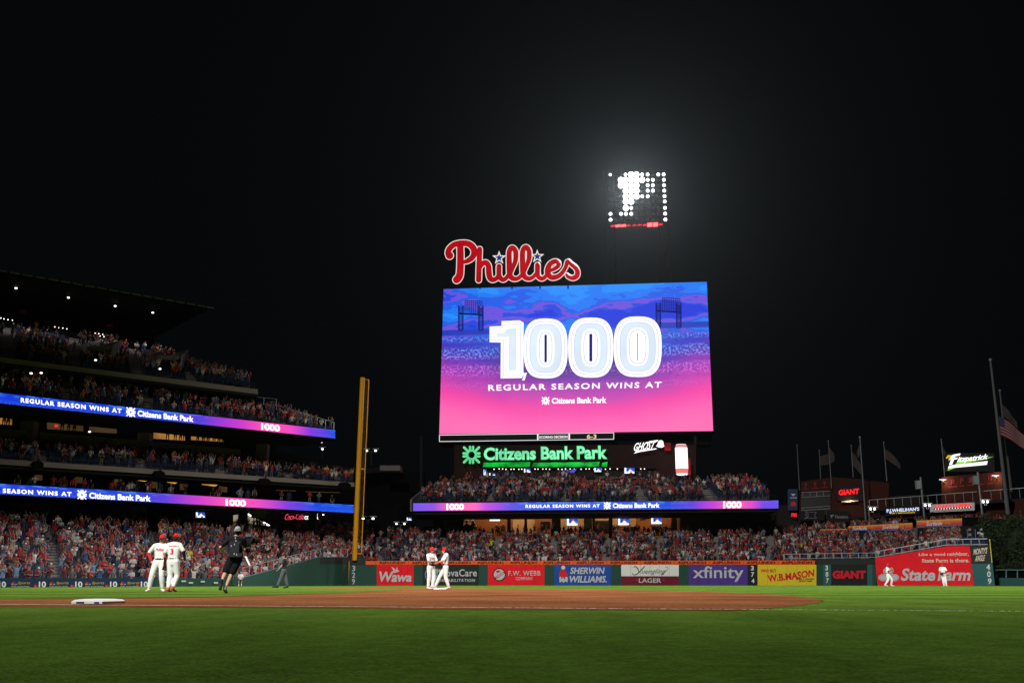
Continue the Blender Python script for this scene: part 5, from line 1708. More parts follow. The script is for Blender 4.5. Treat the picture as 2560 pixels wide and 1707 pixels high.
def screen_mat():
    m, n, l, b = newmat('screen_picture')
    uv = n.new("ShaderNodeUVMap"); uv.uv_map = "UVMap"
    sx = n.new("ShaderNodeSeparateXYZ"); l.new(uv.outputs["UV"], sx.inputs[0])

    def math_(op, a=None, b_=None, va=None, vb=None):
        q = n.new("ShaderNodeMath"); q.operation = op
        if a is not None: l.new(a, q.inputs[0])
        elif va is not None: q.inputs[0].default_value = va
        if b_ is not None: l.new(b_, q.inputs[1])
        elif vb is not None: q.inputs[1].default_value = vb
        return q.outputs[0]

    def mapr(a, f0, f1, t0=0.0, t1=1.0):
        q = n.new("ShaderNodeMapRange"); l.new(a, q.inputs["Value"])
        q.inputs["From Min"].default_value = f0; q.inputs["From Max"].default_value = f1
        q.inputs["To Min"].default_value = t0; q.inputs["To Max"].default_value = t1
        return q.outputs[0]

    def noise(sxx, syy, detail=3, off=0.0, rough=0.5):
        mp = n.new("ShaderNodeMapping"); mp.inputs["Scale"].default_value = (sxx, syy, 1); mp.inputs["Location"].default_value = (off, off, 0)
        l.new(uv.outputs["UV"], mp.inputs["Vector"])
        q = n.new("ShaderNodeTexNoise"); q.inputs["Scale"].default_value = 1; q.inputs["Detail"].default_value = detail; q.inputs["Roughness"].default_value = rough
        l.new(mp.outputs["Vector"], q.inputs["Vector"]); return q.outputs["Fac"]

    def mix(f, a, bcol):
        q = n.new("ShaderNodeMix"); q.data_type = 'RGBA'
        l.new(f, q.inputs["Factor"])
        if isinstance(a, tuple): q.inputs["A"].default_value = (*a, 1)
        else: l.new(a, q.inputs["A"])
        if isinstance(bcol, tuple): q.inputs["B"].default_value = (*bcol, 1)
        else: l.new(bcol, q.inputs["B"])
        return q.outputs["Result"]

    u, v = sx.outputs["X"], sx.outputs["Y"]
    du = math_('SUBTRACT', u, vb=0.5); du2 = math_('MULTIPLY', du, du)
    bow = math_('MULTIPLY', du2, vb=0.62)
    nz = noise(5, 3, 5); nzz = math_('MULTIPLY', math_('SUBTRACT', nz, vb=0.5), vb=0.12)
    vb_ = math_('ADD', math_('SUBTRACT', v, bow), nzz)
    rp = n.new("ShaderNodeValToRGB"); l.new(mapr(vb_, -0.05, 0.95), rp.inputs["Fac"])
    st = [(0.0, '#ff68b2'), (0.08, '#ff5cb0'), (0.2, '#f83ca6'), (0.28, '#c83cb0'), (0.36, '#a030b4'), (0.45, '#5a30b8'), (0.53, '#3834c4'), (0.66, '#2858d0'), (0.74, '#2068e0'), (1.0, '#2a50dc')]
    e = rp.color_ramp.elements
    e[0].position = 0; e[0].color = (*c(st[0][1]), 1); e[1].position = 1; e[1].color = (*c(st[-1][1]), 1)
    for p_, h_ in st[1:-1]:
        x = e.new(p_); x.color = (*c(h_), 1)
    colr = rp.outputs["Color"]
    # sky with posterised clouds
    n1 = noise(2.6, 4.2, 5, 5.3, 0.52)
    cr_ = n.new("ShaderNodeValToRGB"); cr_.color_ramp.interpolation = 'CONSTANT'; l.new(n1, cr_.inputs["Fac"])
    e = cr_.color_ramp.elements
    e[0].position = 0; e[0].color = (*c('#1434dc'), 1); e[1].position = 0.42; e[1].color = (*c('#1a48e0'), 1)
    for p_, h_ in ((0.45, '#6a50dc'), (0.49, '#1a5ce8'), (0.52, '#1a78f4'), (0.58, '#1e8cff'), (0.68, '#3aa0ff')):
        x = e.new(p_); x.color = (*c(h_), 1)
    sky = mapr(math_('ADD', v, math_('MULTIPLY', du2, vb=0.12)), 0.66, 0.70)
    colr = mix(sky, colr, cr_.outputs["Color"])
    # stands: speckled crowd
    sp = noise(120, 70, 2, 7.0)
    spm = mapr(sp, 0.50, 0.56)
    stand = math_('MULTIPLY', mapr(v, 0.28, 0.40), mapr(v, 0.665, 0.64))
    rows_ = n.new("ShaderNodeTexWave"); rows_.bands_direction = 'Y'; rows_.inputs["Scale"].default_value = 2.6; rows_.inputs["Distortion"].default_value = 0.7
    l.new(uv.outputs["UV"], rows_.inputs["Vector"])
    rw_ = mapr(rows_.outputs["Fac"], 0.05, 0.6)
    edge = mapr(du2, 0.02, 0.12)
    f = math_('MULTIPLY', math_('MULTIPLY', spm, stand), math_('MULTIPLY', rw_, vb=0.7))
    light = mix(mapr(v, 0.42, 0.55), c('#e070e8'), c('#6aa8ff'))
    colr = mix(f, colr, light)
    dk_ = math_('MULTIPLY', math_('MULTIPLY', mapr(noise(30, 60, 3, 2.0), 0.56, 0.66), stand), vb=0.5)
    colr = mix(dk_, colr, c('#241c90'))
    # dark roof band of the pictured ballpark
    bandc = math_('ADD', v, math_('MULTIPLY', u, vb=-0.02))
    bnd = math_('MULTIPLY', mapr(bandc, 0.665, 0.672), mapr(bandc, 0.712, 0.705))
    colr = mix(math_('MULTIPLY', bnd, mapr(du2, 0.075, 0.09)), colr, c('#1a38b8'))
    # middle shadow behind the digits
    sh = math_('MULTIPLY', math_('MULTIPLY', mapr(du2, 0.12, 0.03), mapr(v, 0.30, 0.42)), mapr(v, 0.62, 0.54))
    colr = mix(math_('MULTIPLY', sh, vb=0.6), colr, c('#26206e'))
    # halftone dots
    vo = n.new("ShaderNodeTexVoronoi"); vo.inputs["Scale"].default_value = 1; vo.inputs["Randomness"].default_value = 0.0
    mp = n.new("ShaderNodeMapping"); mp.inputs["Scale"].default_value = (150, 85, 1); mp.inputs["Rotation"].default_value = (0, 0, R(20)); l.new(uv.outputs["UV"], mp.inputs["Vector"]); l.new(mp.outputs["Vector"], vo.inputs["Vector"])
    ht = math_('MULTIPLY', mapr(vo.outputs["Distance"], 0.36, 0.22), math_('MULTIPLY', mapr(vb_, 0.02, 0.2), mapr(vb_, 0.46, 0.3)))
    colr = mix(math_('MULTIPLY', ht, vb=0.45), colr, c('#a02ca0'))
    b.inputs["Base Color"].default_value = (0.01, 0.01, 0.01, 1); b.inputs["Roughness"].default_value = 0.5
    l.new(colr, b.inputs["Emission Color"]); b.inputs["Emission Strength"].default_value = 1.0
    return m


q = [PSB.at(*BL_), PSB.at(*BR_), PSB.at(*TR), PSB.at(*TL)]
link_mesh('screen', q, [(0, 1, 2, 3)], screen_mat(), sb, uv=[(0, 0), (1, 0), (1, 1), (0, 1)])
q2 = [PSB.at(BL_[0] - 3, BL_[1] + 2, -0.05), PSB.at(BR_[0] + 3, BR_[1] + 2, -0.05), PSB.at(TR[0] + 3, TR[1] - 3, -0.05), PSB.at(TL[0] - 3, TL[1] - 3, -0.05)]
MB().prism(q2, -PSB.n * 2.0).build('housing', M['black'], sb)
sO = 1080, 690
def Sx(x, y): return (1080 + x / 3.2667, 690 + y / 3.2667)
E1 = emit('digit_white', (1, 1, 1), 1.15)
E2 = emit('digit_line', c('#bcc4ee'), 1.0)
E3 = emit('digit_blue', c('#e0eefc'), 1.0, 0.05, 0.12)
E4 = emit('digit_slot', c('#241c78'), 1.0)
def super_ring(cx, cy_, hw, hh, k=40, n_=2.9):
    out = []
    for i in range(k):
        t = 2 * math.pi * i / k
        ct, st_ = math.cos(t), math.sin(t)
        out.append(Sx(cx + hw * math.copysign(abs(ct) ** (2 / n_), ct), cy_ + hh * math.copysign(abs(st_) ** (2 / n_), st_)))
    return out


def layer(mb, pts, off, mi):
    mb.prism([PSB.at(x, y, off) for x, y in pts], -PSB.n * 0.02, mi)


for cx, cy_, hw, hh, x0, x1 in ((928, 591, 180, 244, 10, 10), (1297, 584, 185, 245, 12, 12), (1680, 577, 196, 247, 3, 3)):
    mb = MB(); cx2 = cx
    for k, (a, b_, mi) in enumerate(((0, 0, 0), (22, 22, 1), (27, 27, 0), (48, 44, 1), (52, 48, 2), (108, 92, 0), (125, 109, 1), (131, 115, 0))):
        layer(mb, super_ring(cx2, cy_, hw - a, hh - b_), 0.06 + k * 0.03, mi)
    sl = [Sx(cx - x0, cy_ - 112), Sx(cx + x0, cy_ - 112), Sx(cx + x0, cy_ + 112), Sx(cx - x0, cy_ + 112)]
    layer(mb, sl, 0.30, 3)
    mb.build('digit', [E1, E2, E3, E4], sb)
mb = MB()
one = [(470, 412), (568, 408), (568, 368), (715, 362), (748, 380), (746, 800), (735, 832), (560, 835), (562, 542), (470, 540)]
layer(mb, [Sx(*p) for p in one], 0.06, 0)
one2 = [(486, 430), (560, 425), (600, 392), (728, 386), (722, 812), (580, 815), (580, 522), (486, 522)]
layer(mb, [Sx(*p) for p in one2], 0.09, 1)
one2 = [(490, 434), (563, 429), (604, 397), (723, 391), (718, 808), (585, 810), (585, 517), (490, 517)]
layer(mb, [Sx(*p) for p in one2], 0.12, 0)
one3 = [(530, 470), (590, 462), (612, 430), (690, 425), (688, 770), (625, 772), (627, 495), (530, 500)]
layer(mb, [Sx(*p) for p in one3], 0.15, 2)
mb.build('digit', [E1, E2, E3], sb)
mb = MB(); layer(mb, [Sx(740, 790), Sx(775, 790), Sx(756, 850), Sx(735, 852), Sx(748, 818)], 0.18, 0); mb.build('comma', E1, sb)
text_px('lettering', 'REGULAR SEASON WINS AT', PSB, [Sx(458, 888), Sx(1876, 862), Sx(1872, 910), Sx(460, 937)], E1, sb, 0.08, 0, bold=0.022, space=1.25)
citizens_logo(PSB, *Sx(928, 1018), 10.2, E1, sb, 0.08)
text_px('lettering', 'Citizens Bank Park', PSB, [Sx(978, 995), Sx(1425, 986), Sx(1425, 1036), Sx(978, 1042)], E1, sb, 0.08, 0, bold=0.035)
# pictured light towers as dark lattice graphics
E5 = emit('tower_graphic', c('#10186c'), 1.0)
for (bx, by, wd, flip) in ((218, 200, 205, 0), (1830, 178, 210, 1)):
    mb = MB()
    def ln(x0, y0, x1, y1, w_=3.2):
        a = Sx(x0, y0); b2 = Sx(x1, y1)
        d = Vector((b2[0] - a[0], b2[1] - a[1], 0)); d.normalize(); nx, ny = -d.y * w_ / 4.4, d.x * w_ / 4.4
        mb.prism([PSB.at(a[0] + nx, a[1] + ny, 0.05), PSB.at(b2[0] + nx, b2[1] + ny, 0.05), PSB.at(b2[0] - nx, b2[1] - ny, 0.05), PSB.at(a[0] - nx, a[1] - ny, 0.05)], -PSB.n * 0.01)
    X = lambda f: bx + wd * f
    for f0 in (0.0, 0.17, 0.80, 0.97):
        ln(X(f0), by + 40, X(f0), by + 240, 6)
    for k in range(12):
        y = by + 60 + k * 16
        ln(X(0), y, X(.17), y + 14, 3); ln(X(.17), y, X(0), y + 14, 3); ln(X(.8), y, X(.97), y + 14, 3); ln(X(.97), y, X(.8), y + 14, 3)
    for k in range(7):
        ln(X(.0 if k > 2 else .25), by + k * 17, X(.97 if k > 2 else .92), by + 8 + k * 17, 3.5)
    for k in range(9):
        ln(X(.25 + k * .085), by, X(.25 + k * .085), by + 118, 2.6)
    ln(X(0), by + 104, X(.97), by + 118, 10)
    mb.build('tower_graphic', E5, sb)

# score strip below
ss = empty('score_strip', PSB.at(1316, 1094), 'narrow black score strip outlined in white under the giant screen', 'scoreboard')
pl = PSB
tp_ = lambda x: 1087.3 - (x - 1098) / 437 * 5.9; bt_ = lambda x: 1103.2 - (x - 1098) / 437 * 6.0
def bar_px(x0, y0, x1, y1, w_, off=0.1):
    d = Vector((x1 - x0, y1 - y0, 0)).normalized(); nx, ny = -d.y * w_ / 2, d.x * w_ / 2
    return MB().prism([pl.at(x0 + nx, y0 + ny, off), pl.at(x1 + nx, y1 + ny, off), pl.at(x1 - nx, y1 - ny, off), pl.at(x0 - nx, y0 - ny, off)], -pl.n * 0.05).build('frame', M['e_score'], ss)
MB().prism([pl.at(1098, bt_(1098)), pl.at(1535, bt_(1535)), pl.at(1535, tp_(1535)), pl.at(1098, tp_(1098))], -pl.n * 1.0).build('panel', M['nblack'], ss)
bar_px(1098, tp_(1098), 1535, tp_(1535), 1.3); bar_px(1098, bt_(1098), 1535, bt_(1535), 1.3)
for x, w_ in ((1098.5, 1.4), (1344.5, 3.4), (1423, 3.6), (1534.3, 1.5)):
    bar_px(x, tp_(x) + .7, x, bt_(x) - .7, w_, 0.12)
text_px('lettering', 'SCORING DECISION', pl, [(1348, 1089.3), (1419, 1088.2), (1419, 1094.8), (1348, 1096)], M['e_score'], ss, 0.1, 0, bold=0.03)
text_px('lettering', '6-3', pl, [(1467, 1085.5), (1491, 1085), (1491, 1095.5), (1467, 1096)], M['e_scoreamber'], ss, 0.1, 0, bold=0.02)

# ------------------------------------------------------------------ red script letters on top of the screen
PL2 = Plane(1102, 155, 1500, 153, pr=650)
sg = empty('script_sign', PL2.at(1280, 716), 'huge glowing red script sign outlined in white above the giant screen', 'sign')
def Lc(p): return (1080 + p[0] / 5.8725, 580 + p[1] / 5.8725, p[2] / 5.8725)
letters = [
    [[(415, 190, 48), (418, 400, 50), (412, 590, 52), (395, 660, 54), (362, 700, 56)],
     [(258, 345, 56), (238, 300, 44), (262, 240, 42), (330, 185, 42), (440, 165, 44), (540, 178, 46), (605, 235, 48), (620, 310, 46), (590, 375, 42), (530, 420, 38), (480, 440, 30)]],
    [[(700, 252, 38), (692, 450, 40), (685, 705, 40)], [(700, 520, 34), (735, 470, 38), (790, 450, 40), (828, 500, 42), (835, 600, 44), (850, 670, 42), (885, 700, 40), (935, 690, 34), (975, 650, 36)]],
    [[(983, 505, 38), (983, 620, 38), (1000, 670, 38), (1040, 700, 36), (1085, 680, 32), (1130, 620, 30)]],
    [[(1135, 640, 34), (1180, 540, 30), (1225, 420, 36), (1228, 290, 38), (1180, 232, 38), (1135, 290, 38), (1135, 500, 42), (1142, 620, 42), (1170, 672, 40), (1225, 690, 34), (1280, 670, 30), (1325, 620, 28)]],
    [[(1330, 620, 34), (1378, 520, 30), (1423, 400, 36), (1426, 280, 38), (1378, 224, 38), (1330, 290, 38), (1332, 500, 42), (1340, 610, 42), (1370, 664, 40), (1425, 685, 34), (1480, 665, 30), (1520, 620, 28)]],
    [[(1550, 485, 38), (1550, 600, 38), (1566, 655, 38), (1610, 685, 34), (1655, 665, 30), (1690, 620, 28)]],
    [[(1710, 575, 26), (1790, 545, 28), (1850, 500, 32), (1855, 450, 34), (1805, 432, 36), (1735, 470, 38), (1700, 545, 42), (1705, 615, 42), (1760, 665, 42), (1840, 655, 36), (1905, 605, 32), (1960, 520, 30), (1985, 440, 32)]],
    [[(2005, 425, 28), (2050, 475, 34), (2105, 520, 36), (2135, 580, 36), (2125, 645, 38), (2070, 675, 36), (2005, 655, 32), (1980, 630, 26)]]]
for k, strokes in enumerate(letters):
    mb = MB()
    for s_ in strokes: stroke_into(mb, PL2, [Lc(p) for p in s_], 0.3, 0.22, grow=1.9, mi=0, nseg=8)
    for s_ in strokes: stroke_into(mb, PL2, [Lc(p) for p in s_], 0.62, 0.28, grow=0.0, mi=1, nseg=8)
    mb.build('letter', [M['e_signwhite'], M['e_signred']], sg)
for cx, cy_ in ((985, 378), (1545, 358)):
    for rr, off, mm in ((105, 0.75, 'e_signwhite'), (62, 0.95, 'e_signblue')):
        pts = []
        for i in range(10):
            r_ = rr if i % 2 == 0 else rr * 0.40
            a = math.pi * i / 5
            pts.append(Lc((cx + r_ * math.sin(a), cy_ - r_ * math.cos(a), 1))[:2])
        poly_px('star', PL2, pts, 0.1, M[mm], sg, off=off)
mb = MB()
for x in (1130, 1200, 1280, 1350, 1420):
    mb.bar(PL2.at(x, 700, -0.3), PL2.at(x, 722, -0.3), 0.25)
mb.bar(PL2.at(1125, 706, -0.4), PL2.at(1430, 702, -0.4), 0.2)
mb.build('support_frame', M['black'], sg)

# green neon bank sign
PN = Plane(1130, 151, 1760, 150)
gsn = empty('neon_sign', PN.at(1330, 1140), 'large green-white neon sign with a rayed emblem below the giant screen', 'neon sign')
text_px('lettering', 'Citizens Bank Park', PN, [(1209, 1118), (1518, 1112), (1519, 1147.5), (1209, 1151)], M['e_neonline'], gsn, 0.05, 0.06, bold=0.045)
text_px('lettering', 'Citizens Bank Park', PN, [(1210, 1119.2), (1517, 1113.2), (1518, 1146.5), (1210, 1150)], M['e_neon'], gsn, 0.15, 0.06, bold=0.026)
cx, cy_ = 1178.8, 1136.5
rays = []
for s_ in (-1, 1):
    for t_ in (-1, 1):
        rays += [[(s_ * .17, t_ * .55), (s_ * .17, t_ * .90)], [(s_ * .55, t_ * .17), (s_ * .90, t_ * .17)], [(s_ * .42, t_ * .42), (s_ * .84, t_ * .84)]]
for rr, off, mm in ((3.1, 0.05, 'e_neonline'), (2.2, 0.22, 'e_neon'), (0.9, 0.34, 'e_neonline')):
    mb = MB()
    for p, q_ in rays:
        stroke_into(mb, PN, [(cx + p[0] * 22, cy_ + p[1] * 22, rr), (cx + q_[0] * 22, cy_ + q_[1] * 22, rr)], off, 0.06, smooth_n=1, nseg=6)
    pts = [(cx + 22 * .5 * math.cos(R(22.5 + 45 * k)), cy_ + 22 * .5 * math.sin(R(22.5 + 45 * k)), rr * 0.8) for k in range(9)]
    stroke_into(mb, PN, pts, off, 0.06, smooth_n=1, nseg=6)
    mb.build('emblem', M[mm], gsn)
mb = MB(); mb.bar(PN.at(1209, 1151.5, -0.15), PN.at(1519, 1148.5, -0.15), 0.15); mb.build('mounting_rail', M['dark'], gsn)
# white lit brush sign
gh = empty('lit_sign', PN.at(1620, 1116), 'white lit brush lettering sign with a small ghost shape', 'sign')
text_px('lettering', 'GHOST', PN, [(1587, 1107), (1641, 1102), (1635, 1122), (1584, 1127)], M['e_white'], gh, 0.1, 0.15, bold=0.015, shear=0.28)
poly_px('brush_stroke', PN, [(1585, 1133), (1592, 1126), (1640, 1120), (1642, 1122), (1600, 1129)], 0.12, M['e_white'], gh, off=0.1)
poly_px('brush_stroke', PN, [(1618, 1106), (1624, 1102.5), (1646, 1099), (1643, 1103), (1626, 1106)], 0.12, M['e_white'], gh, off=0.12)
poly_px('ghost_shape', PN, [(1646, 1103), (1649, 1100.5), (1654, 1100), (1658, 1103), (1659, 1110), (1661, 1115), (1657, 1117), (1653, 1118.5), (1649, 1117), (1646, 1118), (1644, 1115.5), (1640, 1115), (1644, 1110)], 0.12, M['e_white'], gh, off=0.1)
poly_px('eye', PN, [(1650, 1105), (1653, 1104.6), (1652.6, 1107), (1650.5, 1107.2)], 0.02, M['nblack'], gh, off=0.15)
o = panel('red_panel', PN, 1662, 1107, 1677.5, 1125.5, 0.2, M['e_redsoft'], off=-0.2, origin=PN.at(1670, 1116))
tag(o, 'small red glowing panel behind the white brush lettering sign', 'sign')
# drinks can sign
cn = empty('can_sign', PN.at(1704, 1188, 1.2), 'tall white and salmon illuminated drinks can sign mounted on the building', 'sign')
ctr = PN.at(1704, 1150, 1.3)
zt, zb = PN.at(1704, 1111, 1.3).z, PN.at(1704, 1187, 1.3).z
rr = (PN.at(1719.5, 1150, 1.3) - PN.at(1688.5, 1150, 1.3)).length / 2
def lathe(prof, m, name, parent, n=24):
    mb = MB(); k0 = 0
    for z, r_ in prof:
        for i in range(n):
            t = 2 * math.pi * i / n
            mb.v.append(Vector((ctr.x + r_ * math.cos(t), ctr.y + r_ * math.sin(t), z)))
    for k in range(len(prof) - 1):
        for i in range(n):
            j = (i + 1) % n
            mb.f.append((k * n + i, k * n + j, (k + 1) * n + j, (k + 1) * n + i)); mb.m.append(0)
    mb.f.append(tuple(range(n - 1, -1, -1))); mb.m.append(0); mb.f.append(tuple((len(prof) - 1) * n + i for i in range(n))); mb.m.append(0)
    return mb.build(name, m, parent, smooth=False)
Hh = zt - zb
lathe([(zb + .20 * Hh, rr), (zt - .11 * Hh, rr)], M['e_white'], 'can_body', cn)
lathe([(zt - .11 * Hh, rr), (zt - .02 * Hh, rr * .82)], M['e_salmon'], 'can_shoulder', cn)
lathe([(zt - .02 * Hh, rr * .82), (zt, rr * .80)], M['e_tv'], 'can_rim', cn)
lathe([(zb + .04 * Hh, rr * .96), (zb + .20 * Hh, rr)], M['e_salmon'], 'can_band', cn)
lathe([(zb, rr * .8), (zb + .04 * Hh, rr * .96)], M['e_tv'], 'can_base', cn)
PCn = PN.off(1.3 + rr + 0.03)
text_px('lettering', 'GHOST', PCn, [(1699, 1173), (1700, 1125), (1710, 1124), (1709, 1172)], M['nblack'], cn, 0.02, 0, bold=-0.035)
mb = MB(); mb.box((ctr.x + rr * 1.05, ctr.y - .3, zb), (ctr.x + rr * 1.35, ctr.y + .3, zb + .55 * Hh)); mb.build('side_frame', M['e_redsoft'], cn)
MB().box((ctr.x - .2, ctr.y, zb + .3 * Hh), (ctr.x + .2, ctr.y + rr + 1.5, zb + .36 * Hh)).build('bracket', M['dark'], cn)

# ------------------------------------------------------------------ floodlight tower
YT = 178.0
PTW = Plane(1520, YT, 1665, YT - 1, pr=500)
ft = empty('floodlight_tower', W(1592, 1456, YT), 'tall floodlight tower bank shining above the giant screen', 'floodlight tower')
ft.location.z = 0
mb = MB()
for x in (1524, 1660):
    a = PTW.at(x, 570, -1.0)
    for dx in (-1.2, 1.2):
        mb.bar((a.x + dx, a.y, 0), (a.x + dx * 0.8, a.y, a.z + 12), 0.35)
    for k in range(14):
        z = 8 + k * 4
        mb.bar((a.x - 1.2, a.y, z), (a.x + 1.2, a.y, z + 4), 0.15)
mb.build('tower_legs', M['black'], ft)
mb = MB()
rowsy = [437, 450.5, 464, 477.5, 491.5, 504.5, 520.5, 535, 549.5]
for y in rowsy: mb.bar(PTW.at(1518, y + 1, -0.5), PTW.at(1668, y - 1, -0.5), 0.22)
for x in (1518, 1555, 1592, 1630, 1668): mb.bar(PTW.at(x, 428, -0.6), PTW.at(x, 560, -0.6), 0.3)
mb.build('lamp_rack', M['black'], ft)
colsx = [1524, 1538, 1552, 1564, 1577.5, 1591, 1605, 1619, 1632, 1645.6, 1659]
lit = {0: [0, 3, 4, 5, 6, 7, 9, 10], 1: [2, 3, 4, 5, 6, 7, 8, 10], 2: [2, 3, 4, 5, 7, 8, 10], 3: [3, 4, 5, 7, 8, 10], 4: [3, 4, 5, 6, 7, 10], 5: [3, 4, 10], 6: [3, 4, 10], 7: [0, 2, 3, 4, 10], 8: [0, 10]}
big = {0: [4, 5], 1: [2, 3, 4, 5, 6], 2: [2, 3, 4, 5], 3: [3, 4, 5], 4: [3, 4, 5], 5: [3, 4], 6: [3]}  # these lamps are enlarged so their discs merge like bloom
M['lampoff'] = mat('lamp_glass_off', (0.02, 0.024, 0.026), 0.5, 0.1, 2, spec=0.2)
kx = YT / 2460
for r_, y in enumerate(rowsy):
    for q_, x in enumerate(colsx):
        if (r_, q_) in ((0, 1), (7, 1), (6, 0), (5, 0), (4, 0), (3, 0), (2, 0), (1, 0), (1, 1), (2, 1), (3, 1), (4, 1), (5, 1), (6, 1)): continue
        xx_ = x + (1.5 if q_ == 0 else 0) + r_ * (0.55 if q_ == 10 else 0.1)
        on = q_ in lit[r_]; bg_ = on and q_ in big.get(r_, [])
        p = PTW.at(xx_, y - (x - 1524) * 0.004, 0.3)
        rad = kx * (7.7 if bg_ else 4.3) * (0.8 if q_ == 0 and r_ == 0 else 1)
        mb = MB(); mb.ball(p, rad, nu=12, nv=6)
        o = mb.build('floodlamp', M['e_lamp'] if on else M['lampoff'], ft, smooth=True)
        if not on: o['label'] = 'unlit lamp'
rx = [1531.5, 1545, 1558.5, 1572, 1586, 1599, 1612, 1624.5, 1638.5, 1652]
for i, x in enumerate(rx):
    y = 564.5 - i * 0.45
    w_ = 4.6 if i not in (1, 2, 7, 8) else 6.0
    h_ = 1.0 if i in (3, 4, 5) else (2.2 if i in (1, 2) else (4.2 if i in (7, 8) else 1.5))
    poly_px('red_beacon', PTW, [(x - w_, y + h_ + .6), (x + w_, y + h_ - .6), (x + w_, y - h_ - .6), (x - w_, y - h_ + .6)], 0.3, M['e_redlamp'] if i in (1, 2, 7, 8) else M['e_red'], ft, off=0.3)
def plight(name, p, en, colr_, r=1.0):
    d = bpy.data.lights.new(name, 'POINT'); d.energy = en; d.color = colr_; d.shadow_soft_size = r
    o = bpy.data.objects.new(name, d); col.objects.link(o); o.location = p
    return o
_p = PTW.at(1580, 475, 2.5)
spot('floodlamp_light', _p, (0, 55, 0), 900000, 60, 0.6, 2.0, (0.93, 0.98, 1.0))
spot('floodlamp_light', _p, (-4, -4, 0), 330000, 18, 1.0, 2.0, (0.85, 0.98, 1.0))  # second beam of the bank, added to strengthen its glow in the haze
plight('beacon_light', PTW.at(1630, 561, 2.0), 600, (1.0, 0.05, 0.08), 1.0)
# ------------------------------------------------------------------ right side: brick buildings and terraces
rb = empty('brick_building', W(2130, 1456, 150), 'dark red brick building with a glazed left bay behind the right seats', 'building')
rb.location.z = 0
PR1 = Plane(1985, 152, 2290, 149)
def rstrip(pl, x0, y0l, x1, y0r, yb, th, m, nm, par, off=0.0):
    return MB().prism([pl.at(x0, yb, off), pl.at(x1, yb, off), pl.at(x1, y0r, off), pl.at(x0, y0l, off)], -pl.n * th).build(nm, m, par)
rstrip(PR1, 1999, 1204, 2080, 1192, 1310, 1.0, M['brick'], 'brick_bay', rb)
rstrip(PR1, 2078, 1192, 2165, 1198, 1310, 1.6, M['brick'], 'brick_bay', rb, off=0.5)
rstrip(PR1, 2165, 1200, 2222, 1206, 1310, 1.0, M['brick'], 'brick_bay', rb)
rstrip(PR1, 2222, 1240, 2300, 1236, 1310, 1.0, M['darkwall'], 'terrace_wall', rb, off=-2)
rstrip(PR1, 2003, 1231, 2076, 1227, 1296, 0.1, M['glassdark'], 'glazing', rb, off=0.15)
for x in (2006, 2024, 2041, 2058):
    panel('mullion', PR1, x, 1229, x + 1.6, 1240, 0.1, M['concrete'], rb, off=0.3)
for y0, y1, s_ in ((1228, 1229.6, 3.5), (1240, 1241.6, 4.5), (1266, 1268, 5), (1272, 1274, 5)):
    strip('transom', PR1, 2003, y0 + s_ / 2, y1 + s_ / 2, 2076, y0 - s_ / 2, y1 - s_ / 2, 0.1, M['concrete'], rb, off=0.35)
for i, (x, y) in enumerate(((2014, 1212), (2037, 1210), (2061, 1208))):
    o = poly_px('wall_emblem', PR1, [(x - 4, y - 4), (x + 2, y - 6), (x + 5, y - 2), (x + 2, y + 1), (x + 1, y + 7), (x - 2, y + 7), (x - 1, y)], 0.1, M['maroon'], rb, off=0.1)
    strip('name_plate', PR1, x - 8, y + 9, y + 11.5, x + 8, y + 8, y + 10.5, 0.1, M['maroon'], rb, off=0.1)
# red letter board
bdn = empty('sign_board', PR1.at(2122, 1254, 1.4), 'dark sign board with red block letters lit from below on the brick building', 'sign')
rstrip(PR1, 2092, 1213, 2160, 1206, 1251, 0.4, M['nblack'], 'board', bdn, off=1.4)
text_px('lettering', 'GIANT', PR1, [(2096, 1224), (2148, 1220), (2148, 1234), (2097, 1238)], M['e_coke'] if False else M['e_red'], bdn, 1.45, 0.1, bold=0.05)
strip('light_trough', PR1, 2104, 1252, 1255, 2146, 1250, 1252.5, 0.4, M['cream'], bdn, off=2.0)
plight('board_light', PR1.at(2124, 1250, 2.3), 90, (1.0, 0.75, 0.5), 0.2)
# vertical banner
bn = empty('hanging_banner', PR1.at(1983, 1276, 2), 'tall narrow navy banner with a bell emblem right of the ribbon screen', 'banner')
rstrip(PR1, 1969.5, 1222, 1994, 1222, 1275, 0.15, M['navy'], 'cloth', bn, off=2)
poly_px('emblem', PR1, [(1977, 1262), (1979, 1254), (1988, 1254), (1990, 1262), (1992, 1264), (1975, 1264)], 0.02, M['redtext'], bn, off=2.05)
poly_px('emblem', PR1, [(1977, 1234), (1990, 1234), (1983, 1240)], 0.02, M['greytext'], bn, off=2.05)
strip('name_line', PR1, 1975, 1243, 1244.5, 1992, 1243, 1244.5, 0.02, M['greytext'], bn, off=2.05)
o = text_px('led_sign', 'STRIKE', PR1, (1978, 1282, 1992, 1291), M['e_red'], None, 2.0, 0.1, bold=0.05)
tag(o, 'small glowing red led word below the navy banner', 'sign')
bb = empty('brand_board', PR1.at(2096, 1300, 2.2), 'black board with white lettering below the brick building', 'sign')
panel('board', PR1, 2068, 1277, 2124, 1305, 0.3, M['nblack'], bb, off=2.2)
text_px('lettering', 'Fanatics', PR1, (2088, 1287, 2120, 1295), M['e_dimwhite'], bb, 2.25, 0, bold=0.015)
poly_px('emblem', PR1, [(2075, 1287), (2085, 1286), (2084, 1289), (2080, 1290), (2080, 1296), (2078, 1293)], 0.02, M['e_dimwhite'], bb, off=2.25)
pn = empty('pennant_sign', PR1.at(2025, 1296, 2.2), 'dark sign with a thin white outlined figure and pennant', 'sign')
panel('board', PR1, 1998, 1276, 2062, 1300, 0.3, M['nblack'], pn, off=2.2)
mb = MB()
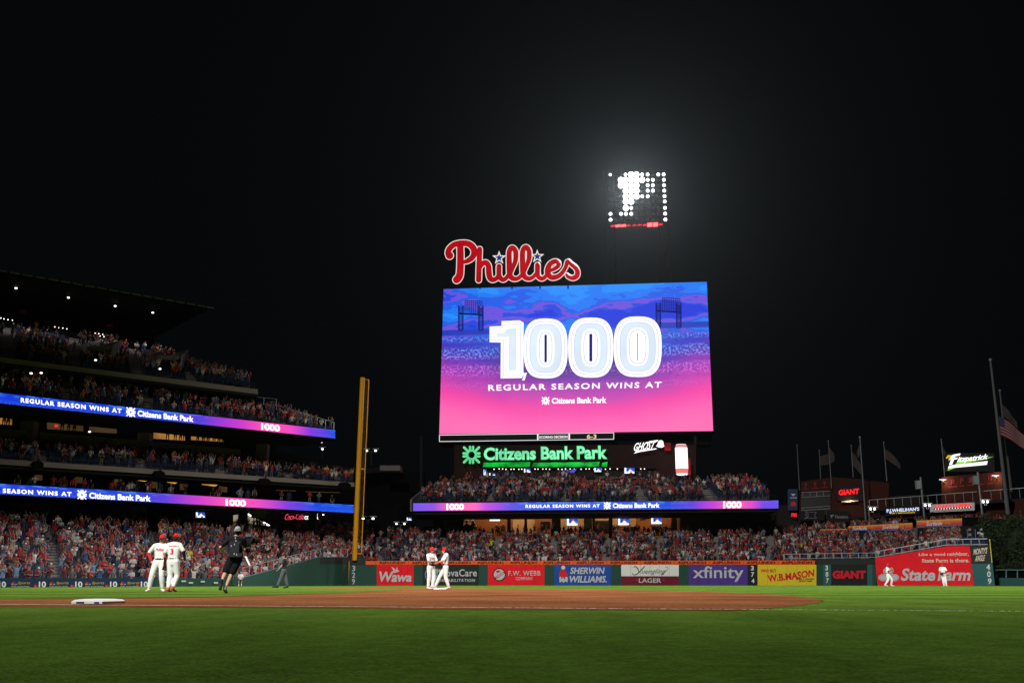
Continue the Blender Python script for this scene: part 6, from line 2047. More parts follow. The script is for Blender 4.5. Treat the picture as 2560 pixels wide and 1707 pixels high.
for ch in ([(2022, 1279), (2041, 1280), (2036, 1287), (2041, 1295), (2022, 1294)], [(2012, 1277), (2016, 1281), (2014, 1287), (2018, 1293), (2013, 1296)], [(2016, 1276), (2020, 1282), (2020, 1294), (2010, 1295)]):
    for i in range(len(ch) - 1): mb.bar(PR1.at(*ch[i], 2.3), PR1.at(*ch[i + 1], 2.3), 0.06)
mb.build('outline', M['e_dimwhite'], pn)
# terrace slab and rail, rising to the right
tr = empty('terrace', W(2380, 1456, 136), 'long upper terrace with a thin railing behind the orange banners', 'terrace')
tr.location.z = 0
PT1 = Plane(2165, 145, 2580, 131)
strip('slab_edge', PT1, 2165, 1273, 1279, 2580, 1243, 1250, 3.0, M['darkwall'], tr, off=0)
strip('lower_slab_edge', PT1, 2120, 1291, 1297, 2430, 1276, 1281, 2.0, M['darkwall'], tr, off=0.5)
rstrip(PT1, 2200, 1278, 2580, 1250, 1330, 0.5, M['brick'], 'rear_wall', tr, off=-3)
panel('brick_pier', PT1, 2537, 1250, 2600, 1310, 2.0, M['brick'], tr, off=0.5)
M['screenmesh'] = M['glassdark']
p0 = PT1.at(2175, 1272, 0.1); p1 = PT1.at(2575, 1243, 0.1)
e = empty('railing', p0, 'long thin railing along the upper terrace on the right', 'railing')
MB().bar(p0 + Vector((0, 0, 1.3)), p1 + Vector((0, 0, 1.3)), 0.09).build('top_rail', M['steel'], e)
for k in range(19):
    p = p0.lerp(p1, k / 18); MB().bar(p, p + Vector((0, 0, 1.3)), 0.06).build('post', M['steel'], e)
# right brick building lit orange by wall lamps
PR2 = Plane(2350, 147, 2510, 143)
rb2 = empty('brick_building', PR2.at(2430, 1456), 'red brick block lit orange by two wall lamps on the far right', 'building')
rb2.location.z = 0
rstrip(PR2, 2354, 1192, 2506, 1178, 1290, 4.0, M['brick'], 'wall', rb2)
for i, (x, y, g_) in enumerate(((2382, 1207, 'P'), (2405, 1204, 'P'), (2427, 1201, '1'), (2450, 1199, '14'), (2475, 1196, '10'))):
    if i == 3: continue
    text_px('wall_emblem', g_, PR2, (x - 5, y - 9, x + 5, y + 5), M['maroon'], rb2, 0.05, 0.05, bold=0.02)
for x, y, w_ in ((2383, 1216, 11), (2405, 1214, 6), (2427, 1212, 9), (2452, 1210, 9), (2475, 1208, 6)):
    strip('name_plate', PR2, x - w_, y - .5, y + 2, x + w_, y - 1.5, y + 1, 0.05, M['maroon'], rb2, off=0.05)
for i, (x, y) in enumerate(((2357, 1201), (2489, 1191))):
    p = PR2.at(x, y, 1.2)
    e = empty('wall_lamp', p, 'white flared lamp at the %s end of the orange lit brick block' % ('left' if i == 0 else 'right'), 'lamp')
    mb = MB(); mb.bar(p + Vector((-.5, 0, .15)), p + Vector((.5, 0, .15)), 0.14); mb.bar(p, p + Vector((0, 0, .15)), 0.3); mb.build('shade', M['e_tv'], e)
    MB().bar(p, PR2.at(x + 4, y + 9, 0.1), 0.1).build('arm', M['black'], e)
    plight('wall_lamp_light', PR2.at(x + 3, y + 2, 0.9), 260, (1.0, 0.72, 0.42), 0.15)
# slanted contractor sign
PFz = Plane(2350, 146, 2510, 142)
fz = empty('lit_sign', PFz.at(2420, 1178), 'slanted lit sign with white italic lettering, lime flash and yellow initials', 'sign')
panel('backing_frame', PFz, 2362, 1132, 2486, 1178, 0.3, M['nblack'], fz, off=-0.3)
poly_px('lime_flash', PFz, [(2387, 1161), (2398, 1150), (2440, 1149), (2468, 1143), (2484, 1141), (2470, 1145), (2440, 1152), (2400, 1160), (2386, 1163)], 0.05, M['e_lime'], fz, off=0.05)
poly_px('lime_flash', PFz, [(2370, 1171), (2388, 1169), (2369, 1176)], 0.05, M['e_lime'], fz, off=0.05)
poly_px('white_bar', PFz, [(2373, 1163), (2469, 1152), (2467, 1161), (2370, 1170)], 0.05, M['e_white'], fz, off=0.1)
poly_px('letter', PFz, [(2383, 1136), (2401, 1133), (2399, 1138), (2388, 1139.5), (2386.5, 1144), (2394, 1143), (2392.5, 1147), (2385, 1148), (2380, 1160), (2373, 1161), (2379, 1145), (2371, 1151)], 0.1, M['e_white'], fz, off=0.2)
text_px('lettering', 'itzpatrick', PFz, [(2395, 1141), (2471, 1134), (2469, 1151), (2392, 1159)], M['e_white'], fz, 0.2, 0.08, bold=0.025, shear=0.25)
text_px('lettering', 'PJ', PFz, [(2366, 1138), (2382, 1137), (2380, 1145), (2364, 1148)], M['e_yel'], fz, 0.25, 0.08, bold=0.05, shear=0.25)
text_px('lettering', 'WINDOWS  ROOFING  SIDING  DOORS', PFz, [(2374, 1164), (2466, 1154.5), (2465, 1159), (2373, 1168.5)], M['e_dimwhite'], fz, 0.13, 0, bold=0)
# restaurant signs
PJ = Plane(2165, 142, 2580, 129)
pj = empty('neon_sign', PJ.at(2258, 1290), 'black neon sign with blue-white serif letters and a yellow line below', 'neon sign')
strip('backing', PJ, 2213, 1266, 1289, 2300, 1262, 1284, 0.3, M['nblack'], pj, off=-0.05)
text_px('lettering', "P.J.WHELIHAN'S", PJ, [(2216, 1272), (2298, 1267), (2298, 1278), (2217, 1283.5)], M['e_bluewhite'], pj, 0.05, 0.08, bold=0.035)
text_px('lettering', "PUB + RESTAURANT", PJ, [(2225, 1281.5), (2288, 1279), (2288, 1281.5), (2225, 1284)], M['e_yel'], pj, 0.05, 0.05, bold=0.03)
tl = empty('sign_board', PJ.at(2380, 1282), 'silver sign board with glowing red slab lettering and a dotted line', 'sign')
strip('board', PJ, 2325, 1261, 1280.5, 2436, 1255, 1275, 0.3, M['greytext'], tl, off=0)
text_px('lettering', "TONY LUKE'S", PJ, [(2335, 1262), (2427, 1256.5), (2427, 1265.5), (2335, 1271)], M['e_red'], tl, 0.05, 0.1, bold=0.02)
strip('dark_line', PJ, 2335, 1270.5, 1274, 2428, 1266, 1269, 0.02, M['darkred'], tl, off=0.05)
mb = MB()
for k in range(13): mb.ball(PJ.at(2339 + k * 7, 1272 - k * .37, 0.12), 0.06, nu=6, nv=4)
mb.build('bulbs', M['e_bulb'], tl)
text_px('lettering', "The Real Taste of South Philly", PJ, [(2340, 1276), (2426, 1271), (2426, 1274), (2340, 1279)], M['nblack'], tl, 0.03, 0, bold=0.015)
# orange sunset banners
M['sunset'] = None
def sunset():
    m, n, l, b = newmat('sunset_banner')
    uv = n.new("ShaderNodeUVMap"); uv.uv_map = "UVMap"
    sx = n.new("ShaderNodeSeparateXYZ"); l.new(uv.outputs["UV"], sx.inputs[0])
    rp = n.new("ShaderNodeValToRGB"); rp.color_ramp.interpolation = 'CONSTANT'; e = rp.color_ramp.elements
    e[0].position = 0; e[0].color = (0.10, 0.12, 0.42, 1); e[1].position = .16; e[1].color = (0.50, 0.04, 0.02, 1)
    for p_, k in ((.38, (0.68, 0.09, 0.02)), (.58, (0.75, 0.17, 0.02)), (.76, (0.82, 0.30, 0.03)), (.9, (0.9, 0.42, 0.04))):
        x = e.new(p_); x.color = (*k, 1)
    l.new(sx.outputs["Y"], rp.inputs["Fac"]); l.new(rp.outputs["Color"], b.inputs["Base Color"])
    b.inputs["Roughness"].default_value = 0.6
    return m
M['sunset'] = sunset()
PB1 = Plane(2040, 141, 2420, 128)
def banner(x0, a0, b0, x1, a1, b1, label, texts):
    e = empty('banner', PB1.at(x0, b0), label, 'banner')
    q = [PB1.at(x0, b0), PB1.at(x1, b1), PB1.at(x1, a1), PB1.at(x0, a0)]
    back = [p - PB1.n * 0.15 for p in q]
    link_mesh('cloth', q + back, [(0, 1, 2, 3), (7, 6, 5, 4), (0, 4, 5, 1), (1, 5, 6, 2), (2, 6, 7, 3), (3, 7, 4, 0)], M['sunset'], e, uv=[(0, 0), (1, 0), (1, 1), (0, 1)] * 2)
    for (tx0, ty0, tx1, ty1) in texts:
        sl = (a1 - a0) / (x1 - x0)
        text_px('lettering', 'Surfside', PB1, [(tx0, ty0), (tx1, ty0 + sl * (tx1 - tx0)), (tx1, ty1 + sl * (tx1 - tx0)), (tx0, ty1)], M['white'], e, 0.03, 0, bold=0.02, shear=0.25)
        cx, cy_ = tx1 + 13, (ty0 + ty1) / 2 + sl * 50
        mb = MB()
        for k in range(9):
            a = math.pi * k / 8
            mb.prism([PB1.at(cx + 3 * math.cos(a - .12), cy_ + 3 - 2 * math.sin(a - .12), .03), PB1.at(cx + 11 * math.cos(a), cy_ + 3 - 8 * math.sin(a), .03), PB1.at(cx + 3 * math.cos(a + .12), cy_ + 3 - 2 * math.sin(a + .12), .03)], -PB1.n * .01)
        mb.build('emblem', M['yellow'], e)
banner(2050, 1323, 1329, 2118, 1321, 1330, 'dim end of an orange sunset banner farthest left', [])
banner(2121, 1315, 1326, 2281, 1306, 1326, 'long orange sunset striped banner with two script words', [(2131, 1317, 2167, 1325), (2206, 1313, 2247, 1322)])
banner(2292, 1301, 1319, 2405, 1295, 1314, 'orange sunset striped banner with one script word, right of the stairs', [(2315, 1304, 2356, 1314)])
o = panel('black_board', PB1, 2405, 1292, 2452, 1312, 0.3, M['black'], origin=PB1.at(2428, 1312))
tag(o, 'plain black board right of the orange banner', 'board')
rt = empty('terrace', PB1.at(2300, 1456, -3), 'lower terrace full of standing fans behind the orange banners', 'terrace')
rt.location.z = 0
strip('terrace_floor_edge', PB1, 2040, 1328, 1345, 2452, 1313, 1345, 4, M['darkwall'], rt, off=-0.3)
for i in range(150):
    x = rgP.uniform(2040, 2560)
    if 2275 < x < 2290: continue
    yb = 1323 - (x - 2040) / 420 * 18
    p = PB1.at(min(x, 2470), yb + 14, -0.8 - rgP.random() * 2.0)
    if x > 2470: p = PB1.at(x, yb + 22, -3.0 - rgP.random())
    CROWD.append((p, -0.3 + rgP.gauss(0, .4), 'terrace', 0, x))
for i in range(60):
    x = rgP.uniform(2420, 2470); break
# platform with camera people left of the stairs: stairs
st_ = MB()
for k in range(10):
    a = PB1.at(2281, 1318 + k * 3, 0.3 + k * .3); b_ = PB1.at(2291, 1318 + k * 3, 0.3 + k * .3)
    st_.prism([a, b_, b_ + Vector((0, -.35, 0)), a + Vector((0, -.35, 0))], (0, 0, -.2))
o = st_.build('stairs', M['tread'], origin=PB1.at(2286, 1345)); tag(o, 'dark stairs between two orange banners', 'stairs')
# ------------------------------------------------------------------ flagpoles
def flag_mesh(p, w_, h_, droop, m, parent, name='flag', seed=1, nx=9, ny=6):
    rf_ = random.Random(seed)
    V = []; Fc = []
    for i in range(nx + 1):
        for j in range(ny + 1):
            u = i / nx; v = j / ny
            V.append(p + Vector((w_ * u * 0.85, math.sin(u * 9 + seed) * 0.12 * u * w_ * 0.5, -h_ * v - droop * u ** 1.3 * (1 - 0.25 * v) + math.sin(u * 5 + v * 2) * 0.06)))
    for i in range(nx):
        for j in range(ny):
            a = i * (ny + 1) + j
            Fc.append((a, a + ny + 1, a + ny + 2, a + 1))
    return V, Fc
M['flagdim'] = mat('flag_cloth_dark', (0.05, 0.04, 0.04), 0.9, 0.3, 3)
M['flagstripe_r'] = mat('flag_red', (0.12, 0.008, 0.012), 0.9, 0.1, 3)
M['flagstripe_w'] = mat('flag_white', (0.2, 0.15, 0.16), 0.9, 0.1, 3)
M['flagblue'] = mat('flag_blue', (0.03, 0.035, 0.09), 0.9, 0.1, 3)
poles = [(1999, 1225, 1993, 1112, 150, 'left-most thin dim flagpole beside the navy banner', None, 0.12),
         (2079, 1220, 2070, 1102, 149, 'flagpole with a small dark flag left of the red letter board', (0.9, 1.4, 1.0, 1), 0.13),
         (2052, 1200, 2050, 1125, 156, 'short faint flagpole behind the brick building', (2.6, 1.5, -0.8, 2), 0.12),
         (2133, 1192, 2129, 1113, 152, 'flagpole on top of the brick building with a drooping dark flag', (1.8, 2.2, 2.4, 3), 0.13),
         (2165, 1312, 2152.5, 1093, 140, 'long flagpole rising past the right edge of the red letter board', (-0.7, 1.3, 1.0, 4), 0.2),
         (2217, 1202, 2210, 1105, 150, 'flagpole with a drooping pale flag above the brick building', (2.7, 1.6, 2.2, 5), 0.14),
         (2362, 1194, 2354, 1098, 147, 'thin flagpole left of the slanted lit sign', (0.8, 1.2, 1.5, 6), 0.14)]
for bx, by, tx, ty, Y, lb_, fl, wd in poles:
    a = W(bx, by, Y); b_ = W(tx, ty, Y); b_.x = a.x + (b_.x - a.x) * 0.35
    e = empty('flagpole', a, lb_, 'flagpole')
    mb = MB(); mb.bar(a, b_, wd, n=6, w2=wd * .7); mb.ball(b_, wd * .9); mb.build('pole', M['pole'], e)
    if fl:
        V, Fc = flag_mesh(b_ - Vector((0, 0, 1.0)), fl[0], fl[1], fl[2], None, None, seed=fl[3])
        link_mesh('flag', V, Fc, M['flagdim'], e)
# tall pole with the striped flag at half mast
a = W(2520, 1285, 126); b_ = W(2476, 903, 126); b_.x = a.x - 0.05
e = empty('flagpole', a, 'tallest flagpole at the far right with a red and white striped flag at half mast', 'flagpole')
mb = MB(); mb.bar(a, b_, 0.42, n=8, w2=0.2); mb.ball(b_ + Vector((0, 0, .2)), 0.25); mb.build('pole', M['pole'], e)
fp = Vector((b_.x + .25, 126, W(2490, 1040, 126).z))
V, Fc = flag_mesh(fp, 4.4, 2.6, 3.1, None, None, seed=2, nx=16, ny=13)
mi = [(0 if (k % 13) % 2 == 0 else 1) for k in range(len(Fc))]
mi = [2 if (k % 13) < 6 and (k // 13) < 3 else q_ for k, q_ in enumerate(mi)]
link_mesh('striped_flag', V, Fc, [M['flagstripe_r'], M['flagstripe_w'], M['flagblue']], e, mi)
a = W(2528, 1230, 133); b_ = W(2493, 976, 133); b_.x = a.x + .0
e = empty('flagpole', a, 'dim second flagpole just right of the tallest one with a dark flag', 'flagpole')
mb = MB(); mb.bar(a, b_, 0.3, n=8, w2=0.16); mb.ball(b_, 0.2); mb.build('pole', M['pole'], e)
V, Fc = flag_mesh(b_ - Vector((0, 0, 1.9)), 2.2, 1.6, 2.4, None, None, seed=7); link_mesh('flag', V, Fc, M['flagdim'], e)
# light poles with twin fixtures in front of the terrace
for px, pt, pb, Y, lb_, wd, lamp_y in ((2306, 1192, 1312, 133, 'grey light pole with twin lamps between the two restaurant signs', 0.22, 1261), (2452, 1180, 1300, 129, 'grey light pole with twin lamps right of the silver sign board', 0.24, 1252), (2168, 1262, 1330, 138, 'lower light pole with twin lamps left of the blue-white neon sign', 0.16, 1270)):
    a = W(px + (pb - 1250) * .1, pb, Y); b_ = W(px, pt, Y); b_.x = a.x
    e = empty('light_pole', a, lb_, 'light pole')
    MB().bar(a, b_, wd, n=6).build('pole', M['pole'], e)
    z = W(px, lamp_y, Y).z
    q_ = Vector((a.x + .45, Y - .3, z))
    for s_ in (-1, 1):
        mb = MB(); mb.ball(q_ + Vector((s_ * .28, 0, -.1)), .16); mb.build('lamp', M['e_lamp'], e)
    mb = MB(); mb.bar(q_ + Vector((-.65, 0, .15)), q_ + Vector((.65, 0, .15)), .12); mb.bar(q_ + Vector((-.28, 0, .1)), q_ + Vector((-.1, 0, -.6)), .08); mb.bar(q_ + Vector((.28, 0, .1)), q_ + Vector((.1, 0, -.6)), .08)
    mb.build('shade', M['white'], e)
    if px > 2200:
        mb = MB(); mb.box((b_.x - .75, Y - .4, b_.z - 1.6), (b_.x - .1, Y + .2, b_.z - .5)); mb.build('speaker_box', M['steel'], e)
# ------------------------------------------------------------------ planting at the batter's eye
def leaf_mat():
    m, n, l, b = newmat('ivy_leaf')
    tc = n.new("ShaderNodeTexCoord"); ns = n.new("ShaderNodeTexNoise"); ns.inputs["Scale"].default_value = 0.9; ns.inputs["Detail"].default_value = 6
    l.new(tc.outputs["Object"], ns.inputs["Vector"])
    rp = n.new("ShaderNodeValToRGB"); rp.color_ramp.elements[0].position = 0.35; rp.color_ramp.elements[1].position = 0.68
    rp.color_ramp.elements[0].color = (0.005, 0.012, 0.004, 1); rp.color_ramp.elements[1].color = (0.032, 0.065, 0.016, 1)
    l.new(ns.outputs["Fac"], rp.inputs["Fac"]); l.new(rp.outputs["Color"], b.inputs["Base Color"]); b.inputs["Roughness"].default_value = 0.7
    return m
M['leaf'] = leaf_mat()
M['bark'] = mat('bark', (0.05, 0.035, 0.025), 0.9, 0.3, 4)
rl3 = np.random.RandomState(9)
def foliage(name, centers, n, size, label, cat, mt='leaf', kind=None, trunk=None, group=None):
    C_ = []
    for (cx, cy_, cz, rx, ry, rz, k) in centers:
        m_ = int(n * k)
        d = rl3.randn(m_, 3); d /= np.linalg.norm(d, axis=1)[:, None]
        r_ = (0.55 + 0.45 * rl3.rand(m_)) * (1 + 0.25 * np.sin(d[:, 0] * 7) * np.cos(d[:, 2] * 6))
        C_.append(np.array([cx, cy_, cz]) + d * r_[:, None] * np.array([rx, ry, rz]))
    P = np.concatenate(C_); m_ = len(P)
    a = rl3.randn(m_, 3); a /= np.linalg.norm(a, axis=1)[:, None]; b_ = np.cross(a, rl3.randn(m_, 3)); b_ /= np.linalg.norm(b_, axis=1)[:, None]
    s_ = size * (0.5 + rl3.rand(m_))[:, None]
    V = np.stack([P - a * s_, P + b_ * s_ * .5, P + a * s_, P - b_ * s_ * .5], 1).reshape(-1, 3)
    e = empty(name, (centers[0][0], centers[0][1], 0), label, cat, group)
    V = V - np.array([centers[0][0], centers[0][1], 0])
    o = big_mesh('foliage', V, np.arange(m_ * 4), np.arange(m_) * 4, np.full(m_, 4), [M[mt]]); o.parent = e
    if trunk:
        mb = MB(); mb.bar((trunk[0], trunk[1], 0), (trunk[0] + .2, trunk[1], trunk[2]), .35, n=6, w2=.15)
        for q_ in range(4): mb.bar((trunk[0] + .1, trunk[1], trunk[2] * .6), (trunk[0] + rl3.randn() * 1.2, trunk[1] + rl3.randn() * .6, trunk[2]), .14, n=4, w2=.05)
        mb.build('trunk', M['bark'], e)
    return e
be_ = empty('hitting_backdrop', W(2520, 1456, 128), 'tall dark ivy covered backdrop wall behind the right fence', 'wall')
be_.location.z = 0
PBE = Plane(2455, 127, 2640, 126)
MB().prism([PBE.at(2452, 1310), PBE.at(2462, 1296), PBE.at(2640, 1300), PBE.at(2640, 1470), PBE.at(2489, 1470), PBE.at(2480, 1345)], -PBE.n * 1.0).build('wall', M['black'], be_)
def fc(px, py, Y, rx, rz, k, ry=1.0):
    p = W(px, py, Y); return (p.x, p.y, p.z, rx, ry, rz, k)
foliage('ivy_mass', [fc(2468, 1325, 125, 1.6, 2.0, .8), fc(2490, 1350, 125, 1.4, 2.6, .8), fc(2510, 1330, 125.5, 1.8, 2.0, .8), fc(2540, 1320, 125, 2, 2, .8), fc(2560, 1350, 125, 2, 2.5, 1), fc(2520, 1380, 125, 2, 2.2, .9)], 3000, 0.11, 'dark green ivy climbing the backdrop wall on the right', 'ivy')
foliage('evergreen_tree', [fc(2548, 1375, 122.5, 1.4, 2.4, 1), fc(2562, 1345, 122.5, 1.5, 2, .8)], 3200, 0.10, 'dark evergreen tree at the right edge before the ivy', 'tree', trunk=(W(2553, 1400, 122.5).x, 122.5, 3.5))
foliage('shrub', [fc(2515, 1416, 121.5, 1.3, .35, .6, .6), fc(2535, 1412, 121.5, 1.3, .5, .6, .6), fc(2560, 1414, 121.5, 1.5, .5, .6, .6)], 1500, 0.08, 'pale green low shrubs just above the right teal fence', 'shrub')
# chairs / camera stand right of the right seats
mbx = empty('camera_platform', W(2436, 1362, 120), 'cluttered television camera stand with grey equipment above the dark distance panel', 'camera stand')
rgx = random.Random(3)
for k in range(16):
    x = rgx.uniform(2415, 2455); y = rgx.uniform(1318, 1350); p = W(x, y, 121 + rgx.random() * 2)
    s_ = rgx.uniform(.1, .24)
    MB().box((p.x - s_, p.y, p.z - s_), (p.x + s_, p.y + s_, p.z + s_ * .8)).build('equipment_case', M[rgx.choice(['steel', 'white', 'dark', 'greytext'])], mbx)
for x in (2420, 2440, 2452):
    p = W(x, 1362, 121); MB().bar(p, (p.x + .1, p.y, p.z + 1.9), .06).build('stand_leg', M['steel'], mbx)
p = W(2436, 1350, 122); MB().box((p.x - 1.8, p.y, p.z - .9), (p.x + 1.4, p.y + 2, p.z - .75)).build('platform', M['dark'], mbx)
# ------------------------------------------------------------------ people on the field
P_ = {}
P_['uni'] = mat('uniform_white', (0.76, 0.755, 0.73), 0.8, 0.06, 6, bump=0.15, bscale=14)
P_['skinA'] = mat('skin_light', (0.50, 0.29, 0.20), 0.55, 0.1, 14)
P_['skinB'] = mat('skin_tan', (0.36, 0.19, 0.12), 0.55, 0.1, 14)
P_['skinD'] = mat('skin_dark', (0.12, 0.06, 0.04), 0.55, 0.1, 14)
P_['red'] = mat('cap_red', (0.55, 0.015, 0.02), 0.7, 0.1, 12)
P_['jred'] = mat('sleeve_red', (0.52, 0.015, 0.02), 0.7, 0.1, 12)
P_['black'] = mat('cloth_black', (0.010, 0.010, 0.012), 0.8, 0.3, 8)
P_['navyb'] = mat('umpire_black', (0.02, 0.022, 0.026), 0.8, 0.3, 8)
P_['gray'] = mat('trouser_grey', (0.085, 0.09, 0.10), 0.8, 0.2, 8)
P_['cap'] = mat('cap_grey', (0.27, 0.29, 0.28), 0.8, 0.15, 12)
P_['glove'] = mat('glove_dark', (0.035, 0.014, 0.010), 0.6, 0.3, 10)
P_['glovetan'] = mat('glove_tan', (0.36, 0.2, 0.09), 0.6, 0.2, 10)
P_['belt'] = mat('belt_dark', (0.05, 0.01, 0.01), 0.5, 0.1, 10)
P_['hair'] = mat('hair_dark', (0.03, 0.018, 0.01), 0.6, 0.3, 20)
P_['hairl'] = mat('hair_light', (0.25, 0.16, 0.06), 0.6, 0.3, 20)
P_['shoe_w'] = mat('shoe_white', (0.65, 0.55, 0.48), 0.5, 0.1, 10)
P_['shoe_r'] = mat('shoe_red', (0.55, 0.10, 0.05), 0.5, 0.2, 10)
P_['shoe_b'] = mat('shoe_black', (0.02, 0.02, 0.02), 0.5, 0.2, 10)
P_['shoe_g'] = mat('shoe_grey', (0.18, 0.17, 0.17), 0.6, 0.2, 10)
P_['or'] = mat('batting_glove_orange', (0.65, 0.10, 0.03), 0.6, 0.1, 10)


def figure(px, py_top, py_foot, Y, yaw, J, label, skin='skinA', top='uni', bottom='uni', shorts=False, cap='red', capback=False, shoe='shoe_w', height=1.85,
           look=(0, -1, 0), sleeves=None, glove=None, gmat='glove', hair='hair', belly=0.0, dirt=False, hscale=None, longhair=False, belt=True):
    pos = W(px, 1466, Y); 
    e = empty('person', (pos.x, Y, 0.012), label, 'person')
    s = height / 1.80
    cz, sz = math.cos(yaw), math.sin(yaw)
    low = min(J['toeL'].z, J['toeR'].z, J['ankL'].z - .06, J['ankR'].z - .06) - 0.035
    def X(vs):
        return [Vector((pos.x + (v.x * cz - v.y * sz) * s, Y + (v.x * sz + v.y * cz) * s, 0.012 + (v.z - low) * s)) for v in vs]
    lk = Vector(look).normalized()
    # body: one continuous surface plus separate fingers rooted in the palms
    parts = torso_parts(J, -0.012) + head_parts(J, lk)
    fing = []
    for sd in 'LR':
        parts += leg_parts(J, sd, -0.012) + foot_parts(J, sd, -0.01) + arm_parts(J, sd, -0.004)
        pm, fg = hand_parts(J, sd, 0.5); parts += pm; fing += fg
    vs, fs = voxel(parts, 0.017, None, 3)
    fv, ff = merge(fing); k = len(vs)
    body = link_mesh('body', X(vs + fv), fs + [tuple(i + k for i in f) for f in ff], P_[skin], e, smooth=True)
    # jersey
    jp = torso_parts(J, 0.014, belly=belly)
    for sd in 'LR': jp += arm_parts(J, sd, 0.020, fore=False, frac=0.78)
    jp.append(cone_rings(J['neck'] - Vector((0, 0, .07)), J['neck'] - Vector((0, 0, .025)), .085, .07, 10))
    jv, jf = voxel(jp, 0.018, None, 2)
    jersey = link_mesh('shirt', X(jv), jf, P_[top], e, smooth=True)
    # trousers
    tp_ = [cone_rings(J['pelvis'] - Vector((0, 0, .04)), J['pelvis'] + Vector((0, 0, .07)), .172, .160, 12, .74, (J['hipL'] - J['hipR']).normalized())]
    for sd in 'LR':
        a, b_, d = J['hip' + sd], J['knee' + sd], J['ank' + sd]
        if shorts: tp_.append(cone_rings(a, a.lerp(b_, .86), .125, .115, 10))
        else:
            tp_.append(cone_rings(a, b_, .118, .083, 10)); tp_.append(cone_rings(b_, b_.lerp(d, .86), .080, .066, 10, mid=[(.3, .086)]))
    tv_, tf_ = voxel(tp_, 0.018, None, 2)
    link_mesh('trousers' if not shorts else 'shorts', X(tv_), tf_, P_[bottom], e, smooth=True)
    if belt:
        bv, bf = cone_rings(J['pelvis'] + Vector((0, 0, .050)), J['pelvis'] + Vector((0, 0, .060)), .170, .170, 16, .73, (J['hipL'] - J['hipR']).normalized())
        link_mesh('belt', X(bv), bf, P_['belt'], e, smooth=True)
    for sd in 'LR':
        sv, sf = voxel([cone_rings(J['ank' + sd] + Vector((0, 0, -.045)) - (J['toe' + sd] - J['ank' + sd]) * .22, J['toe' + sd] + (J['toe' + sd] - J['ank' + sd]) * .1, .052, .048, 10, .8),
                        cone_rings(J['ank' + sd] + Vector((0, 0, -.02)), J['ank' + sd] + Vector((0, 0, .03)), .052, .052, 10)], .013, None, 1)
        link_mesh('shoe', X(sv), sf, P_[shoe if isinstance(shoe, str) else shoe[0 if sd == 'L' else 1]], e, smooth=True)
    if sleeves:
        for sd, mm, full in sleeves:
            ap = arm_parts(J, sd, .010, upper=True) if full else [cone_rings(J['el' + sd].lerp(J['wr' + sd], .55), J['wr' + sd], .047, .040, 8)]
            av, af = merge(ap)
            link_mesh('undersleeve' if full else 'wristband', X(av), af, P_[mm], e, smooth=True)
    # cap
    h = J['head']; sdv = lk.cross(Vector((0, 0, 1))).normalized()
    if cap:
        cv, cf = voxel([cone_rings(h + Vector((0, 0, .035)) - lk * .016, h + Vector((0, 0, .075)) - lk * .018, .098, .086, 12, 1.12, sdv)], .014, None, 2)
        hat = link_mesh('cap', X(cv), cf, P_[cap], e, smooth=True)
        bd_ = -lk if capback else lk
        bv, bf = cone_rings(h + Vector((0, 0, .040)) + bd_ * .07, h + Vector((0, 0, .028)) + bd_ * .155, .080, .062, 12, .13, sdv)
        link_mesh('brim', X(bv), bf, P_[cap], hat, smooth=True)
    hp = [cone_rings(h - lk * .045 + Vector((0, 0, -.03)), h - lk * .035 + Vector((0, 0, .03)), .078, .088, 10, 1.05, sdv)]
    if longhair: hp.append(cone_rings(h - lk * .07 + Vector((0, 0, 0)), h - lk * .09 + Vector((0, 0, -.17)), .082, .06, 10, .7, sdv)); 
    hv, hf = merge(hp); link_mesh('hair', X(hv), hf, P_[hair], e, smooth=True)
    # eyes, brows, mouth
    f2 = []
    for q_ in (-1, 1): f2.append(cone_rings(h + lk * .086 + sdv * .032 * q_ + Vector((0, 0, .0)), h + lk * .087 + sdv * .044 * q_ + Vector((0, 0, .0)), .010, .009, 6, .6))
    f2.append(cone_rings(h + lk * .078 - sdv * .022 + Vector((0, 0, -.068)), h + lk * .078 + sdv * .022 + Vector((0, 0, -.068)), .006, .006, 5))
    ev, ef = merge(f2); link_mesh('facial_features', X(ev), ef, P_['glove'], e, smooth=True)
    if glove:
        sd = glove; w_ = J['wr' + sd]; d = (w_ - J['el' + sd]).normalized(); side = d.cross(Vector((0, -1, 0.3)))
        if side.length < .2: side = d.cross(Vector((1, 0, 0)))
        side.normalize(); nrm = d.cross(side)
        gp = [cone_rings(w_ + d * .02, w_ + d * .16, .07, .10, 10, .5, side)]
        for q_, oo in enumerate((-.075, -.035, .005, .045)):
            gp.append(cone_rings(w_ + d * .15 + side * oo, w_ + d * (.27 - abs(oo) * .5) + side * oo * 1.35 + nrm * .05, .028, .024, 8))
        gp.append(cone_rings(w_ + d * .07 + side * .08, w_ + d * .20 + side * .13 + nrm * .05, .032, .026, 8))
        gp.append(cone_rings(w_ + d * .18 + side * .08, w_ + d * .20 + side * .02, .022, .022, 6))
        gv, gf = voxel(gp, .014, None, 1)
        link_mesh('baseball_glove', X(gv), gf, P_[gmat], e, smooth=True)
    return e, X, (jv, jf), J


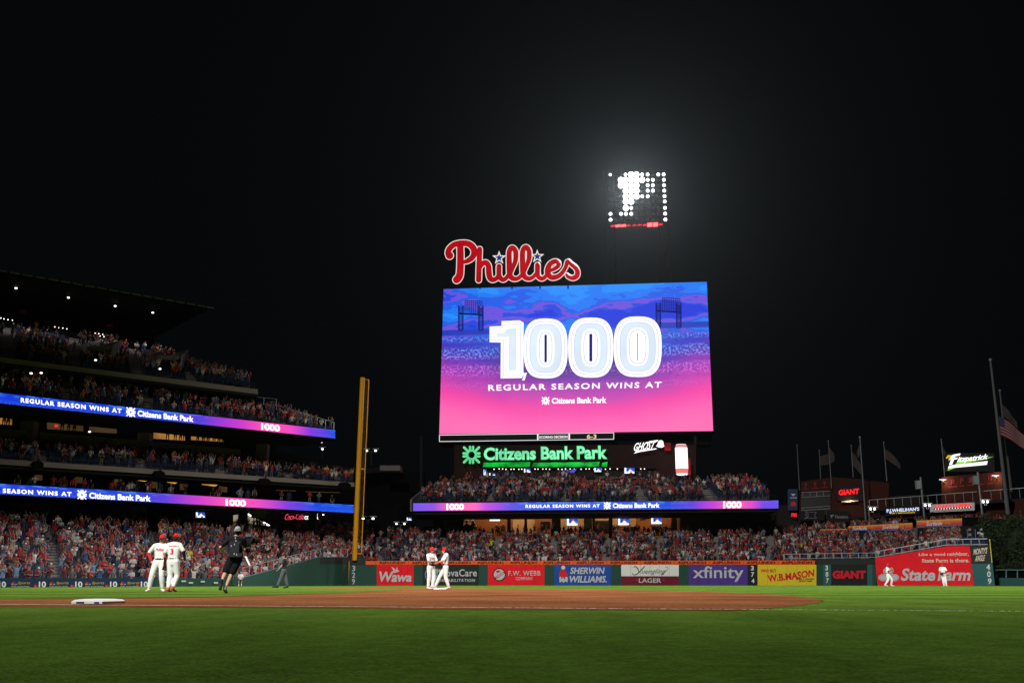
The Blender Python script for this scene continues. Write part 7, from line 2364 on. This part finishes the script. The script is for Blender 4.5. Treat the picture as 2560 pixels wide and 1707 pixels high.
def body_text(fig, s, u0, u1, z0, z1, m, front=True, bold=0.02, shear=0.0, name='jersey_lettering'):
    """lettering laid onto the shirt surface (figure space)"""
    e, X, (jv, jf), J = fig
    bvh = BVHTree.FromPolygons([v[:] for v in jv], jf)
    vs, fs = text2d(s, bold, shear, 1.0, False, 2)
    out = []
    for u, v, z in vs:
        x = u0 + (u1 - u0) * u; zz = z0 + (z1 - z0) * v
        o = Vector((x, -1 if front else 1, zz)); d = Vector((0, 1 if front else -1, 0))
        hit = bvh.ray_cast(o, d)
        y = hit[0].y if hit[0] else (-.16 if front else .16)
        out.append(Vector((x, y - (.008 if front else -.008), zz)))
    return link_mesh(name, X(out), fs, m, e)


# 1: facing player, right hand on hip, red sleeve
J = skeleton(elR=(-0.40, .05, 1.19), wrR=(-.27, -.02, .98), shR=(-.20, .01, 1.44), kneeR=(-.19, -.06, .50), ankR=(-.25, .0, .09), toeR=(-.27, -.15, .03),
             kneeL=(.12, -.05, .50), ankL=(.15, .06, .09), toeL=(.24, -.08, .03), hipR=(-.10, 0, .93), elL=(.30, .02, 1.17), wrL=(.27, -.12, .95), head=(.03, -.02, 1.665))
f1 = figure(393, 1337, 1476, 33.6, R(3), J, 'player in white uniform and red cap facing the viewer with one hand on his hip', skin='skinA', sleeves=[('R', 'jred', True), ('L', 'jred', True)], height=1.85, longhair=True, hair='hairl', belly=.01)
body_text(f1, 'Phillies', -.13, .15, 1.28, 1.37, M['redtext'], True, 0.02, .3)
# 2: back view player, glove hanging on the left hand (viewer's left)
J = skeleton(elL=(.29, .05, 1.17), wrL=(.27, -.02, .93), elR=(-.33, -.02, 1.22), wrR=(-.34, -.10, 1.0), kneeL=(.07, -.02, .50), ankL=(.06, .04, .09), toeL=(.07, -.12, .03),
             kneeR=(-.13, -.10, .51), ankR=(-.10, .06, .12), toeR=(-.12, -.09, .03), head=(-.03, -.02, 1.655))
f2 = figure(427, 1335, 1478, 33.2, R(172), J, 'player seen from behind in white number 3 jersey with dark glove hanging down', skin='skinB', sleeves=[('R', 'black', True), ('L', 'glove', False)], glove='L', shoe='shoe_r', height=1.87, belly=.015)
body_text(f2, '3', .055, -.055, 1.14, 1.33, M['redtext'], False, 0.045)
body_text(f2, 'HARPER', .13, -.13, 1.385, 1.42, M['redtext'], False, 0.02)
# 3: camera operator running
J = skeleton(pelvis=(0, 0, .98), waist=(0, -.02, 1.10), chest=(.02, -.09, 1.33), neck=(.03, -.13, 1.50), head=(-.03, -.19, 1.65),
             shL=(.21, -.10, 1.43), shR=(-.17, -.10, 1.44), elL=(.42, .02, 1.22), wrL=(.28, -.16, 1.08), elR=(-.30, -.22, 1.24), wrR=(-.36, -.44, 1.24),
             kneeL=(.22, -.10, .56), ankL=(.34, .20, .30), toeL=(.36, .27, .13), kneeR=(.06, -.06, .53), ankR=(.22, .10, .12), toeR=(.17, -.06, .03))
f3 = figure(583, 1326, 1487, 28.6, R(203), J, 'camera operator in black shorts and grey backward cap running across the grass', skin='skinA', top='black', bottom='black', shorts=True, cap='cap', capback=True, shoe=('shoe_b', 'shoe_g'), height=1.86, look=(-.2, -1, 0), belt=False, belly=.035)
e, X, _, J = f3
# camera rig, belt pack, towel, straps
h = J['wrR']
cam_e = empty('video_camera', X([h + Vector((0, -.1, .1))])[0], 'black handheld video camera rig held up by the running camera operator', 'camera')
mb = MB()
a = X([h + Vector((-.02, -.08, .18))])[0]
mb.box((a.x - .10, a.y - .16, a.z - .09), (a.x + .12, a.y + .18, a.z + .09)); mb.build('camera_body', P_['black'], cam_e)
mb = MB(); mb.bar(a + Vector((.10, .1, .02)), a + Vector((.26, .22, .02)), .12, n=10); mb.build('lens', P_['black'], cam_e)
mb = MB(); mb.bar(a + Vector((0, 0, -.09)), a + Vector((0, 0, -.30)), .04); mb.bar(a + Vector((-.1, 0, -.30)), a + Vector((.12, 0, -.30)), .04); mb.bar(a + Vector((0, 0, .09)), a + Vector((0, 0, .16)), .03); mb.build('handle', P_['black'], cam_e)
mb = MB(); mb.box((a.x - .04, a.y - .2, a.z + .12), (a.x + .12, a.y + .02, a.z + .2)); mb.build('monitor', P_['gray'], cam_e)
bk = X([Vector((0, .12, 1.25)), Vector((0, .17, 1.02))])
mb = MB(); mb.box((bk[0].x - .16, bk[0].y - .14, bk[0].z - .18), (bk[0].x + .10, bk[0].y - .02, bk[0].z + .14)); mb.build('back_pack', P_['navyb'], e)
mb = MB(); mb.box((bk[1].x - .19, bk[1].y - .10, bk[1].z - .06), (bk[1].x + .17, bk[1].y + .1, bk[1].z + .05)); mb.build('equipment_belt', P_['navyb'], e)
for k, (dx, dz) in enumerate(((-.02, .20), (.0, .12), (-.03, .02), (-.12, -.02), (.05, -.26), (-.02, -.24))):
    mb = MB(); q_ = bk[0] + Vector((dx, -.15, dz)); mb.box((q_.x, q_.y, q_.z), (q_.x + .025, q_.y + .01, q_.z + .05)); mb.build('label_tag', P_['cap'], e)
tw = X([Vector((-.24, .02, .98))])[0]
mb = MB(); mb.prism([tw + Vector((0, 0, 0)), tw + Vector((.05, 0, .01)), tw + Vector((.20, -.04, -.26)), tw + Vector((.15, -.04, -.24))], (0, .03, 0)); mb.build('towel', M['white'], e)
mb = MB(); hd = X([J['head']])[0]; mb.bar(hd + Vector((-.05, -.02, .0)), hd + Vector((-.24, -.05, -.14)), .014); mb.build('headset_cable', P_['black'], e)
for _s in (-.09, .095):
    mb = MB(); mb.ball(hd + Vector((_s, 0, -.02)), .045); mb.build('headset_ear_cup', P_['black'], e)
# 4: umpire walking left
J = skeleton(elL=(.24, -.10, 1.18), wrL=(.22, -.26, .98), elR=(-.24, .10, 1.18), wrR=(-.24, .02, .95), kneeL=(.09, -.14, .52), ankL=(.09, -.30, .10), toeL=(.10, -.50, .07), kneeR=(-.09, .10, .50), ankR=(-.09, .20, .10), toeR=(-.10, .04, .03), head=(0, -.03, 1.655))
f4 = figure(708, 1387, 1470, 54.5, R(-82), J, 'umpire in black shirt and grey trousers walking left by the green wall', skin='skinA', top='navyb', bottom='gray', cap='navyb', shoe='shoe_b', height=1.84, belly=.03)
# 5, 6: two players greeting at the middle base
J = skeleton(elR=(-.27, -.12, 1.17), wrR=(-.16, -.36, 1.12), elL=(.27, -.10, 1.17), wrL=(.16, -.36, 1.08), kneeL=(.11, -.10, .50), ankL=(.10, -.02, .09), toeL=(.12, -.18, .03), head=(0, -.05, 1.65))
f5 = figure(1076, 1374, 1475, 46.2, R(52), J, 'left of two players greeting at the middle base, white uniform, dark glove', skin='skinB', glove='L', sleeves=[('R', 'glove', False)], height=1.88)
body_text(f5, 'Phillies', -.14, .14, 1.27, 1.35, M['redtext'], True, 0.01, .3)
J = skeleton(elR=(-.25, -.16, 1.20), wrR=(-.12, -.40, 1.14), elL=(.25, -.14, 1.20), wrL=(.10, -.42, 1.10), kneeL=(.09, -.14, .50), ankL=(.09, .08, .10), toeL=(.11, -.08, .03), kneeR=(-.09, -.06, .50), ankR=(-.09, -.42, .12), toeR=(-.10, -.58, .12), head=(0, -.09, 1.64), neck=(0, -.03, 1.49))
J['kneeR'] = Vector((-.09, -.24, .52)); J['ankL'] = Vector((.09, .14, .10)); J['toeL'] = Vector((.11, -.02, .03)); J['kneeL'] = Vector((.09, .0, .5))
f6 = figure(1113, 1374, 1475, 46.0, R(-78), J, 'right of two players greeting at the middle base, striding with orange batting glove', skin='skinA', sleeves=[('R', 'navyb', False), ('L', 'or', False)], height=1.88, belly=.0)
body_text(f6, '8', .05, -.05, 1.12, 1.3, M['redtext'], False, 0.04)
# 7, 8: outfielders
J = skeleton(elR=(-.26, -.10, 1.18), wrR=(-.05, -.26, 1.26), elL=(.25, -.12, 1.20), wrL=(.06, -.30, 1.30), kneeL=(.16, -.26, .52), ankL=(.16, -.16, .09), toeL=(.20, -.32, .03), kneeR=(-.12, -.02, .5), ankR=(-.14, .26, .09), toeR=(-.14, .10, .03), head=(0, -.08, 1.64), neck=(0, -.03, 1.49))
f7 = figure(2222, 1412, 1466.5, 85, R(60), J, 'outfielder holding a tan glove at his chest before the red panel', skin='skinD', glove='L', gmat='glovetan', sleeves=[('R', 'jred', True)], height=1.86, hair='hair')
J = skeleton(elR=(-.28, -.08, 1.18), wrR=(-.22, -.24, 1.06), elL=(.28, -.06, 1.18), wrL=(.14, -.26, 1.04), kneeR=(-.06, -.05, .5), ankR=(-.02, .0, .09), toeR=(-.05, -.15, .03), kneeL=(.13, -.02, .5), ankL=(.16, .0, .09), toeL=(.19, -.15, .03))
f8 = figure(2361, 1412, 1466.5, 85, R(-12), J, 'outfielder standing with dark glove at his waist before the red panel', skin='skinB', glove='R', sleeves=[('L', 'jred', True)], height=1.86)
# 9: small figure by the low wall behind the camera operator
J = skeleton(pelvis=(0, 0, .55), waist=(0, -.05, .68), chest=(0, -.1, .90), neck=(0, -.12, 1.06), head=(0, -.14, 1.2), shL=(.17, -.1, 1.02), shR=(-.17, -.1, 1.02), elL=(.22, -.2, .78), wrL=(.15, -.38, .66), elR=(-.22, -.2, .78), wrR=(-.15, -.38, .66),
             hipL=(.09, 0, .53), hipR=(-.09, 0, .53), kneeL=(.13, -.36, .52), kneeR=(-.13, -.36, .52), ankL=(.12, -.38, .09), ankR=(-.12, -.38, .09), toeL=(.13, -.54, .03), toeR=(-.13, -.54, .03))
f9 = figure(600, 1440, 1464, 91, R(15), J, 'person in white shirt sitting on a stool against the low wall', skin='skinA', shorts=True, bottom='gray', cap='cap', height=1.7)
o = empty('stool', (W(600, 1460, 91).x, 91.15, 0), 'small dark folding stool at the low wall under the sitting person', 'stool')
for dx in (-.16, .16):
    for dy in (-.14, .14): MB().bar((o.location.x + dx, 91.15 + dy, 0), (o.location.x + dx, 91.15 + dy, .38), .03).build('leg', P_['black'], o)
MB().box((o.location.x - .2, 90.95, .38), (o.location.x + .2, 91.35, .43)).build('seat', P_['black'], o)

# ------------------------------------------------------------------ the fans
rgc = random.Random(99)
items = []
for pos, yaw, region, row, u in CROWD:
    pn = rgc.choices(POSES, PROB)[0]
    sh = pickw(rgc, SHIRTS)
    if region in ('bar', 'bar2', 'suite', 'suite2') and rgc.random() < .5: pn = 'arms at the sides'
    hat = rgc.choices(['red', 'white', 'navy', 'bare'], [.36, .16, .10, .38])[0]
    items.append([pos, yaw, region, row, u, pn, sh, hat, 0.90 + rgc.random() * 0.14, rgc.choice(SKINS), rgc.choice(PANTS), rgc.random()])
# the 300 that show largest: nearest rows of the lower bowl
def hidden(it):
    d = W(0, 1456, 1)
    x = PX0 + (it[0].x / it[0].y) * FPX * 1.03
    return x < -12 or x > 2572 or 340 < x < 455
cand = sorted([i for i, it in enumerate(items) if it[2] == 'bowl' and not hidden(it)], key=lambda i: (items[i][0].y + items[i][3] * 2.2))
near = set(cand[:300])
lm = [(-9e9, 30, 'by the left edge'), (30, 75, 'above the first gold script'), (75, 120, 'above the first white ten'), (120, 170, 'above the second gold script'), (170, 215, 'above the second white ten'),
      (215, 258, 'above the third gold script'), (258, 300, 'above the third white ten'), (300, 345, 'left of the walking players'), (345, 470, 'behind the walking players'), (470, 530, 'left of the camera operator'), (530, 640, 'behind the camera operator'), (640, 740, 'above the walking umpire'), (740, 9e9, 'beside the stepped railing')]
SH = dict(zip(POSES, ['clapping', 'arms up', 'one arm up', 'holding phone', 'hands on hips', 'clapping high', 'arms down']))
groups = {}
for i in near:
    pos, yaw, region, row, u, pn, sh, hat, hs, sk_, pt_, r0 = items[i]
    x = PX0 + (pos.x / pos.y) * FPX * 1.03
    where = [t for a, b_, t in lm if a <= x < b_][0]
    key = (sh[0], hat, pn, where, row)
    groups.setdefault(key, []).append((x, i))
for key, L in groups.items():
    L.sort()
    for q_, (x, i) in enumerate(L):
        pos, yaw, region, row, u, pn, sh, hat, hs, sk_, pt_, r0 = items[i]
        o = bpy.data.objects.new('spectator', VAR[(pn, hat)])
        col.objects.link(o)
        o.location = pos; o.rotation_euler = (0, 0, yaw); o.scale = (hs, hs, hs)
        o.color = (*sh[1], 1)
        ht = 'bare head' if hat == 'bare' else hat + ' cap'
        o['label'] = '%s shirt, %s, %s, %s row %s' % (sh[0], ht, SH[pn], ORD[row], key[3])
        if len(L) > 1:
            o['label'] = '%s shirt, %s, %s, %s row %s, %s' % (sh[0], ht, SH[pn], ORD[row], key[3], ['leftmost', 'next', 'third', 'fourth'][min(q_, 3)])
        o['category'] = 'spectator'
        o['group'] = 'fans in the lower bowl nearest the field'
        assert len(o['label'].split()) <= 24
# all the others joined
VV = []; LL = []; TT = []; CC = []
vb = 0
cache = {}
for i, it in enumerate(items):
    if i in near: continue
    pos, yaw, region, row, u, pn, sh, hat, hs, sk_, pt_, r0 = it
    vi = LOWBY[pn][int(r0 * len(LOWBY[pn]))]
    V, Fc, mk, _, hashat = LOW[vi]
    if vi not in cache:
        # per-vertex part key
        pk = np.zeros(len(V), int)
        for f, m_ in zip(Fc, mk):
            for q_ in f: pk[q_] = m_
        lp = np.array([q_ for f in Fc for q_ in f], np.int32); tt = np.array([len(f) for f in Fc], np.int32)
        cache[vi] = (pk, lp, tt)
    pk, lp, tt = cache[vi]
    ca, sa = math.cos(yaw), math.sin(yaw)
    P = V * hs
    Q = np.stack([P[:, 0] * ca - P[:, 1] * sa + pos.x, P[:, 0] * sa + P[:, 1] * ca + pos.y, P[:, 2] + pos.z], 1)
    hc = (0.05, 0.03, 0.02) if not hashat else dict(HATS[:3]).get(hat, rgc.choice([(0.45, .02, .03), (.03, .03, .04), (.6, .6, .58)]))
    tab = np.array([sh[1], sk_, pt_, hc], np.float32) * (0.6 + 0.7 * r0)
    VV.append(Q); LL.append(lp + vb); TT.append(tt); CC.append(tab[pk]); vb += len(Q)
V = np.concatenate(VV); L_ = np.concatenate(LL); T2 = np.concatenate(TT); Cc = np.concatenate(CC)
starts = np.concatenate([[0], np.cumsum(T2)[:-1]])
o = big_mesh('crowd', V, L_, starts, T2, [M['crowd']])
at = o.data.attributes.new('tint', 'FLOAT_COLOR', 'POINT')
at.data.foreach_set('color', np.concatenate([Cc, np.ones((len(Cc), 1), np.float32)], 1).astype(np.float32).ravel())
tag(o, 'thousands of standing fans filling every level of the stands', 'crowd', kind='stuff')
print('PEOPLE', len(items), 'verts', len(V), 'faces', len(T2))

# ------------------------------------------------------------------ air
HAZE = 0.000007
if HAZE > 0:
    m = bpy.data.materials.new('night_haze'); m.use_nodes = True
    n = m.node_tree.nodes; l = m.node_tree.links; n.clear()
    out = n.new('ShaderNodeOutputMaterial'); pv = n.new('ShaderNodeVolumePrincipled')
    pv.inputs['Color'].default_value = (0.9, 0.95, 1, 1); pv.inputs['Density'].default_value = HAZE; pv.inputs['Anisotropy'].default_value = 0.8
    l.new(pv.outputs[0], out.inputs['Volume'])
    mb = MB(); mb.box((-140, -90, -1), (150, 230, 95)); o = mb.build('haze', m); tag(o, 'thin night haze over the ballpark', kind='stuff')
scene.collection.children.unlink(_tmpcol)
bpy.data.collections.remove(_tmpcol)
